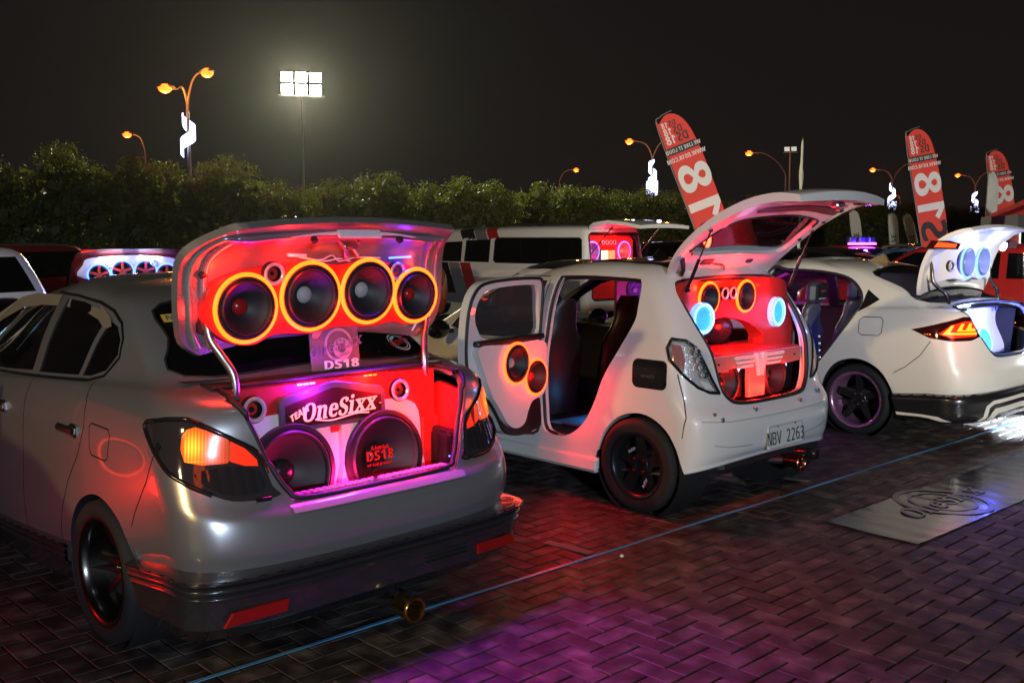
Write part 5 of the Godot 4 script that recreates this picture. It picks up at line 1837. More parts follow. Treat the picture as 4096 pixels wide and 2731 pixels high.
	gate.add(go[1])
	gate.add(lip(gi[0], 0.03, Vector3(0, 0.8, -0.5)))
	var L := ri.size() - 1
	for j in 40:
		gate.fq(ri[0][j], ri[0][j + 1], ro[0][j + 1], ro[0][j], Vector3(0, -1, -0.3))
		gate.fq(ri[L][j], ri[L][j + 1], ro[L][j + 1], ro[L][j], Vector3(0, 0, 1))
	for i in L:
		gate.fq(ri[i][0], ri[i + 1][0], ro[i + 1][0], ro[i][0], Vector3(-1, 0, 0))
		gate.fq(ri[i][40], ri[i + 1][40], ro[i + 1][40], ro[i][40], Vector3(1, 0, 0))
	var gp := part("tailgate", gate, M.white_paint, car)
	part("tailgate_window", (go[0] as MB).off(-0.015), M.tint_glass, gp)
	part("window_seal", seal(gi[0], 0.007), M.rubber, gp)
	var gd := MB.new()
	var lie := func(u: float, s: float) -> Transform3D:
		var best := Vector3.ZERO
		var bd := 1e9
		var nn := Vector3.DOWN
		for i in range(0, inn.v.size(), 3):
			var d := absf(inn.v[i].x - u) + absf(-inn.v[i].z - s)
			if d < bd:
				bd = d
				best = inn.v[i]
				nn = inn.n[i]
		var z := nn.normalized()
		var x := Vector3.RIGHT
		var y := z.cross(x).normalized()
		return Transform3D(Basis(x, y, z), Vector3(u, best.y, -s))
	for q in [[-0.24, 0.385, 0.12, 0.05], [0.22, 0.385, 0.07, 0.035], [0.30, -0.33, 0.075, 0.05]]:
		gd.extr(rrect(q[2], q[3], 0.014), lie.call(q[0], q[1]), 0.006, 0.002)
	for q in [[-0.52, 0.30], [-0.42, -0.10], [0.50, 0.02], [0.42, -0.15], [0.52, 0.2]]:
		gd.lathe(P2([0.014, 0, 0.012, 0.01, 0.0004, 0.012]), lie.call(q[0], q[1]) * facing(Vector3.ZERO), 12)
	part("gate_grommets", gd, M.black_plastic, gp)
	var gl2 := MB.new()
	var lx: Transform3D = lie.call(0.10, -0.30)
	gl2.box(lx.origin + lx.basis.z * 0.015, Vector3(0.09, 0.05, 0.03), lx.basis, 0.006)
	gl2.box(lx.origin + lx.basis.z * 0.035 + lx.basis.x * 0.02, Vector3(0.03, 0.05, 0.03), lx.basis * rot_z(30), 0.006)
	part("gate_latch", gl2, M.satin_metal, gp)
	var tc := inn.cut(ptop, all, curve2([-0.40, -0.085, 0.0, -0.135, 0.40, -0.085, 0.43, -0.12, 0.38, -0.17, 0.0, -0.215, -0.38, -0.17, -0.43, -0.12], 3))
	part("gate_recess_shade", (tc[0] as MB).off(0.004), mat("recess_shade_red", 0.10, 0.02, 0.02, 0.5), gp)  # flat dark red piece painted for the shade in the gate's recess
	for sg in [-1.0, 1.0]:
		var a := V(sg * 0.565, 1.345, 0.29)
		var b := V(sg * 0.555, 1.70, 0.13)
		var sm := MB.new()
		sm.tube(PackedVector3Array([a, a.lerp(b, 0.52)]), 0.011, 10)
		sm.lathe(P2([0.012, 0, 0.012, 0.02, 0.0004, 0.022]), Transform3D(rot_z(sg * 90), a), 8)
		var so := part("gas_strut", sm, M.black_gloss, car)
		var s2m := MB.new()
		s2m.tube(PackedVector3Array([a.lerp(b, 0.5), b]), 0.005, 8)
		s2m.ball(b, Vector3.ONE * 0.013)
		part("strut_rod", s2m, M.dark_metal, so)
	for sg in [-1.0, 1.0]:
		var hm := MB.new()
		hm.box(V(sg * 0.34, 1.452, 0.44), Vector3(0.07, 0.03, 0.06), rot_x(25), 0.006)
		part("gate_hinge", hm, M.white_paint, car)
	var cb := MB.new()
	cb.tube(curve([V(-0.17, 1.50, 0.40), V(-0.10, 1.487, 0.395), V(-0.04, 1.482, 0.398), V(-0.02, 1.455, 0.41)], 6), 0.005, 8)
	cb.tube(curve([V(-0.52, 1.54, 0.36), V(-0.51, 1.47, 0.36), V(-0.49, 1.435, 0.39)], 6), 0.014, 10)
	part("gate_cable", cb, M.rubber, car)
	# ---- boot: red speaker build
	var wall := MB.new()
	var wo := curve2([-0.60, 0.93, -0.60, 1.15, -0.585, 1.28, -0.55, 1.37, -0.40, 1.40, 0.0, 1.41, 0.40, 1.40, 0.55, 1.37, 0.585, 1.28, 0.60, 1.15, 0.60, 0.93, 0.36, 0.93, 0.34, 1.02, 0.24, 1.10, 0.05, 1.145, -0.10, 1.145, -0.24, 1.09, -0.30, 0.99, -0.32, 0.93], 4)
	var belly := func(p: Vector2) -> float: return 0.10 * smoothstep(0.22, 0.55, absf(p.x)) + 0.05 * smoothstep(1.30, 0.95, p.y)
	wall.add(board(wo, [[-0.19, 1.275, 0.092], [0.215, 1.280, 0.092]], Transform3D(Basis(), V(0, 0, 0.46)), 0.04, 0.025, belly))
	part("speaker_wall", wall, M.red_vinyl, car)
	for q in [-0.19, 0.215]:
		woofer(car, "midrange_speaker", V(q, 1.277, 0.405), rot_x(2), 0.094, M.led_amber, M.cap_red)
		omni(car, V(q * 1.6, 1.345, 0.385), Color(1.0, 0.13, 0.05), 0.04, 0.02)
	for q in [-0.032, 0.058]: tweeter(car, V(q, 1.305, 0.40), rot_x(2), 0.043)
	for sg in [-1.0, 1.0]:
		var fx := facing(V(sg * 0.41, 1.17, 0.285), rot_y(sg * 6))
		var fm := MB.new()
		fm.lathe(P2([0.098, -0.02, 0.098, 0.012, 0.092, 0.016, 0.074, 0.016, 0.070, 0.006]), fx, 36)
		var fo := part("lit_horn", fm, mat("ice_acrylic", 0.3, 0.55, 0.75, 0.15, 0.0, {"e": [0.20, 0.55, 1.3]}) if not M.has("ice_acrylic") else M.ice_acrylic, car)
		var rg := PackedVector3Array()
		for k in 40: rg.append(fx * Vector3(cos(TAU * k / 40) * 0.083, 0.014, sin(TAU * k / 40) * 0.083))
		var rm := MB.new()
		rm.tube(rg, 0.006, 8, -1.0, true)
		part("led_ring", rm, M.led_ice, fo)
		var bl := MB.new()
		for k in 9:
			var a := lerpf(-0.056, 0.056, k / 8.0)
			var hw := sqrt(0.068 * 0.068 - a * a) * 0.9
			bl.box(fx * Vector3(0, 0.004, 0) + fx.basis * Vector3(0.0, 0, a), Vector3(hw * 1.6, 0.0035, 0.02), fx.basis * Basis(Vector3.RIGHT, Vector3.BACK, Vector3.DOWN) * rot_z(10 * sg), 0.001)
		part("horn_fins", bl, mat("ice_fins", 0.2, 0.4, 0.6, 0.2, 0.0, {"e": [0.02, 0.14, 0.6]}) if not M.has("ice_fins") else M.ice_fins, fo)
		var bk := MB.new()
		bk.lathe(P2([0.070, 0.004, 0.05, -0.006, 0.0004, -0.01]), fx, 28, true)
		part("horn_back", bk, mat("ice_back", 0.05, 0.25, 0.5, 0.3, 0.0, {"e": [0.06, 0.5, 1.5]}) if not M.has("ice_back") else M.ice_back, fo)
		omni(car, V(sg * 0.40, 1.16, 0.21), Color(0.25, 0.55, 1.0), 0.03, 0.05)
	var sd := MB.new()
	sd.box(V(0.0, 1.02, 0.60), Vector3(0.55, 0.25, 0.02))
	sd.ball(V(0.02, 1.07, 0.50), Vector3(0.17, 0.10, 0.08), Basis(), 20, 10)
	part("spare_cover", sd, M.cap_black, car)
	var sh := MB.new()
	sh.box(V(0.0, 0.948, 0.36), Vector3(1.06, 0.02, 0.36), rot_x(2), 0.008)
	sh.box(V(-0.24, 0.985, 0.45), Vector3(0.26, 0.07, 0.08), rot_y(20), 0.02)
	part("boot_shelf", sh, M.red_vinyl, car)
	for sg in [-1.0, 1.0]:
		var sp := MB.new()
		sp.box(V(sg * 0.57, 0.86, 0.36), Vector3(0.02, 0.36, 0.22), rot_z(-sg * 5), 0.008)
		part("boot_side_panel", sp, M.black_vinyl, car)
	var bx := MB.new()
	bx.add(board(P2([-0.50, 0.665, 0.50, 0.665, 0.53, 0.94, -0.53, 0.94]), [[-0.27, 0.768, 0.122], [0.265, 0.768, 0.122]], Transform3D(Basis(), V(0, 0, 0.34)), 0.12, 0.03))
	part("subwoofer_box", bx, M.black_vinyl, car)
	for q in [-0.27, 0.265]:
		var sw := woofer(car, "subwoofer", V(q, 0.768, 0.205), Basis(), 0.130)
		var tx := MB.new()
		tx.add(text("DS18", 0.022, 0.001), Transform3D(Basis(), V(q, 0.765, 0.232)))
		part("cap_logo", tx, M.dull_red_print, sw)
	var tp := MB.new()
	tp.extr(P2([-0.085, 0.665, 0.085, 0.665, 0.095, 0.86, 0.30, 0.862, 0.31, 0.845, 0.49, 0.855, 0.50, 0.945, -0.50, 0.945, -0.49, 0.855, -0.31, 0.845, -0.30, 0.862, -0.095, 0.86]), Transform3D(Basis(), V(0, 0, 0.185)), 0.03, 0.005)
	part("centre_panel", tp, mat("red_light_tint", 0.62, 0.22, 0.19, 0.42) if not M.has("red_light_tint") else M.red_light_tint, car)  # white panel, its colour tinted red for the LED light on it
	var sc := MB.new()
	for q in [-0.42, 0.42]: sc.lathe(P2([0.007, 0, 0.007, 0.005, 0.0004, 0.007]), facing(V(q, 0.90, 0.154)), 10)
	part("panel_screw", sc, M.black_gloss, car)
	# plain striped plate with a pointed middle
	var em := MB.new()
	for sg in [-1.0, 1.0]:
		for k in 3:
			var y := 0.935 - k * 0.027
			var x1 := 0.27 - k * 0.02
			var pl := P2([0.055 + k * 0.012, y - 0.020, x1 - 0.012, y - 0.020, x1, y, 0.055 + k * 0.012, y])
			em.extr(pl if sg > 0 else mirrored(pl), Transform3D(Basis(), V(0, 0, 0.150)), 0.022, 0.003)
	em.extr(P2([-0.06, 0.942, -0.02, 0.942, 0.0, 0.90, 0.02, 0.942, 0.06, 0.942, 0.018, 0.80, 0.0, 0.84, -0.018, 0.80]), Transform3D(Basis(), V(0, 0, 0.148)), 0.027, 0.003)
	part("metal_plate", em, mat("brushed_plate", 0.88, 0.87, 0.86, 0.35, 0.0), car)
	for q in [-0.11, 0.12, 0.40]:
		var lt := MB.new()
		lt.extr(P2([-0.025, 0.0, 0.025, 0.0, 0.025 if q > 0 else -0.025, -0.05]), Transform3D(Basis(), V(q, 0.865, 0.214)), 0.004)
		part("corner_light", lt, mat("cool_panel", 0.5, 0.5, 0.6, 0.3, 0.0, {"e": [0.9, 0.95, 1.6]}) if not M.has("cool_panel") else M.cool_panel, car)
	omni(car, V(-0.11, 0.70, 0.10), Color(1.0, 0.10, 0.05), 0.20, 0.03)
	omni(car, V(0.11, 0.70, 0.10), Color(1.0, 0.10, 0.05), 0.20, 0.03)
	omni(car, V(0.0, 1.385, 0.33), Color(1.0, 0.12, 0.06), 0.26, 0.03)
	omni(car, V(0.0, 1.10, 0.36), Color(1.0, 0.10, 0.05), 0.10, 0.03)
	var bs := MB.new()
	for q in [[-0.60, 0.63, 0.05], [-0.56, 0.60, 0.02], [-0.25, 0.633, 0.0], [0.25, 0.633, 0.0], [0.52, 0.66, 0.03]]:
		bs.lathe(P2([0.014, 0, 0.014, 0.008, 0.008, 0.012, 0.0004, 0.012]), facing(V(q[0], q[1], q[2])), 12)
	part("bumper_fastener", bs, M.satin_metal, car)

func pearl_sedan() -> void:
	var car := thing("pearl_sedan", "white sedan at right with blue-lit boot, lit tail lamp and pink-rimmed black wheel", "car", Vector3(4.18, 0, -8.18), 42.0)
	var low := shell([
		{"y": 0.38, "s": 0.06, "f": 4.3, "w": 0.78, "wm": 0.80, "dr": 0.34, "n": 3.2, "ym": 0.22, "yf": 0.32},
		{"y": 0.45, "s": 0.01, "f": 4.36, "w": 0.815, "wm": 0.82, "dr": 0.36, "n": 3.2, "ym": 0.35, "yf": 0.42},
		{"y": 0.58, "s": 0.005, "f": 4.4, "w": 0.835, "wm": 0.825, "wf": 0.78, "dr": 0.36, "n": 3.0, "ym": 0.55, "yf": 0.55},
		{"y": 0.68, "s": 0.04, "f": 4.36, "w": 0.84, "wm": 0.825, "wf": 0.77, "dr": 0.36, "n": 3.0, "yc": 0.70, "ym": 0.68, "yf": 0.64},
		{"y": 0.84, "s": 0.065, "f": 4.22, "w": 0.838, "wm": 0.82, "wf": 0.74, "dr": 0.38, "n": 2.9, "yc": 0.86, "ym": 0.82, "yf": 0.74},
		{"y": 1.0, "s": 0.075, "f": 4.05, "w": 0.81, "wm": 0.80, "wf": 0.71, "dr": 0.40, "n": 2.8, "yc": 0.99, "ym": 0.93, "yf": 0.82},
		{"y": 1.085, "s": 0.11, "f": 3.8, "w": 0.765, "wm": 0.775, "wf": 0.68, "dr": 0.44, "n": 2.8, "yc": 1.075, "ym": 0.99, "yf": 0.89},
		{"y": 1.12, "s": 0.34, "f": 3.42, "w": 0.715, "wm": 0.745, "wf": 0.64, "dr": 0.30, "n": 2.9, "yc": 1.115, "ym": 1.04, "yf": 0.98},
		{"y": 1.235, "s": 0.62, "f": 3.1, "w": 0.675, "wm": 0.70, "wf": 0.59, "dr": 0.24, "n": 2.9, "yc": 1.225, "ym": 1.19, "yf": 1.13, "yn": 1.15},
		{"y": 1.355, "s": 0.93, "f": 2.76, "w": 0.615, "wm": 0.635, "wf": 0.53, "dr": 0.22, "n": 2.9, "yc": 1.34, "ym": 1.35, "yf": 1.29, "yn": 1.32},
		{"y": 1.42, "s": 1.16, "f": 2.55, "w": 0.545, "wm": 0.57, "wf": 0.46, "dr": 0.2, "n": 2.8, "yc": 1.405, "ym": 1.43, "yf": 1.37, "yn": 1.39},
		{"y": 1.45, "s": 1.38, "f": 2.4, "w": 0.38, "wm": 0.40, "wf": 0.32, "dr": 0.2, "n": 2.6, "yc": 1.445, "ym": 1.468, "yf": 1.42, "yn": 1.43},
		{"y": 1.462, "s": 1.6, "f": 2.25, "w": 0.0, "wm": 0.0, "wf": 0.0, "dr": 0.1, "ym": 1.478, "yf": 1.44},
	])
	var r: Array
	var all := func(p, n): return true
	var arch := curve2([0.655, 0.10, 0.665, 0.36, 0.75, 0.54, 0.89, 0.63, 1.04, 0.645, 1.20, 0.58, 1.31, 0.40, 1.34, 0.10], 4)
	var farch := PackedVector2Array()
	for p in arch: farch.append(p + Vector2(2.6, 0))
	for sg in [-1.0, 1.0]:
		for a in [arch, farch]:
			r = cut_side(low, sg, a, 0.05)
			low = r[1]
			if sg < 0: part("arch_edge", lip(r[0], 0.10, Vector3(1, 0, 0)), M.black_plastic, car)
	var opr := curve2([0.0, 0.69, 0.28, 0.695, 0.38, 0.725, 0.47, 0.81, 0.555, 0.92, 0.60, 1.02, 0.62, 1.16, 0.0, 1.16, -0.62, 1.16, -0.60, 1.02, -0.555, 0.92, -0.47, 0.81, -0.38, 0.725, -0.28, 0.695], 4)
	r = low.cut(prear, func(p, n): return n.z > 0.30 and p.z > -0.7 and p.y < 1.09, opr)
	low = r[1]
	var hole: MB = r[0]
	r = low.cut(ptop, func(p, n): return n.z <= 0.62 and n.y > 0.3 and p.y > 0.9 and p.y < 1.16 and p.z > -0.6, P2([-0.60, 0.0, 0.60, 0.0, 0.615, 0.22, 0.58, 0.29, 0.45, 0.325, 0.0, 0.33, -0.45, 0.325, -0.58, 0.29, -0.615, 0.22]))
	low = r[1]
	hole.add(r[0])
	part("boot_gutter", lip(hole, 0.06, Vector3(0, -0.35, -0.9).normalized()), M.pearl_paint, car)
	var sl := MB.new()
	for c: PackedVector3Array in hole.chains():
		var mv := PackedVector3Array()
		for p in c: mv.append(p * Vector3(0.972, 1, 1) + Vector3(0, 0.004 if p.y > 0.85 else 0.016, -0.02))
		if mv.size() > 20: sl.rope(mv, 0.012, 8)
	part("boot_seal", sl, M.rubber, car)
	r = low.cut(prear, func(p, n): return n.z > 0.2 and p.z > -1.7 and p.y > 1.12, curve2([-0.62, 1.135, 0.0, 1.15, 0.62, 1.135, 0.58, 1.25, 0.51, 1.365, 0.0, 1.405, -0.51, 1.365, -0.58, 1.25], 4))
	low = r[1]
	part("rear_window", (r[0] as MB).off(-0.004), M.tint_glass, car)
	part("window_seal", seal(r[0], 0.006), M.rubber, car)
	r = low.cut(prear, func(p, n): return n.z < -0.2 and p.z < -2.1 and p.y > 0.99, P2([-0.60, 1.0, 0.60, 1.0, 0.49, 1.35, -0.49, 1.35]))
	low = r[1]
	part("windscreen", (r[0] as MB).off(-0.004), M.mid_glass, car)
	# near rear doorway, door folded forward and out of sight; the other windows
	var dwy := curve2([2.08, 0.95, 2.08, 0.55, 2.04, 0.36, 1.75, 0.33, 1.50, 0.40, 1.36, 0.58, 1.22, 0.76, 1.06, 0.99, 1.02, 1.12, 1.06, 1.22, 1.20, 1.315, 1.45, 1.36, 1.80, 1.37, 2.02, 1.36], 4)
	r = cut_side(low, -1.0, dwy)
	low = r[1]
	part("doorway_edge", lip(r[0], 0.07, Vector3(1, 0, 0)), M.pearl_paint, car)
	sl = MB.new()
	for c: PackedVector3Array in (r[0] as MB).chains(): sl.rope(c, 0.013, 8)
	part("doorway_seal", sl, M.rubber, car)
	r = cut_side(low, -1.0, P2([0.985, 1.225, 0.865, 1.145, 1.02, 1.035, 1.005, 1.13]))
	low = r[1]
	part("quarter_window", (r[0] as MB).off(-0.003), M.black_gloss, car)
	for w in [[-1.0, [2.16, 1.0, 2.5, 0.99, 2.9, 1.0, 2.7, 1.14, 2.45, 1.27, 2.13, 1.355]], [1.0, [2.16, 1.0, 2.5, 0.99, 2.9, 1.0, 2.7, 1.14, 2.45, 1.27, 2.13, 1.355]], [1.0, [2.06, 1.01, 1.10, 1.06, 1.04, 1.15, 1.2, 1.30, 1.5, 1.35, 2.04, 1.355]]]:
		r = cut_side(low, w[0], P2(w[1]))
		low = r[1]
		part("side_window", (r[0] as MB).off(-0.005), M.mid_glass, car)
	for g in [[0.36, 0.84, 0.44, 0.72, 0.56, 0.62, 0.66, 0.56], [2.11, 0.97, 2.12, 0.7, 2.08, 0.33]]:
		r = cut_side(low, -1.0, gap(g, 0.006))
		low = r[1]
		part("panel_joint", (r[0] as MB).off(-0.008), M.rubber, car)
	for g in [[0.80, 1.005, 0.95, 1.0, 0.985, 0.97, 0.98, 0.87, 0.95, 0.85, 0.80, 0.855], [0.80, 0.855, 0.775, 0.88, 0.775, 0.98, 0.80, 1.005]]:
		r = cut_side(low, -1.0, gap(g, 0.006))
		low = r[1]
		part("fuel_flap_joint", (r[0] as MB).off(-0.006), M.rubber, car)
	# tail lamps
	for sg in [-1.0, 1.0]:
		var W := func(a: Array) -> Array:
			var o := []
			for i in range(0, a.size(), 3): o.append(V(a[i] * -sg, a[i + 1], a[i + 2]))
			return o
		r = cut_oblique(low, sg, 48.0, W.call([-0.825, 0.925, 0.53, -0.80, 0.985, 0.30, -0.70, 1.035, 0.14, -0.63, 1.03, 0.10, -0.585, 0.94, 0.085, -0.56, 0.875, 0.08, -0.66, 0.848, 0.10, -0.78, 0.845, 0.22, -0.82, 0.865, 0.38]))
		low = r[1]
		var lamp: MB = r[0]
		var hs := part("tail_lamp", lamp.off(0.002), mat("lamp_smoke", 0.035, 0.004, 0.004, 0.08) if not M.has("lamp_smoke") else M.lamp_smoke, car)
		var body: Array = W.call([-0.805, 0.90, 0.32, -0.775, 0.97, 0.22, -0.70, 1.0, 0.14, -0.62, 1.0, 0.10, -0.60, 0.88, 0.09, -0.78, 0.87, 0.22])
		part("lit_red_lens", (cut_oblique(lamp, sg, 48.0, body)[0] as MB).off(0.004), M.lamp_red, hs)
		for k in 3:
			var q := k * 0.052
			var st: Array = W.call([-0.80 + q, 0.895, 0.29 - q * 1.3, -0.775 + q, 0.965, 0.22 - q, -0.76 + q, 0.97, 0.20 - q, -0.775 + q, 0.912, 0.235 - q * 1.3, -0.60, 0.912 - k * 0.0, 0.09, -0.60, 0.895, 0.09])
			if k == 2: st = W.call([-0.695, 0.935, 0.14, -0.665, 0.985, 0.12, -0.645, 0.985, 0.11, -0.655, 0.945, 0.11, -0.62, 0.945, 0.10, -0.62, 0.93, 0.10])
			if k == 1: st = W.call([-0.75, 0.922, 0.19, -0.72, 0.98, 0.16, -0.705, 0.982, 0.14, -0.72, 0.932, 0.16, -0.61, 0.932, 0.10, -0.61, 0.92, 0.10])
			part("light_guide", (cut_oblique(lamp, sg, 48.0, st)[0] as MB).off(0.0055 + k * 0.001), M.lamp_hot, hs)
		var dots := MB.new()
		for k in 3: dots.box(V(sg * 0.828, 0.895, 0.37 + k * 0.02), Vector3(0.012, 0.008, 0.008), Basis(), 0.002)
		part("lamp_bulbs", dots, M.lamp_hot, hs)
		omni(car, V(sg * 0.85, 0.92, 0.05), Color(1, 0.3, 0.08), 0.02, 0.04)
	part("body", low, M.pearl_paint, car)
	part("cabin_lining", low.off(-0.05, true), M.cabin, car)
	# black skirt and diffuser with white strips
	var kit := shell([
		{"y": 0.19, "s": 0.06, "f": 4.3, "w": 0.80, "wm": 0.81, "dr": 0.36, "n": 3.4, "ym": 0.15},
		{"y": 0.23, "s": -0.01, "f": 4.38, "w": 0.835, "wm": 0.83, "dr": 0.38, "n": 3.4, "ym": 0.18},
		{"y": 0.32, "s": -0.015, "f": 4.4, "w": 0.842, "wm": 0.835, "dr": 0.38, "n": 3.3, "ym": 0.23},
		{"y": 0.42, "s": -0.012, "f": 4.4, "w": 0.842, "wm": 0.835, "dr": 0.38, "n": 3.2, "yc": 0.40, "ym": 0.28},
		{"y": 0.46, "s": 0.09, "f": 4.30, "w": 0.76, "wm": 0.76, "dr": 0.36, "n": 3.2, "yc": 0.425, "ym": 0.305},
	], 3)
	for sg in [-1.0, 1.0]:
		for a in [arch, farch]: kit = cut_side(kit, sg, a, -2.0)[1]
	for sg in [-1.0, 1.0]:
		for w in [[0.66, 0.222, 0.66, 0.246, 0.40, 0.252, 0.28, 0.248, 0.18, 0.215, 0.26, 0.212, 0.34, 0.228, 0.42, 0.232]]:
			r = cut_side(kit, sg, P2(w), 0.3)
			kit = r[1]
			part("skirt_strip", (r[0] as MB).off(0.006), M.pearl_paint, car)
		for w in [[0.64, 0.222, 0.60, 0.25, 0.56, 0.335, 0.48, 0.372, 0.0, 0.382, 0.0, 0.352, 0.46, 0.342, 0.52, 0.315, 0.56, 0.235, 0.60, 0.212], [0.54, 0.225, 0.49, 0.275, 0.44, 0.305, 0.0, 0.315, 0.0, 0.272, 0.40, 0.262, 0.44, 0.24, 0.48, 0.212]]:
			var poly := P2(w)
			if sg < 0: poly = mirrored(poly)
			r = kit.cut(prear, func(p, n): return n.z > 0.25 and p.z > -0.6, poly)
			kit = r[1]
			part("skirt_strip", (r[0] as MB).off(0.006), M.pearl_paint, car)
		var rm := MB.new()
		rm.extr(rrect(0.16, 0.05, 0.02), Transform3D(rot_y(sg * 34), V(sg * 0.70, 0.335, 0.11)), 0.012, 0.004)
		part("reflector", rm, M.reflector_red, car)
	part("bumper_skirt", kit, M.black_paint, car)
	var un := MB.new()
	un.box(V(0, 0.24, 2.1), Vector3(1.4, 0.06, 3.9))
	part("underbody", un, M.black_plastic, car)
	var ws := {"n": 5, "lip": mat("pink_lip", 0.62, 0.30, 0.52, 0.25, 0.8) if not M.has("pink_lip") else M.pink_lip, "spoke": M.black_wheel, "dish": 0.06, "wa": 0.024, "wb": 0.028, "rise": 0.02}
	for q in [[-0.725, 1.0], [0.725, 1.0], [-0.725, 3.6], [0.725, 3.6]]:
		wheel(car, V(q[0], 0.297, q[1]), signf(q[0]), 0.30, 0.20, 0.232, ws)
	for s in [1.0, 3.6]:
		for sg in [-1.0, 1.0]:
			var wm := MB.new()
			wm.lathe(P2([0.345, -0.02, 0.345, 0.28, 0.0004, 0.28]), Transform3D(Basis(Vector3(0, 1, 0), Vector3(-sg, 0, 0), Vector3(0, 0, -sg)), V(sg * 0.79, 0.31, s)), 28)
			part("wheel_well", wm, M.black_plastic, car)
	# roof fin
	var fin := MB.new()
	fin.extr(P2([-0.14, 0, 0.10, 0, 0.095, 0.03, 0.06, 0.085, 0.045, 0.09]), Transform3D(Basis(Vector3(0, 0, 1), Vector3.UP, Vector3(-1, 0, 0)), V(0.02, 1.425, 1.27)), 0.04, 0.012)
	part("roof_fin", fin, M.pearl_paint, car)
	# cabin
	for q in [[-0.37, 1.80], [0.36, 1.80]]:
		var st := front_seat(car, V(q[0], 0, q[1]), mat("seat_leather", 0.05, 0.052, 0.062, 0.38) if not M.has("seat_leather") else M.seat_leather, 0.86)
		var hr := MB.new()
		hr.box(V(q[0], 1.16, q[1] - 0.13), Vector3(0.25, 0.19, 0.10), rot_x(4), 0.035)
		part("headrest", hr, M.seat_leather, st)
		var mo := MB.new()
		mo.box(V(q[0] + 0.02, 1.165, q[1] - 0.185), Vector3(0.19, 0.145, 0.018), rot_x(4), 0.006)
		var mp := part("headrest_monitor", mo, M.black_gloss, st)
		var tx := MB.new()
		tx.add(text("pioneer", 0.016, 0.001), Transform3D(rot_x(4), V(q[0] + 0.03, 1.175, q[1] - 0.196)))
		part("monitor_print", tx, M.red_print, st)
		var bt := MB.new()
		for k in 6: bt.box(V(q[0] - 0.04 + k * 0.022, 1.105, q[1] - 0.191), Vector3(0.010, 0.008, 0.004), Basis(), 0.001)
		part("monitor_buttons", bt, M.white_print, st)
	var fb := MB.new()
	fb.box(V(0, 0.36, 1.9), Vector3(1.5, 0.03, 2.4))
	fb.box(V(0.05, 0.50, 1.15), Vector3(1.2, 0.18, 0.46), Basis(), 0.05)
	part("cabin_floor", fb, M.carpet, car)
	var pil := MB.new()
	pil.box(V(0.62, 0.95, 1.30), Vector3(0.03, 0.75, 0.5), rot_z(6), 0.01)
	part("cabin_side_trim", pil, M.white_vinyl, car)
	omni(car, V(-0.3, 0.62, 1.35), Color(0.3, 0.35, 1.0), 0.12, 0.04)
	omni(car, V(0.1, 1.28, 1.5), Color(0.95, 0.95, 1.0), 0.05, 0.04)
	# boot
	var tub := MB.new()
	tub.fq(V(-0.36, 0.655, 0.14), V(0.36, 0.655, 0.14), V(0.62, 0.655, 0.9), V(-0.62, 0.655, 0.9), Vector3.UP)
	tub.fq(V(0.56, 0.65, 0.30), V(0.60, 0.65, 0.9), V(0.60, 1.05, 0.9), V(0.59, 1.04, 0.28), Vector3.LEFT)
	tub.fq(V(-0.66, 1.105, 0.9), V(0.66, 1.105, 0.9), V(0.66, 1.105, 0.36), V(-0.66, 1.105, 0.36), Vector3.DOWN)
	part("boot_floor", tub, M.carpet, car)
	var wall := MB.new()
	wall.add(board(P2([-0.64, 0.655, 0.62, 0.655, 0.60, 1.10, -0.62, 1.10]), [[0.20, 0.775, 0.098]], Transform3D(Basis(), V(0, 0, 0.50)), 0.05, 0.04, func(p): return 0.10 * smoothstep(0.95, 0.68, p.y)))
	part("speaker_wall", wall, M.white_vinyl, car)
	var sp := woofer(car, "lit_speaker", V(0.20, 0.775, 0.375), rot_x(-16), 0.10, M.led_ice, M.cap_black, mat("ice_cone", 0.1, 0.35, 0.5, 0.3, 0.0, {"e": [0.06, 0.9, 1.7]}) if not M.has("ice_cone") else M.ice_cone)
	omni(car, V(0.20, 0.80, 0.27), Color(0.2, 0.6, 1.0), 0.05, 0.04)
	var scn := MB.new()
	scn.box(V(-0.22, 0.985, 0.42), Vector3(0.20, 0.14, 0.02), rot_y(-10), 0.006)
	var so := part("boot_screen", scn, M.black_gloss, car)
	var sf := MB.new()
	sf.box(V(-0.22, 0.985, 0.407), Vector3(0.17, 0.115, 0.003), rot_y(-10), 0.001)
	part("screen_face", sf, M.screen_glow, so)
	var ls := MB.new()
	ls.box(V(-0.22, 1.088, 0.40), Vector3(0.30, 0.012, 0.02), Basis(), 0.003)
	part("led_strip", ls, M.led_white, car)
	omni(car, V(-0.20, 1.06, 0.33), Color(0.6, 0.72, 1.0), 0.30, 0.04)
	omni(car, V(0.30, 1.0, 0.30), Color(0.25, 0.3, 1.0), 0.30, 0.04)
	# lid
	var prof := [[0.60, 1.19, 0.60], [0.585, 1.26, 0.635], [0.565, 1.37, 0.648], [0.53, 1.47, 0.648], [0.475, 1.555, 0.635], [0.41, 1.615, 0.615], [0.34, 1.665, 0.59], [0.26, 1.70, 0.56], [0.19, 1.715, 0.53]]
	var sheet := lid_sheets(prof)
	var lp := part("boot_lid", sheet[0], M.pearl_paint, car)
	var pod := MB.new()
	var po := curve2([-0.52, 1.56, -0.55, 1.42, -0.52, 1.30, -0.30, 1.32, -0.15, 1.30, 0.0, 1.325, 0.15, 1.30, 0.30, 1.32, 0.52, 1.30, 0.55, 1.42, 0.52, 1.56, 0.3, 1.60, 0.0, 1.615, -0.3, 1.60], 4)
	pod.add(board(po, [[-0.148, 1.455, 0.117], [0.148, 1.455, 0.117]], Transform3D(Basis(), V(0, 0, 0.545)), 0.05, 0.03, func(p): return 0.085 * smoothstep(0.50, 0.12, absf(p.x))))
	part("speaker_pod", pod, M.white_vinyl, lp)
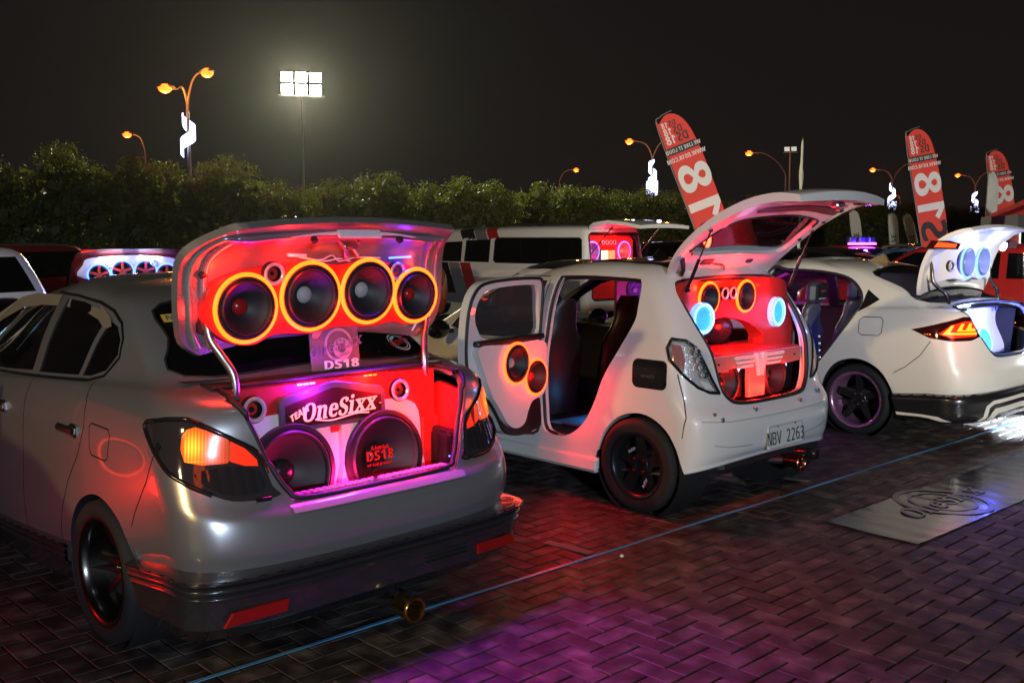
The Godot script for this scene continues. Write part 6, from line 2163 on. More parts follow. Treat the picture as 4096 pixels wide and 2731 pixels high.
	for q in [-0.148, 0.148]:
		woofer(car, "woofer", V(q, 1.455, 0.40), rot_x(3), 0.12, M.led_blue, M.cap_white, M.cone_grey)
		omni(car, V(q, 1.45, 0.32), Color(0.35, 0.5, 1.0), 0.05, 0.04)
	for q in [-0.335, 0.335]: tweeter(car, V(q, 1.425, 0.455), rot_x(3) * rot_y(q * 30), 0.048)
	var lb := MB.new()
	lb.box(V(-0.10, 1.60, 0.365), Vector3(0.26, 0.02, 0.02), rot_x(10), 0.004)
	part("led_strip", lb, M.led_white, lp)
	var hb := MB.new()
	hb.lathe(P2([0.036, 0, 0.036, 0.02, 0.025, 0.026, 0.0004, 0.03]), facing(V(0.345, 1.585, 0.32), rot_x(25)), 20)
	part("boot_lamp", hb, mat("boot_lamp_glow", 0.6, 0.6, 0.6, 0.3, 0.0, {"e": [30.0, 32.0, 33.0]}), lp)
	spot(car, V(0.345, 1.57, 0.275), Vector3(0.0, -1.0, 0.85), Color(0.93, 0.97, 1.0), 30.0, 34.0, 0.035)
	spot(car, V(-0.10, 1.58, 0.335), Vector3(0.0, -1.0, 1.0), Color(0.88, 0.94, 1.0), 2.2, 50.0, 0.1)
	for sg in [-1.0, 1.0]:
		var tl := MB.new()
		var pts := P2([-0.12, -0.03, 0.12, -0.035, 0.14, 0.01, 0.06, 0.035, -0.08, 0.035])
		tl.extr(pts if sg < 0 else mirrored(pts), Transform3D(rot_y(-sg * -62) * rot_x(8), V(sg * 0.628, 1.60, 0.40)), 0.012, 0.003)
		var tp := part("lid_lamp", tl, M.lamp_smoke, lp)
		var t2 := MB.new()
		var p3 := P2([-0.06, -0.018, 0.10, -0.022, 0.11, 0.008, -0.03, 0.024])
		t2.extr(p3 if sg < 0 else mirrored(p3), Transform3D(rot_y(-sg * -62) * rot_x(8), V(sg * 0.632, 1.60, 0.395) + Vector3(sg * 0.010, 0, 0.004)), 0.006, 0.002)
		part("lit_lens", t2, mat("lid_red", 0.4, 0.03, 0.01, 0.3, 0.0, {"e": [1.4, 0.13, 0.012]}) if not M.has("lid_red") else M.lid_red, tp)
		var am := MB.new()
		am.tube(curve([V(sg * 0.53, 1.50, 0.52), V(sg * 0.545, 1.40, 0.51), V(sg * 0.545, 1.30, 0.495), V(sg * 0.52, 1.24, 0.45), V(sg * 0.495, 1.20, 0.41), V(sg * 0.48, 1.12, 0.39), V(sg * 0.48, 1.02, 0.40)], 6), 0.016, 10)
		part("hinge_arm", am, M.black_gloss, car)
		var ar := MB.new()
		ar.box(V(sg * 0.28, 1.715, 0.31), Vector3(0.12, 0.006, 0.03), rot_x(-62), 0.002)
		part("lid_slot", ar, M.black_plastic, lp)
	var acr := MB.new()
	acr.box(V(0.49, 1.30, 0.16), Vector3(0.11, 0.50, 0.006), rot_z(8), 0.001)
	part("acrylic_strip", acr, M.acrylic, car)
	var bl := MB.new()
	bl.add(text("HONDA CITY", 0.03, 0.001), Transform3D(rot_y(-4) * rot_x(-62), V(-0.30, 1.185, 0.50)))
	part("window_banner", bl, mat("faint_print", 0.2, 0.2, 0.22, 0.5), car)

const MAST_B := Vector3(-13.0, 9.0, 14.0)
const MAST_C := Vector3(6.5, 5.2, 24.0)

func flood_mast(nm: String, label: String, base: Vector3, h: float, aim: Vector3, heads: int, m: Material, c: Color, e: float, ang: float, size := 0.42, lit := true) -> void:
	var t := thing(nm, label, "floodlight mast", base)
	var d := (aim - (base + Vector3(0, h, 0))).normalized()
	var side := d.cross(Vector3.UP).normalized()
	var pm := MB.new()
	pm.tube(PackedVector3Array([Vector3.ZERO, Vector3(0, h * 0.5, 0), Vector3(0, h, 0)]), 0.13, 12, 0.07)
	part("pole", pm, M.pole_metal, t)
	var bar := MB.new()
	bar.tube(PackedVector3Array([Vector3(0, h - 0.1, 0) - side * heads * size * 0.62, Vector3(0, h - 0.1, 0) + side * heads * size * 0.62]), 0.045, 8)
	part("crossbar", bar, M.pole_metal, t)
	for kk in heads * (2 if heads > 2 else 1):
		var k := kk % heads
		var b := Basis.looking_at(d, Vector3.UP)
		var o := Vector3(0, h + size * 0.4 + (kk / heads) * size * 1.0, 0) + side * (k - (heads - 1) / 2.0) * size * 1.15
		var hm := MB.new()
		hm.box(o - d * 0.09, Vector3(size, size * 0.85, 0.16), b, 0.02)
		var hp := part("lamp_head", hm, M.dark_metal, t)
		var gm := MB.new()
		gm.box(o, Vector3(size * 0.88, size * 0.74, 0.012), b, 0.003)
		part("lamp_lens", gm, m, hp)
	if lit: spot(t, Vector3(0, h + size * 0.4, 0) + d * 0.25, d, c, e, ang, 0.35)

func street_lamp(label: String, base: Vector3, h: float, arms: Array, spiral: Array, group: String, e := 14.0) -> void:
	var t := thing("street_lamp", label, "street lamp", base, 0.0, group)
	var pm := MB.new()
	pm.tube(PackedVector3Array([Vector3.ZERO, Vector3(0, h * 0.5, 0), Vector3(0, h - 1.5, 0)]), 0.10, 10, 0.06)
	part("pole", pm, M.pole_metal, t)
	for a: Vector3 in arms:
		var am := MB.new()
		var tip := Vector3(a.x, h + a.y, a.z)
		am.tube(curve([Vector3(0, h - 1.6, 0), Vector3(a.x * 0.06, h - 1.0, a.z * 0.06), Vector3(a.x * 0.3, h - 0.3 + a.y * 0.3, a.z * 0.3), Vector3(a.x * 0.65, h + a.y - 0.05, a.z * 0.65), tip], 6), 0.05, 8, 0.035)
		part("arm", am, M.pole_metal, t)
		var hm := MB.new()
		var dir := Vector3(a.x, 0, a.z).normalized()
		var b := Basis(dir, Vector3.UP, dir.cross(Vector3.UP))
		hm.ball(tip + dir * 0.25 + Vector3(0, 0.03, 0), Vector3(0.42, 0.12, 0.18), b, 14, 6, 0.0, PI * 0.55)
		var hp := part("lamp_head", hm, M.pole_metal, t)
		var gm := MB.new()
		gm.ball(tip + dir * 0.27 - Vector3(0, 0.04, 0), Vector3(0.30, 0.21, 0.24), b, 12, 8)
		part("lamp_bulb", gm, M.sodium, hp)
		omni(t, tip + dir * 0.27 - Vector3(0, 0.25, 0), Color(1.0, 0.55, 0.2), e, 0.2)
	if spiral.size() > 0:
		var top: float = spiral[0]
		var bot: float = spiral[1]
		var w: float = spiral[2]
		var sm := MB.new()
		var rows := []
		for i in 49:
			var q := i / 48.0
			var a: float = q * TAU * 1.25 + spiral[3]
			var r: float = w * (0.45 + 0.25 * q)
			var y := lerpf(top, bot, q)
			var o := Vector3(cos(a) * r, 0, sin(a) * r)
			var hw := 0.30 * (0.35 + 0.65 * minf(1.0, q * 5.0))
			rows.append(PackedVector3Array([o + Vector3(0, y + hw, 0), o + Vector3(0, y - hw, 0)]))
		sm.grid(rows, func(p): return Vector3(p.x, 0, p.z))
		var back := MB.new()
		for row in rows: pass
		part("spiral_lights", sm, M.string_lights, t)
		if spiral.size() > 4:
			var bm := MB.new()
			var rng := RandomNumberGenerator.new()
			rng.seed = 5
			for i in 26:
				var a := TAU * i / 26.0
				bm.box(Vector3(cos(a) * w * 0.75, bot - 0.45 + 0.22 * sin(a * 5.0), sin(a) * w * 0.75), Vector3(0.16, 0.55 + 0.2 * rng.randf(), 0.06), rot_y(-rad_to_deg(a) + 90), 0.02)
			part("lit_garland", bm, M.string_lights, t)

func tree_shapes() -> Array:
	var out := []
	for k in 4:
		var rng := RandomNumberGenerator.new()
		rng.seed = 300 + k
		var a := MB.new()
		var b := MB.new()
		for i in 70:
			var th := rng.randf() * TAU
			var y := rng.randf_range(-0.95, 1.0)
			var rr := sqrt(maxf(0.0, 1.0 - pow(absf(y), 2.6))) * rng.randf_range(0.5, 1.0)
			var c := Vector3(cos(th) * rr * 1.75, 2.75 + y * 1.95, sin(th) * rr * 1.75)
			var cr := rng.randf_range(0.34, 0.62)
			for j in 74:
				var d := Vector3(rng.randfn(), rng.randfn(), rng.randfn()).normalized()
				var p := c + d * cr * pow(rng.randf(), 0.4) * Vector3(1, 0.8, 1)
				if rng.randf() < 0.06: p += d * 0.2
				var t := Vector3(rng.randfn(), rng.randfn() * 0.7 - 0.3, rng.randfn()).normalized()
				var s := t.cross(Vector3(rng.randfn(), rng.randfn(), rng.randfn())).normalized()
				var L := rng.randf_range(0.08, 0.15)
				var W := L * 0.34
				var m := a if (i + j) % 3 else b
				var n := t.cross(s).normalized()
				m.tri(p, p + t * L * 0.5 + s * W, p + t * L, n, n, n)
				m.tri(p, p + t * L, p + t * L * 0.5 - s * W, n, n, n)
		for i in 520:
			var d := Vector3(rng.randfn(), rng.randfn(), rng.randfn()).normalized() * pow(rng.randf(), 0.33)
			var p := Vector3(d.x * 1.35, 2.7 + d.y * 1.6, d.z * 1.35)
			var t := Vector3(rng.randfn(), rng.randfn(), rng.randfn()).normalized()
			var s := t.cross(Vector3(rng.randfn(), rng.randfn(), rng.randfn())).normalized() * 0.17
			var n := t.cross(s).normalized()
			b.tri(p, p + t * 0.25 + s, p + t * 0.5, n, n, n)
			b.tri(p, p + t * 0.5, p + t * 0.25 - s, n, n, n)
		out.append([a.mesh(), b.mesh()])
	return out

func trees() -> void:
	var shapes := tree_shapes()
	var rng := RandomNumberGenerator.new()
	rng.seed = 12
	var r := Vector3(0.731, 0, -0.682)
	var tm := MB.new()
	tm.tube(PackedVector3Array([Vector3(0, -0.05, 0), Vector3(0.03, 0.7, 0.02), Vector3(0, 1.8, 0.04), Vector3(0.05, 3.6, 0)]), 0.13, 8, 0.03)
	for k in 6:
		var a := TAU * k / 6.0 + 0.3
		tm.tube(PackedVector3Array([Vector3(0.02, 1.1 + 0.22 * k, 0.03), Vector3(cos(a) * 0.5, 1.7 + 0.26 * k, sin(a) * 0.5), Vector3(cos(a) * 1.15, 2.2 + 0.28 * k, sin(a) * 1.15)]), 0.05, 6, 0.012)
	var trunk := tm.mesh()
	var wherewords := ["behind the maroon people carrier", "behind the open maroon boot lid", "left of the floodlight mast", "below the floodlight mast", "right of the floodlight mast", "above the white van", "left of the tall red flag", "behind the tall red flag", "behind the raised white tailgate", "behind the pale feather flags", "behind the farther red flag", "at the far right end of the row"]
	var i := 0
	var t := -35.0
	var seen_at := {}
	while t < 74.0:
		var base := Vector3(-3.8, 0, -50.0) + r * t
		base += Vector3(rng.randf_range(-0.4, 0.4), 0, rng.randf_range(-0.5, 0.5))
		var px := 1176.0 + base.x / -base.z * 2300.0
		var h := 1.0 + rng.randf_range(-0.05, 0.05)
		if px < 640: h *= 0.99
		elif px < 860: h *= 0.88
		else: h *= 0.94
		var o := thing("hedgerow_tree", "", "tree", base, rng.randf() * 360.0, "trees in the row behind the cars")
		var word: int = clampi(int((px + 60) / 205.0), 0, 11)
		seen_at[word] = seen_at.get(word, 0) + 1
		o.set_meta("label", "leafy tree %s, %s from left" % [wherewords[word], ["first", "second", "third", "fourth", "fifth", "sixth", "seventh", "eighth", "ninth", "tenth", "eleventh", "twelfth", "thirteenth", "fourteenth", "fifteenth", "sixteenth"][mini(seen_at[word] - 1, 15)]])
		o.scale = Vector3(1.0, 0.98 * h, 1.0) * rng.randf_range(0.97, 1.04)
		var sh: Array = shapes[rng.randi() % 4]
		for q in 2:
			var c := MeshInstance3D.new()
			c.mesh = sh[q]
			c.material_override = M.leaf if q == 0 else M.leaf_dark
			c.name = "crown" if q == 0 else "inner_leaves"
			o.add_child(c, true)
		var w := MeshInstance3D.new()
		w.mesh = trunk
		w.material_override = M.bark
		w.name = "trunk"
		o.add_child(w, true)
		t += rng.randf_range(2.1, 2.7)
		i += 1
	# clipped hedge that closes the row to the ground
	var hm := MB.new()
	for k in 15000:
		var q := rng.randf_range(-40.0, 76.0)
		var p := Vector3(-3.8, 0, -50.0) + r * q + Vector3(-0.682, 0, -0.731) * rng.randf_range(-0.5, 0.5) + Vector3(0, rng.randf_range(0.05, 1.55), 0)
		var a := Vector3(rng.randfn(), rng.randfn(), rng.randfn()).normalized() * 0.13
		var b := a.cross(Vector3(rng.randfn(), rng.randfn(), rng.randfn())).normalized() * 0.06
		var n := a.cross(b).normalized()
		hm.tri(p, p + a * 0.5 + b, p + a, n, n, n)
		hm.tri(p, p + a, p + a * 0.5 - b, n, n, n)
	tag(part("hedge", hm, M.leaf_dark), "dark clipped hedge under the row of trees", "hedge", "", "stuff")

func feather_flag(label: String, base: Vector3, lean: float, h: float, style: int, group: String, yaw := 0.0) -> void:
	var t := thing("feather_flag", label, "flag", base, yaw, group)
	var B := rot_z(lean) * Basis.from_scale(Vector3(0.86, 1, 1))
	var w := h * 0.175
	var out: PackedVector2Array
	if style == 0: out = curve2([0.0, 0.16 * h, 0.0, 0.5 * h, 0.0, 0.94 * h, 0.01 * h, 0.955 * h], 4, false)
	else: out = curve2([0.0, 0.16 * h, 0.0, 0.5 * h, 0.0, 0.94 * h, 0.01 * h, 0.96 * h], 4, false)
	var arc := curve2([0.01 * h, 0.955 * h, 0.06 * h, 0.985 * h, 0.11 * h, 0.975 * h, 0.15 * h, 0.93 * h, 0.172 * h, 0.85 * h, 0.18 * h, 0.7 * h, 0.18 * h, 0.4 * h, 0.175 * h, 0.16 * h], 5, false)
	for k in range(1, arc.size()): out.append(arc[k])
	var pole := MB.new()
	var pp := [Vector3(-0.02, 0, 0), Vector3(-0.02, h * 0.5, 0), Vector3(-0.02, h * 0.93, 0), Vector3(0.03 * h, 0.985 * h, 0), Vector3(0.10 * h, 0.995 * h, 0)]
	var q := []
	for p in pp: q.append(B * p)
	pole.tube(curve(q, 5), 0.016, 8, 0.008)
	pole.box(Vector3(0, 0.02, 0), Vector3(0.5, 0.04, 0.5), Basis(), 0.01)
	part("pole", pole, M.pole_metal, t)
	var wave := func(p: Vector2) -> float: return 0.025 * sin(p.y * 2.1 + p.x * 3.0) + 0.012 * sin(p.y * 5.3 - p.x * 4.0)
	var cl := board(out, [], Transform3D(B, Vector3.ZERO), 0.0, 0.10, wave)
	var mats := [M.flag_red, M.flag_grey, M.flag_white]
	var cloth := part("cloth", cl, mats[style], t)
	var put := func(src: MB, xf: Transform3D, mm: Material, nm: String, z: float) -> void:
		var o := MB.new()
		for i in range(0, src.v.size(), 3):
			var a := []
			for k in 3:
				var p := xf * src.v[i + k]
				a.append(B * Vector3(p.x, p.y, wave.call(Vector2(p.x, p.y)) + z))
			o.ft(a[0], a[1], a[2], B * Vector3.BACK)
		part(nm, o, mm, cloth)
	var mir := Basis(Vector3(-1, 0, 0), Vector3.UP, Vector3.BACK)
	if style == 0:
		var c := 0.09 * h
		var up := mir * rot_z(90)
		put.call(text("18", 0.172 * h, 0.0, 0.0, "Droid Sans", 700, 1.15), Transform3D(up, Vector3(c, 0.60 * h, 0)), M.flag_white, "white_numerals", 0.006)
		put.call(text("DS", 0.165 * h, 0.0, 0.0, "Droid Sans", 700, 1.1), Transform3D(up, Vector3(c, 0.315 * h, 0)), M.flag_black, "black_letters", 0.006)
		put.call(text("WWW.DS18.COM", 0.020 * h, 0.0), Transform3D(mir, Vector3(c, 0.775 * h, 0)), M.flag_white, "web_address", 0.006)
		var bd := board(P2([0.002 * h, 0.80 * h, 0.176 * h, 0.80 * h, 0.165 * h, 0.835 * h, 0.002 * h, 0.835 * h]), [], Transform3D(), 0.0, 0.06)
		put.call(bd, Transform3D(), M.flag_black, "black_band", 0.004)
		put.call(text("WE LIKE IT LOUD", 0.018 * h, 0.0), Transform3D(mir, Vector3(c, 0.817 * h, 0)), M.flag_white, "slogan", 0.009)
		for k in 3:
			var s: float = [0.040, 0.033, 0.026][k] * h
			var y: float = [0.868, 0.907, 0.940][k] * h
			put.call(text("DS", s, 0.0), Transform3D(mir, Vector3([0.112, 0.098, 0.080][k] * h, y, 0)), M.flag_black, "small_letters", 0.006)
			put.call(text("18", s, 0.0), Transform3D(mir, Vector3([0.042, 0.040, 0.036][k] * h, y, 0)), M.flag_white, "small_numerals", 0.006)
	elif style == 1:
		put.call(text("PULSE", 0.095 * h, 0.0), Transform3D(rot_z(90), Vector3(0.085 * h, 0.45 * h, 0)), M.flag_black, "black_letters", 0.006)
		for k in 2: put.call(text("audio visual show", 0.026 * h, 0.0, 0.0, "Droid Sans", 400), Transform3D(rot_z(90), Vector3((0.135 + k * 0.02) * h, 0.47 * h, 0)), M.flag_grey if k else M.pole_metal, "small_print", 0.006)
		put.call(board(circle(0.03 * h, 16), [], Transform3D(), 0.0, 0.05), Transform3D(Basis(), Vector3(0.09 * h, 0.24 * h, 0)), M.flag_red, "red_mark", 0.006)

func street() -> void:
	trees()
	# the big floodlight over the trees, the other masts
	flood_mast("floodlight_mast", "tall floodlight mast glaring white above the trees at left", Vector3(-14.75, 0, -71.5), 11.6, Vector3(2, 1, -6), 3, M.flood, Color(1.0, 0.98, 0.80), 900.0, 65.0, 0.85)
	flood_mast("floodlight_mast", "dark mast with twin unlit floodlights beside a single orange lamp", Vector3(23.6, 0, -86.0), 8.9, Vector3(10, 0, -60), 2, M.flood_dim if M.has("flood_dim") else mat("flood_dim", 0.5, 0.5, 0.5, 0.3, 0.0, {"e": [0.4, 0.5, 0.45]}), Color.WHITE, 0.0, 40.0, 0.5, false)
	flood_mast("floodlight_mast", "warm floodlight mast behind the photographer on the left", Vector3(MAST_B.x, 0, MAST_B.z), MAST_B.y, Vector3(1.5, 0.6, -7), 2, M.flood_cool, Color(1.0, 0.84, 0.56), 180.0, 40.0)
	flood_mast("floodlight_mast", "cool floodlight mast behind the photographer on the right", Vector3(MAST_C.x, 0, MAST_C.z), MAST_C.y, Vector3(0.5, 0.6, -6), 2, M.flood_cool, Color(0.84, 0.91, 1.0), 380.0, 30.0)
	spot(self, MAST_C + Vector3(0.3, 0.3, -0.3), Vector3(9.0, 3.0, -27.0) - MAST_C, Color(1.0, 0.96, 0.88), 900.0, 13.0, 0.3)  # extra spot added at the cool mast to brighten the flags
	# street lamps along the road
	var g := "orange street lamps along the road"
	street_lamp("twin armed orange street lamp with light spiral, beside the glaring floodlight", Vector3(-14.8, 0, -46.5), 8.9, [Vector3(-0.65, -0.5, 0.2), Vector3(0.85, 0.15, 0.4)], [7.2, 5.6, 0.55, 2.2], g)
	street_lamp("twin armed orange street lamp with light spiral, left of the tall red flag", Vector3(10.8, 0, -78.0), 9.0, [Vector3(-1.55, 0, 0.2), Vector3(1.75, 0.3, 0.2)], [7.5, 5.9, 0.55, 1.0, 1], g)
	street_lamp("twin armed orange street lamp with light spiral, left of the second red flag", Vector3(41.0, 0, -109.0), 9.0, [Vector3(-2.0, -0.1, 0.2), Vector3(2.1, 0.5, 0.2)], [7.4, 5.4, 0.6, 2.6, 1], g)
	street_lamp("twin armed orange street lamp with light spiral, farthest right by the pale flag", Vector3(55.0, 0, -120.0), 9.0, [Vector3(-2.0, 0, 0.2), Vector3(1.8, 0.3, 0.2)], [7.0, 5.2, 0.6, 0.6, 1], g)
	street_lamp("single orange street lamp just above the left treetops", Vector3(-26.0, 0, -72.0), 8.9, [Vector3(-0.9, 0.0, 0.2)], [], g)
	street_lamp("single orange street lamp low above the trees, over the white van", Vector3(5.2, 0, -112.0), 9.0, [Vector3(1.6, 0.1, 0.2)], [], g)
	street_lamp("single armed orange street lamp beside the twin unlit floodlights", Vector3(23.4, 0, -86.5), 8.3, [Vector3(-3.0, 0.5, 0.3)], [], g)
	street_lamp("single orange street lamp, distant, right of the light spiral by the second red flag", Vector3(68.5, 0, -178.0), 9.0, [Vector3(-0.9, 0.0, 0.2)], [], g)
	# flags
	var fg := "red feather flags of the show"
	feather_flag("tall red feather flag with white numerals, nearest, rising behind the raised tailgate", Vector3(4.55, 0, -21.0), 21.5, 4.45, 0, fg)
	feather_flag("red feather flag with white numerals, second along, behind the white sedan", Vector3(10.9, 0, -26.0), 11.0, 4.5, 0, fg)
	feather_flag("red feather flag with white numerals, farthest, beside the plain pale flag", Vector3(15.95, 0, -32.5), 10.0, 4.5, 0, fg)
	var pg := "pale feather flags with black lettering"
	feather_flag("pale feather flag with black lettering, nearest the raised tailgate's tip", Vector3(15.45, 0, -45.0), 8.0, 2.9, 1, pg)
	feather_flag("pale feather flag with black lettering, middle one, left of its close neighbour", Vector3(17.6, 0, -46.5), 5.0, 2.8, 1, pg)
	feather_flag("pale feather flag with black lettering, leaning, next to the red flag", Vector3(18.5, 0, -46.0), 14.0, 2.8, 1, pg)
	feather_flag("narrow white flag seen almost edge on beside the twin floodlights", Vector3(10.6, 0, -37.0), 2.0, 5.3, 2, "plain pale flags", 80.0)
	feather_flag("plain cream flag standing left of the farthest red flag", Vector3(14.3, 0, -30.5), -2.0, 3.7, 2, "plain pale flags", 35.0)
	# little lights beyond the hedge
	for e in [[Vector3(-19.0, 2.0, -46.0), 0.5, 12, "warm cluster of small lights glowing through the trees at far left", 1], [Vector3(-16.4, 1.8, -46.6), 0.35, 6, "small warm light glowing through a gap in the trees behind the maroon lid", 1], [Vector3(-9.6, 2.3, -49.5), 1.6, 26, "string of tiny white lights through the trees above the silver boot lid", 0], [Vector3(-10.6, 2.6, -49.0), 0.3, 7, "few tiny greenish white lights high in the tree left of the silver lid", 0]]:
		var rng := RandomNumberGenerator.new()
		rng.seed = int(e[0].x * 10)
		var t := thing("fairy_lights", e[3], "fairy lights", e[0])
		var wire := MB.new()
		var line := []
		for k in 6: line.append(Vector3((k / 5.0 - 0.5) * 2.0 * e[1], 0.03 * sin(k * 2.0) - 0.02, 2.3 * 0.0))
		wire.tube(curve(line, 3), 0.006, 5)
		part("wire", wire, M.rubber, t)
		var bm := MB.new()
		for k in int(e[2]):
			bm.ball(Vector3(rng.randf_range(-e[1], e[1]), rng.randf_range(-0.12, 0.10) * (2.0 if e[4] else 1.0), rng.randf_range(-0.1, 0.3)), Vector3.ONE * rng.randf_range(0.02, 0.055), Basis(), 6, 4)
		part("light_bulbs", bm, mat("warm_bulb", 0.5, 0.3, 0.1, 0.4, 0.0, {"e": [5.0, 2.4, 0.7]}) if e[4] else M.led_white, t)
	# added cabinet standing in for the neighbour car's red speakers, lighting the silver flank
	var sc := thing("added_speaker_cabinet", "added speaker cabinet with red light rings, standing in for the neighbour car speakers left of the silver sedan, outside the frame", "speaker cabinet", Vector3(-3.05, 0, -4.25), 62.0)
	var cm := MB.new()
	cm.box(Vector3(0, 0.55, 0), Vector3(0.8, 1.1, 0.4), Basis(), 0.02)
	part("box", cm, M.red_vinyl, sc)
	for q in [[-0.18, 0.72], [0.16, 0.60], [-0.19, 0.36]]:
		woofer(sc, "woofer", Vector3(q[0], q[1], 0.205), Basis(), 0.13, M.led_dim_red, M.cap_red, null, true)
	omni(sc, Vector3(0, 0.45, 0.45), Color(1.0, 0.06, 0.04), 0.07, 0.06)
	# neighbour in the row, outside the frame: it keeps the low flood light off the silver sedan's flank
	plain_car("neighbour_sedan", "dark sedan parked left of the silver sedan, outside the frame", Vector3(-2.75, 0, -1.75), 44.0, M.black_paint, "sedan")
	# low work light that floods the paving under the pearl sedan
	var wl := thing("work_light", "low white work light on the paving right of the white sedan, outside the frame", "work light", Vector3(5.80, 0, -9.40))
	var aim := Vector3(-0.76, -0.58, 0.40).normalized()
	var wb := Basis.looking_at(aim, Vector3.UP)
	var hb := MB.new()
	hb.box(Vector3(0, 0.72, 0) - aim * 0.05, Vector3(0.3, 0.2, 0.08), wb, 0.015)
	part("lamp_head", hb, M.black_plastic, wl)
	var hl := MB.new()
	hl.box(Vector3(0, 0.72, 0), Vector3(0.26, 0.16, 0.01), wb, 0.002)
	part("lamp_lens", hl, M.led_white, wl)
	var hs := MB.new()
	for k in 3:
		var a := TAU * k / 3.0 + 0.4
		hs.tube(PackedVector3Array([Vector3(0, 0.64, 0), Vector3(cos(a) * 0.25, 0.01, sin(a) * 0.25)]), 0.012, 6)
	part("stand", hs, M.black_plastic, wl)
	spot(wl, Vector3(0, 0.72, 0) + aim * 0.05, aim, Color(0.9, 0.95, 1.0), 55.0, 18.0, 0.08).spot_angle_attenuation = 0.35

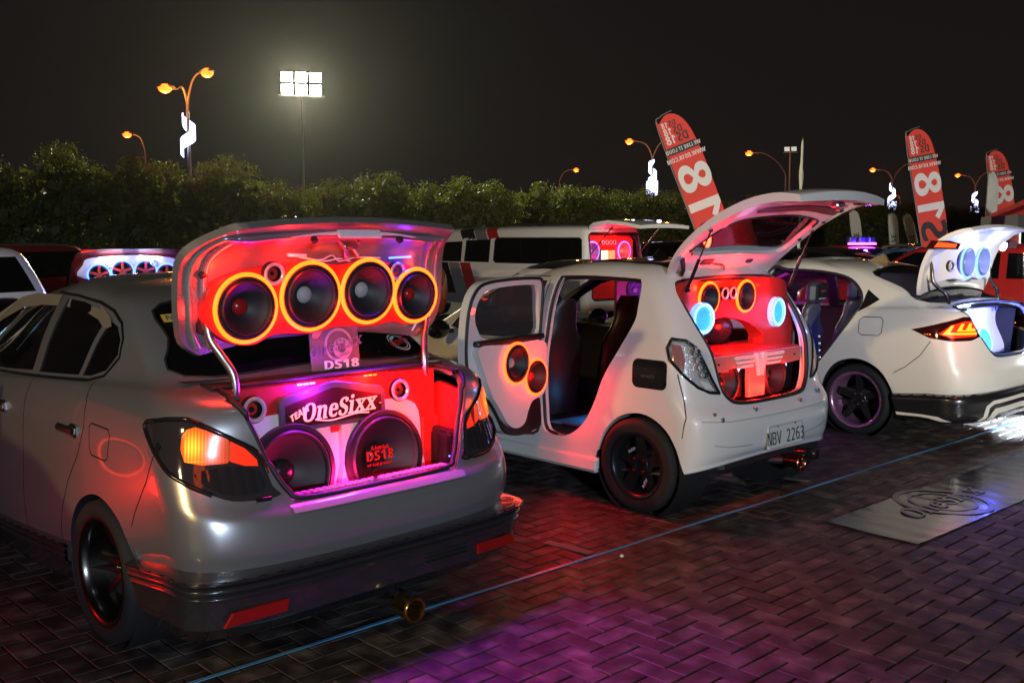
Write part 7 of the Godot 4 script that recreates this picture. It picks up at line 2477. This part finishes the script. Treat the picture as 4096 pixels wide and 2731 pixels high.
# the cars of the next row and beyond, built from the same stacked outlines
func plain_car(nm: String, label: String, at: Vector3, yaw: float, paint: Material, kind: String, open_boot := false) -> Array:
	var car := thing(nm, label, "van" if kind == "van" else "car", at, yaw)
	var rings: Array
	var wins: Array
	var L := 4.3
	var ax := [0.85, 3.4]
	if kind == "van":
		L = 5.6
		ax = [1.0, 4.5]
		rings = [
			{"y": 0.28, "s": 0.05, "f": 5.60, "w": 0.82, "dr": 0.16, "n": 5.0, "df": 0.3},
			{"y": 0.6, "s": 0.0, "f": 5.65, "w": 0.845, "dr": 0.16, "n": 5.0, "df": 0.4},
			{"y": 0.95, "s": 0.02, "f": 5.58, "w": 0.845, "dr": 0.16, "n": 5.0, "df": 0.45},
			{"y": 1.12, "s": 0.03, "f": 5.35, "w": 0.84, "dr": 0.16, "n": 5.0, "df": 0.45},
			{"y": 1.45, "s": 0.06, "f": 5.00, "w": 0.80, "dr": 0.16, "n": 5.0, "df": 0.4},
			{"y": 1.72, "s": 0.09, "f": 4.70, "w": 0.765, "dr": 0.16, "n": 4.5, "df": 0.4},
			{"y": 1.83, "s": 0.14, "f": 4.50, "w": 0.70, "dr": 0.16, "n": 4.0, "yf": 1.80, "df": 0.4},
			{"y": 1.875, "s": 0.25, "f": 4.30, "w": 0.52, "dr": 0.2, "n": 3.0, "yf": 1.84},
			{"y": 1.885, "s": 0.5, "f": 3.90, "w": 0.0, "wm": 0.0, "wf": 0.0, "dr": 0.1, "yf": 1.86}]
		wins = [[0.20, 1.16, 0.18, 1.28, 0.22, 1.62, 0.28, 1.66, 2.55, 1.66, 2.62, 1.60, 2.62, 1.20, 2.55, 1.15], [2.74, 1.16, 2.74, 1.62, 3.50, 1.60, 3.52, 1.16], [3.62, 1.16, 3.62, 1.58, 4.25, 1.56, 4.75, 1.20, 4.7, 1.15]]
	elif kind == "suv":
		L = 4.6
		ax = [0.9, 3.6]
		rings = [
			{"y": 0.3, "s": 0.06, "f": 4.5, "w": 0.82, "dr": 0.2, "n": 4.0},
			{"y": 0.6, "s": 0.0, "f": 4.6, "w": 0.87, "dr": 0.2, "n": 4.0},
			{"y": 0.95, "s": 0.04, "f": 4.5, "w": 0.87, "wf": 0.82, "dr": 0.2, "n": 4.0, "yf": 0.88},
			{"y": 1.08, "s": 0.08, "f": 3.6, "w": 0.84, "wf": 0.78, "dr": 0.2, "n": 4.0, "yf": 1.02},
			{"y": 1.35, "s": 0.2, "f": 3.1, "w": 0.77, "wf": 0.68, "dr": 0.2, "n": 3.6, "yf": 1.30},
			{"y": 1.50, "s": 0.3, "f": 2.8, "w": 0.71, "wf": 0.62, "dr": 0.2, "n": 3.4, "yf": 1.47},
			{"y": 1.56, "s": 0.45, "f": 2.6, "w": 0.56, "wf": 0.5, "dr": 0.2, "n": 3.0, "yf": 1.53},
			{"y": 1.575, "s": 0.7, "f": 2.3, "w": 0.0, "wm": 0.0, "wf": 0.0, "dr": 0.1, "yf": 1.55}]
		wins = [[0.30, 1.12, 0.42, 1.42, 1.22, 1.45, 1.20, 1.10], [1.30, 1.10, 1.32, 1.45, 2.12, 1.45, 2.12, 1.09], [2.2, 1.09, 2.22, 1.45, 2.6, 1.44, 3.2, 1.13, 3.2, 1.09]]
	else:
		rings = [
			{"y": 0.26, "s": 0.06, "f": 4.2, "w": 0.78, "dr": 0.28, "n": 3.4},
			{"y": 0.55, "s": 0.0, "f": 4.3, "w": 0.83, "wf": 0.79, "dr": 0.3, "n": 3.2},
			{"y": 0.80, "s": 0.06, "f": 4.2, "w": 0.82, "wf": 0.76, "dr": 0.3, "n": 3.0, "yf": 0.72},
			{"y": 0.98, "s": 0.09, "f": 3.95, "w": 0.78, "wf": 0.72, "dr": 0.34, "n": 2.8, "ym": 0.92, "yf": 0.82},
			{"y": 1.05, "s": 0.16, "f": 3.6, "w": 0.74, "wm": 0.765, "wf": 0.68, "dr": 0.36, "n": 2.8, "ym": 0.97, "yf": 0.92},
			{"y": 1.09, "s": 0.42, "f": 3.3, "w": 0.70, "wm": 0.74, "wf": 0.64, "dr": 0.26, "n": 2.9, "ym": 1.02, "yf": 0.97},
			{"y": 1.26, "s": 0.72, "f": 2.95, "w": 0.655, "wm": 0.69, "wf": 0.58, "dr": 0.2, "n": 2.9, "ym": 1.23, "yf": 1.17},
			{"y": 1.385, "s": 0.98, "f": 2.65, "w": 0.585, "wm": 0.61, "wf": 0.51, "dr": 0.2, "n": 2.9, "ym": 1.38, "yf": 1.33},
			{"y": 1.435, "s": 1.2, "f": 2.45, "w": 0.42, "wm": 0.45, "wf": 0.36, "dr": 0.2, "n": 2.6, "ym": 1.45, "yf": 1.41},
			{"y": 1.45, "s": 1.45, "f": 2.2, "w": 0.0, "wm": 0.0, "wf": 0.0, "dr": 0.1, "ym": 1.465, "yf": 1.43}]
		wins = [[1.16, 1.06, 1.0, 1.14, 1.1, 1.30, 1.4, 1.355, 1.68, 1.365, 1.70, 1.03], [1.78, 1.03, 1.76, 1.365, 2.1, 1.345, 2.45, 1.23, 2.85, 1.0]]
	var low := shell(rings, 3)
	var r: Array
	var wr := 0.30 if kind == "sedan" else 0.33
	for sg in [-1.0, 1.0]:
		for a in ax:
			low = cut_side(low, sg, circle(wr + 0.05, 22, Vector2(a, wr)), 0.05)[1]
		for w in wins:
			r = cut_side(low, sg, P2(w))
			low = r[1]
			part("side_window", (r[0] as MB).off(-0.004), M.tint_glass, car)
	var rear: PackedVector2Array
	if kind == "van": rear = rrect(1.36, 0.62, 0.08, 4, Vector2(0, 1.38))
	elif kind == "suv": rear = P2([-0.66, 1.10, 0.66, 1.10, 0.56, 1.46, -0.56, 1.46])
	else: rear = P2([-0.60, 1.12, 0.60, 1.12, 0.50, 1.385, -0.50, 1.385])
	if kind == "van" and open_boot:
		r = low.cut(prear, func(p, n): return n.z > 0.1 and p.z > -0.6, rrect(1.42, 1.25, 0.10, 4, Vector2(0, 1.12)))
		low = r[1]
		part("boot_seal", seal(r[0], 0.016), M.rubber, car)
	else:
		r = low.cut(prear, func(p, n): return n.z > 0.15 and p.z > -1.5 and p.y > 1.05, rear)
		low = r[1]
		part("rear_window", (r[0] as MB).off(-0.004), M.tint_glass, car)
	if open_boot and kind != "van":
		var pol := P2([-0.42, 0.68, 0.42, 0.68, 0.54, 0.9, 0.58, 1.13, -0.58, 1.13, -0.54, 0.9])
		low = low.cut(prear, func(p, n): return n.z > 0.3 and p.z > -0.6 and p.y < 1.08, pol)[1]
		low = low.cut(ptop, func(p, n): return n.z <= 0.62 and n.y > 0.3 and p.y > 0.9 and p.y < 1.13 and p.z > -0.6, P2([-0.58, 0.0, 0.58, 0.0, 0.55, 0.40, -0.55, 0.40]))[1]
	var fz := low.cut(prear, func(p, n): return n.z < -0.2 and p.z < -2.0 and p.y > 1.0, P2([-0.6, 1.02, 0.6, 1.02, 0.5, 1.36, -0.5, 1.36]) if kind != "van" else rrect(1.3, 0.5, 0.1, 4, Vector2(0, 1.42)))
	low = fz[1]
	part("windscreen", (fz[0] as MB).off(-0.004), M.tint_glass, car)
	part("body", low, paint, car)
	part("cabin_lining", low.off(-0.04, true), M.cabin, car)
	for sg in [-1.0, 1.0]:
		var lm := MB.new()
		lm.box(V(sg * 0.70, 0.82, 0.085), Vector3(0.20, 0.13, 0.05), rot_y(sg * 28), 0.02)
		part("tail_lamp", lm, M.red_lens, car)
		for a in ax:
			var wx := Transform3D(Basis(Vector3(0, 1, 0), Vector3(sg, 0, 0), Vector3(0, 0, sg)), V(sg * 0.73, wr, a))
			var wm := MB.new()
			wm.lathe(P2([0.2, -0.1, wr, -0.09, wr, 0.09, 0.2, 0.1]), wx, 24)
			var wo := part("wheel", wm, M.tyre, car)
			var rm := MB.new()
			rm.lathe(P2([0.2, 0.09, 0.18, 0.05, 0.05, 0.07, 0.0004, 0.075]), wx, 20)
			part("rim", rm, M.satin_metal, wo)
	return [car, low]

func bg_lid(car: Node3D, paint: Material, prof: Array) -> MeshInstance3D:
	return part("boot_lid", lid_sheets(prof)[0], paint, car)

func background() -> void:
	# ---- white van with stripes, tailgate up
	var got := plain_car("striped_van", "white van with black and red roof stripes and raised tailgate over red-lit speakers", Vector3(2.01, 0, -18.9), 43.0, M.white_paint, "van", true)
	var van: Node3D = got[0]
	for e in [[3.42, 3.85, M.black_paint], [3.05, 3.40, M.grey_paint], [2.70, 3.02, M.red_paint]]:
		var st := MB.new()
		var src: MB = got[1]
		var c := src.cut(pside, func(p, n): return p.x < 0.3 and p.y > 1.62 and (n.x < -0.1 or n.y > 0.4), P2([e[0] - 0.25, 1.60, e[1] - 0.25, 1.60, e[1] + 0.05, 2.0, e[0] + 0.05, 2.0]))
		st.add((c[0] as MB).off(0.004))
		c = src.cut(pside, func(p, n): return p.x < 0.0 and p.y < 1.2 and n.x < -0.3, P2([e[0] + 0.35, 0.5, e[1] + 0.35, 0.5, e[1] + 0.62, 1.14, e[0] + 0.62, 1.14]))
		st.add((c[0] as MB).off(0.004))
		part("body_stripe", st, e[2], van)
	var gm := MB.new()
	var c2 := (got[1] as MB).cut(pside, func(p, n): return p.x < 0.0 and n.x < -0.3, P2([0.2, 0.3, 4.3, 0.3, 4.3, 0.86, 0.2, 0.86]))
	gm.add((c2[0] as MB).off(0.003))
	part("lower_panel", gm, M.grey_paint, van)
	var rr := MB.new()
	for sg in [-1.0, 1.0]:
		rr.tube(curve([V(sg * 0.6, 1.86, 0.5), V(sg * 0.6, 1.91, 0.7), V(sg * 0.6, 1.915, 2.2), V(sg * 0.6, 1.86, 2.5)], 5), 0.02, 6)
	part("roof_rail", rr, M.black_plastic, van)
	var wl := MB.new()
	wl.add(board(P2([-0.70, 0.5, 0.70, 0.5, 0.70, 1.60, 0.60, 1.70, -0.60, 1.70, -0.70, 1.60]), [[-0.47, 1.40, 0.165], [0.43, 1.40, 0.165], [-0.47, 1.03, 0.165], [0.43, 1.03, 0.165]], Transform3D(Basis(), V(0, 0, 0.30)), 0.05, 0.06))
	part("speaker_wall", wl, M.red_vinyl, van)
	for q in [[-0.47, 1.40], [0.43, 1.40], [-0.47, 1.03], [0.43, 1.03]]:
		woofer(van, "woofer", V(q[0], q[1], 0.24), Basis(), 0.17, M.led_blue if q[1] < 1.2 or q[0] < 0 else M.led_violet, M.cap_grey, mat("pink_cone", 0.35, 0.10, 0.12, 0.5) if not M.has("pink_cone") else M.pink_cone, true)
	for k in 4: tweeter(van, V(-0.18 + k * 0.105, 1.565, 0.24), Basis(), 0.05)
	var ts := MB.new()
	ts.box(V(-0.06, 1.25, 0.235), Vector3(0.42, 0.36, 0.03), Basis(), 0.006)
	var tv := part("display_screen", ts, M.black_gloss, van)
	for k in 2:
		var tf := MB.new()
		tf.box(V(-0.155 + k * 0.20, 1.25, 0.216), Vector3(0.19, 0.33, 0.004), Basis(), 0.001)
		part("lit_panel", tf, mat("warm_screen_%d" % k, 0.6, 0.4, 0.2, 0.4, 0.0, {"e": [2.4, 1.4, 0.7] if k == 0 else [1.4, 0.28, 0.08]}), tv)
	var mk := MB.new()
	for k in 3: mk.box(V(0.52 + k * 0.06, 1.09, 0.235), Vector3(0.03, 0.05, 0.01), rot_z(20 * (k - 1)), 0.004)
	part("wall_badge", mk, M.white_print, van)
	omni(van, V(-0.02, 1.60, 0.0), Color(1.0, 0.10, 0.06), 0.7, 0.04)
	omni(van, V(0.45, 1.2, 0.05), Color(1.0, 0.08, 0.10), 0.25, 0.04)
	omni(van, V(-0.5, 1.2, 0.08), Color(0.5, 0.2, 1.0), 0.18, 0.04)
	var gt := MB.new()
	var prof := [[0.12, 1.84, 0.70], [0.0, 1.90, 0.72], [-0.35, 1.94, 0.72], [-0.75, 1.90, 0.71], [-1.10, 1.84, 0.69]]
	var rows := []
	var rows2 := []
	for p in prof:
		var a := PackedVector3Array()
		var b := PackedVector3Array()
		for j in 13:
			var q := lerpf(-1, 1, j / 12.0)
			a.append(V(q * p[2], p[1] + 0.02 * (1 - q * q) - 0.03, p[0]))
			b.append(V(q * p[2], p[1] + 0.03 * (1 - q * q) + 0.03, p[0]))
		rows.append(a)
		rows2.append(b)
	gt.grid(rows, func(p): return Vector3.DOWN)
	gt.grid(rows2, func(p): return Vector3.UP)
	for i in 4:
		for e in [0, 12]:
			gt.fq(rows[i][e], rows[i + 1][e], rows2[i + 1][e], rows2[i][e], Vector3(-1 if e == 0 else 1, 0, 0))
	for j in 12: gt.fq(rows[4][j], rows[4][j + 1], rows2[4][j + 1], rows2[4][j], Vector3(0, 0, 1))
	var gp := part("tailgate", gt, M.white_paint, van)
	for q in [[-0.25, -0.55], [0.25, -0.75]]:
		var lp := MB.new()
		lp.box(V(q[0], 1.955, q[1]), Vector3(0.07, 0.05, 0.05), Basis(), 0.01)
		part("gate_lamp", lp, M.led_white, gp)
	for sg in [-1.0, 1.0]:
		var sm := MB.new()
		sm.tube(PackedVector3Array([V(sg * 0.69, 1.35, 0.08), V(sg * 0.68, 1.86, -0.45)]), 0.012, 6)
		part("gas_strut", sm, M.dark_metal, van)
	# ---- maroon people carrier at far left
	plain_car("people_carrier", "dark maroon people carrier with black windows standing before the trees at far left", Vector3(-6.35, 0, -14.2), 68.0, M.maroon_paint, "suv")
	# ---- sedan with open lid, blue white lights
	got = plain_car("maroon_sedan", "maroon sedan with its boot lid up, white panel and red-spoked speakers in blue light", Vector3(-4.38, 0, -11.6), 24.0, M.maroon_paint, "sedan", true)
	var ms: Node3D = got[0]
	var lid := bg_lid(ms, M.maroon_paint, [[0.52, 1.10, 0.56], [0.50, 1.22, 0.62], [0.48, 1.34, 0.63], [0.44, 1.43, 0.61], [0.36, 1.49, 0.57], [0.26, 1.52, 0.52]])
	var pn := MB.new()
	pn.add(board(curve2([-0.52, 1.18, -0.53, 1.34, -0.44, 1.42, 0.0, 1.45, 0.44, 1.42, 0.53, 1.34, 0.52, 1.18], 4), [[-0.36, 1.22, 0.125], [-0.10, 1.26, 0.125], [0.16, 1.26, 0.125], [0.40, 1.22, 0.115]], Transform3D(Basis(), V(0, 0, 0.45)), 0.05, 0.04))
	part("speaker_pod", pn, M.white_vinyl, lid)
	for q in [[-0.36, 1.22], [-0.10, 1.26], [0.16, 1.26], [0.40, 1.22]]:
		var w := woofer(ms, "woofer", V(q[0], q[1], 0.39), Basis(), 0.115, M.led_blue, M.cap_red, null, true)
		var sp := MB.new()
		for k in 5:
			var a := TAU * k / 5.0 + 0.3
			sp.box(V(q[0], q[1], 0.37) + Vector3(cos(a), sin(a), 0) * 0.06, Vector3(0.11, 0.03, 0.008), rot_z(rad_to_deg(a)), 0.002)
		part("speaker_spokes", sp, M.red_print, w)
	for q in [[-0.235, 1.345], [0.255, 1.355]]: tweeter(ms, V(q[0], q[1], 0.39), Basis(), 0.045)
	for q in [[-0.22, 1.425], [0.22, 1.43]]:
		var lb := MB.new()
		lb.box(V(q[0], q[1], 0.37), Vector3(0.26, 0.012, 0.02), rot_z(-q[0] * 20), 0.003)
		part("led_strip", lb, M.led_white, lid)
		omni(ms, V(q[0], q[1] - 0.03, 0.30), Color(0.62, 0.68, 1.0) if q[0] < 0 else Color(0.35, 0.4, 1.0), 0.16, 0.03)
	var rb := MB.new()
	rb.box(V(-0.42, 1.505, 0.33), Vector3(0.26, 0.02, 0.06), rot_z(8), 0.006)
	part("lid_lamp", rb, M.lamp_red, lid)
	for sg in [-1.0, 1.0]:
		var am := MB.new()
		am.tube(curve([V(sg * 0.5, 1.25, 0.48), V(sg * 0.48, 1.1, 0.42), V(sg * 0.5, 0.98, 0.42)], 5), 0.014, 6)
		part("hinge_arm", am, M.black_gloss, ms)
	# ---- dark car with pale stripes
	got = plain_car("dark_sedan", "dark sedan with pale racing stripes over its roof, behind the silver sedan", Vector3(-5.25, 0, -9.6), 55.0, M.black_paint, "sedan")
	for e in [[-0.30, -0.12], [0.06, 0.24]]:
		var st := MB.new()
		var c := (got[1] as MB).cut(ptop, func(p, n): return n.y > 0.2 and p.y > 0.9, P2([e[0], 0.1, e[1], 0.1, e[1], 3.9, e[0], 3.9]))
		st.add((c[0] as MB).off(0.003))
		part("roof_stripe", st, M.white_paint, got[0])
	omni(got[0], V(0.0, 0.95, 1.2), Color(0.2, 0.25, 1.0), 0.15, 0.05)
	# ---- white hatch far left with dark window
	got = plain_car("white_estate", "white car cut by the left edge, dark side glass with pale stickers", Vector3(-5.22, 0, -9.9), 62.0, M.white_paint, "suv")
	var sk := MB.new()
	for q in [[0.62, 1.36, 0.05], [0.72, 1.24, 0.045], [0.60, 1.19, 0.04]]:
		sk.lathe(P2([q[2], 0.0, 0.0004, 0.001]), Transform3D(Basis(Vector3(0, 0, -1), Vector3(-1, 0.2, 0), Vector3(0, 1, 0)), V(-0.87 + (q[1] - 1.08) * 0.26 + 0.012, q[1], q[0])), 14)
	part("window_sticker", sk, M.flag_grey, got[0])
	# ---- cabinet with a bright screen at the left edge
	var cb := thing("screen_cabinet", "dark speaker cabinet with a glowing pale blue screen at the left edge", "cabinet", Vector3(-4.38, 0, -8.05), 20.0)
	var cm := MB.new()
	cm.box(Vector3(-0.12, 0.62, 0), Vector3(0.6, 1.24, 0.4), Basis(), 0.015)
	part("box", cm, mat("navy_box", 0.012, 0.014, 0.045, 0.5), cb)
	var sf := MB.new()
	sf.box(Vector3(-0.10, 1.08, 0.203), Vector3(0.40, 0.20, 0.01), Basis(), 0.003)
	part("screen", sf, M.screen_glow, cb)
	omni(cb, Vector3(0.32, 0.9, 0.35), Color(0.25, 0.3, 1.0), 0.10, 0.04)
	# ---- right side: red car with light bar, blue sedan, red pickup with black canopy
	got = plain_car("red_car", "red car with a violet light bar on its roof, beyond the raised white tailgate", Vector3(9.5, 0, -24.5), 30.0, M.red_paint, "sedan", true)
	var rc: Node3D = got[0]
	var lbm := MB.new()
	lbm.box(V(0, 1.50, 1.2), Vector3(0.95, 0.05, 0.12), Basis(), 0.015)
	part("light_bar", lbm, M.led_violet, rc)
	for k in 3:
		var bx := MB.new()
		bx.box(V(-0.36 + k * 0.36, 1.60, 1.25), Vector3(0.22, 0.15, 0.14), Basis(), 0.02)
		part("roof_speaker", bx, mat("navy_gloss", 0.03, 0.03, 0.12, 0.3) if not M.has("navy_gloss") else M.navy_gloss, rc)
	omni(rc, V(0, 1.52, 1.0), Color(0.4, 0.2, 1.0), 0.8, 0.05)
	got = plain_car("blue_sedan", "pale blue sedan with its boot lid up over two speakers in a cream panel", Vector3(10.1, 0, -20.6), 42.0, M.blue_paint, "sedan", true)
	var bs: Node3D = got[0]
	lid = bg_lid(bs, M.blue_paint, [[0.60, 1.20, 0.60], [0.57, 1.38, 0.64], [0.52, 1.50, 0.64], [0.42, 1.58, 0.60], [0.30, 1.62, 0.56], [0.20, 1.64, 0.52]])
	pn = MB.new()
	pn.add(board(rrect(1.1, 0.34, 0.12, 4, Vector2(0, 1.36)), [[-0.30, 1.37, 0.13], [0.02, 1.37, 0.13], [0.34, 1.37, 0.13]], Transform3D(Basis(), V(0, 0, 0.55)), 0.06, 0.05))
	part("speaker_pod", pn, mat("cream_vinyl", 0.6, 0.52, 0.42, 0.5), lid)
	for q in [-0.30, 0.02, 0.34]: woofer(bs, "woofer", V(q, 1.37, 0.485), Basis(), 0.125, null, M.cap_red, null, true)
	omni(bs, V(-0.1, 1.42, 0.2), Color(1.0, 0.9, 0.8), 0.25, 0.04)
	got = plain_car("red_pickup", "dark red estate with open back and red emblem panel at the right edge", Vector3(8.15, 0, -13.3), 42.0, M.red_paint, "suv")
	var rp: Node3D = got[0]
	var ep := MB.new()
	ep.box(V(-0.78, 0.98, -0.12), Vector3(0.5, 0.62, 0.05), rot_y(25), 0.02)
	var epp := part("emblem_panel", ep, M.black_gloss, rp)
	var el := MB.new()
	var ex := Transform3D(rot_y(25), V(-0.78, 0.98, -0.12)) * Transform3D(Basis(), Vector3(0, 0, 0.027))
	el.lathe(P2([0.14, 0, 0.125, 0]), ex * Transform3D(facing(Vector3.ZERO).basis, Vector3(0.02, -0.10, 0)), 28)
	el.lathe(P2([0.09, 0, 0.05, 0]), ex * Transform3D(facing(Vector3.ZERO).basis, Vector3(0.02, -0.10, 0)), 28)
	el.add(text("Alpha", 0.05, 0.002), ex * Transform3D(Basis(), Vector3(0.02, 0.14, 0)))
	part("lit_emblem", el, mat("red_emblem_light", 0.4, 0.05, 0.04, 0.4, 0.0, {"e": [0.9, 0.08, 0.05]}), epp)
	omni(rp, V(-0.3, 1.2, -0.3), Color(1.0, 0.1, 0.08), 0.5, 0.05)
	# red and black gazebo with big white letters
	var gz := thing("canopy_tent", "red and black canopy tent with white lettering at the right edge", "tent", Vector3(13.2, 0, -24.0), -10.0)
	var tm := MB.new()
	for e in [[Vector3(-1.5, 2.15, 1.5), Vector3(1.5, 2.15, 1.5)], [Vector3(1.5, 2.15, 1.5), Vector3(1.5, 2.15, -1.5)], [Vector3(1.5, 2.15, -1.5), Vector3(-1.5, 2.15, -1.5)], [Vector3(-1.5, 2.15, -1.5), Vector3(-1.5, 2.15, 1.5)]]:
		tm.ft(e[0], e[1], Vector3(0, 3.0, 0), ((e[0] + e[1]) / 2) * Vector3(1, 0, 1) + Vector3.UP)
	part("roof", tm, M.flag_red, gz)
	var vm := MB.new()
	vm.box(Vector3(0, 2.0, 1.5), Vector3(3.0, 0.34, 0.02))
	vm.box(Vector3(-1.5, 2.0, 0), Vector3(0.02, 0.34, 2.96))
	part("valance", vm, M.flag_black, gz)
	var gl := MB.new()
	gl.add(text("DS18", 0.2, 0.004, 0.0, "Droid Sans", 700, 1.5), Transform3D(Basis(), Vector3(-0.55, 1.98, 1.514)))
	part("valance_letters", gl, M.flag_white, gz)
	for x in [-1.45, 1.45]:
		for z in [-1.45, 1.45]:
			var pm := MB.new()
			pm.box(Vector3(x, 1.05, z), Vector3(0.05, 2.1, 0.05), Basis(), 0.006)
			part("leg", pm, M.satin_metal, gz)
	# violet speaker board of a car behind, seen through the white hatchback's windows
	var vb := thing("speaker_board", "violet-lit board of woofers seen through the white hatchback's open doors", "speaker board", Vector3(1.62, 0, -10.3), 24.0)
	var bm := MB.new()
	var hs := []
	for x in [-0.42, -0.14, 0.14, 0.42]:
		for y in [0.85, 1.13]: hs.append([x, y, 0.115])
	bm.add(board(rrect(1.3, 0.62, 0.06, 3, Vector2(0, 1.0)), hs, Transform3D(Basis(), Vector3.ZERO), 0.05, 0.05))
	bm.box(Vector3(0, 0.35, -0.02), Vector3(1.2, 0.7, 0.06))
	part("board", bm, mat("orange_board", 0.5, 0.10, 0.08, 0.5), vb)
	for h in hs: woofer(vb, "woofer", Vector3(h[0], h[1], 0.055), Basis(), 0.12, null, M.cap_grey, mat("violet_cone", 0.20, 0.10, 0.26, 0.5) if not M.has("violet_cone") else M.violet_cone, true)
	omni(vb, Vector3(-0.3, 1.0, 0.55), Color(0.85, 0.25, 1.0), 0.5, 0.05)
	omni(vb, Vector3(0.35, 1.05, 0.5), Color(0.95, 0.2, 0.9), 0.35, 0.05)
	# dark cars standing between
	plain_car("black_sedan", "black sedan parked beyond the white sedan, left of the pale blue one", Vector3(7.6, 0, -19.6), 42.0, M.black_paint, "sedan")
	plain_car("black_estate", "black estate car behind the striped van's open tailgate", Vector3(5.4, 0, -24.5), 40.0, M.black_paint, "suv")
	plain_car("grey_sedan", "grey sedan far back under the pale feather flags", Vector3(14.2, 0, -32.0), 35.0, M.grey_paint, "sedan")
	got = plain_car("orange_roof_car", "car with an orange roof showing just above the silver boot lid", Vector3(-1.65, 0, -17.6), 50.0, mat("orange_paint", 0.5, 0.10, 0.02, 0.3, 0.0, {"coat": 1.0}), "suv")

func build() -> void:
	street()
	ground()
	silver_sedan()
	white_hatchback()
	pearl_sedan()
	background()
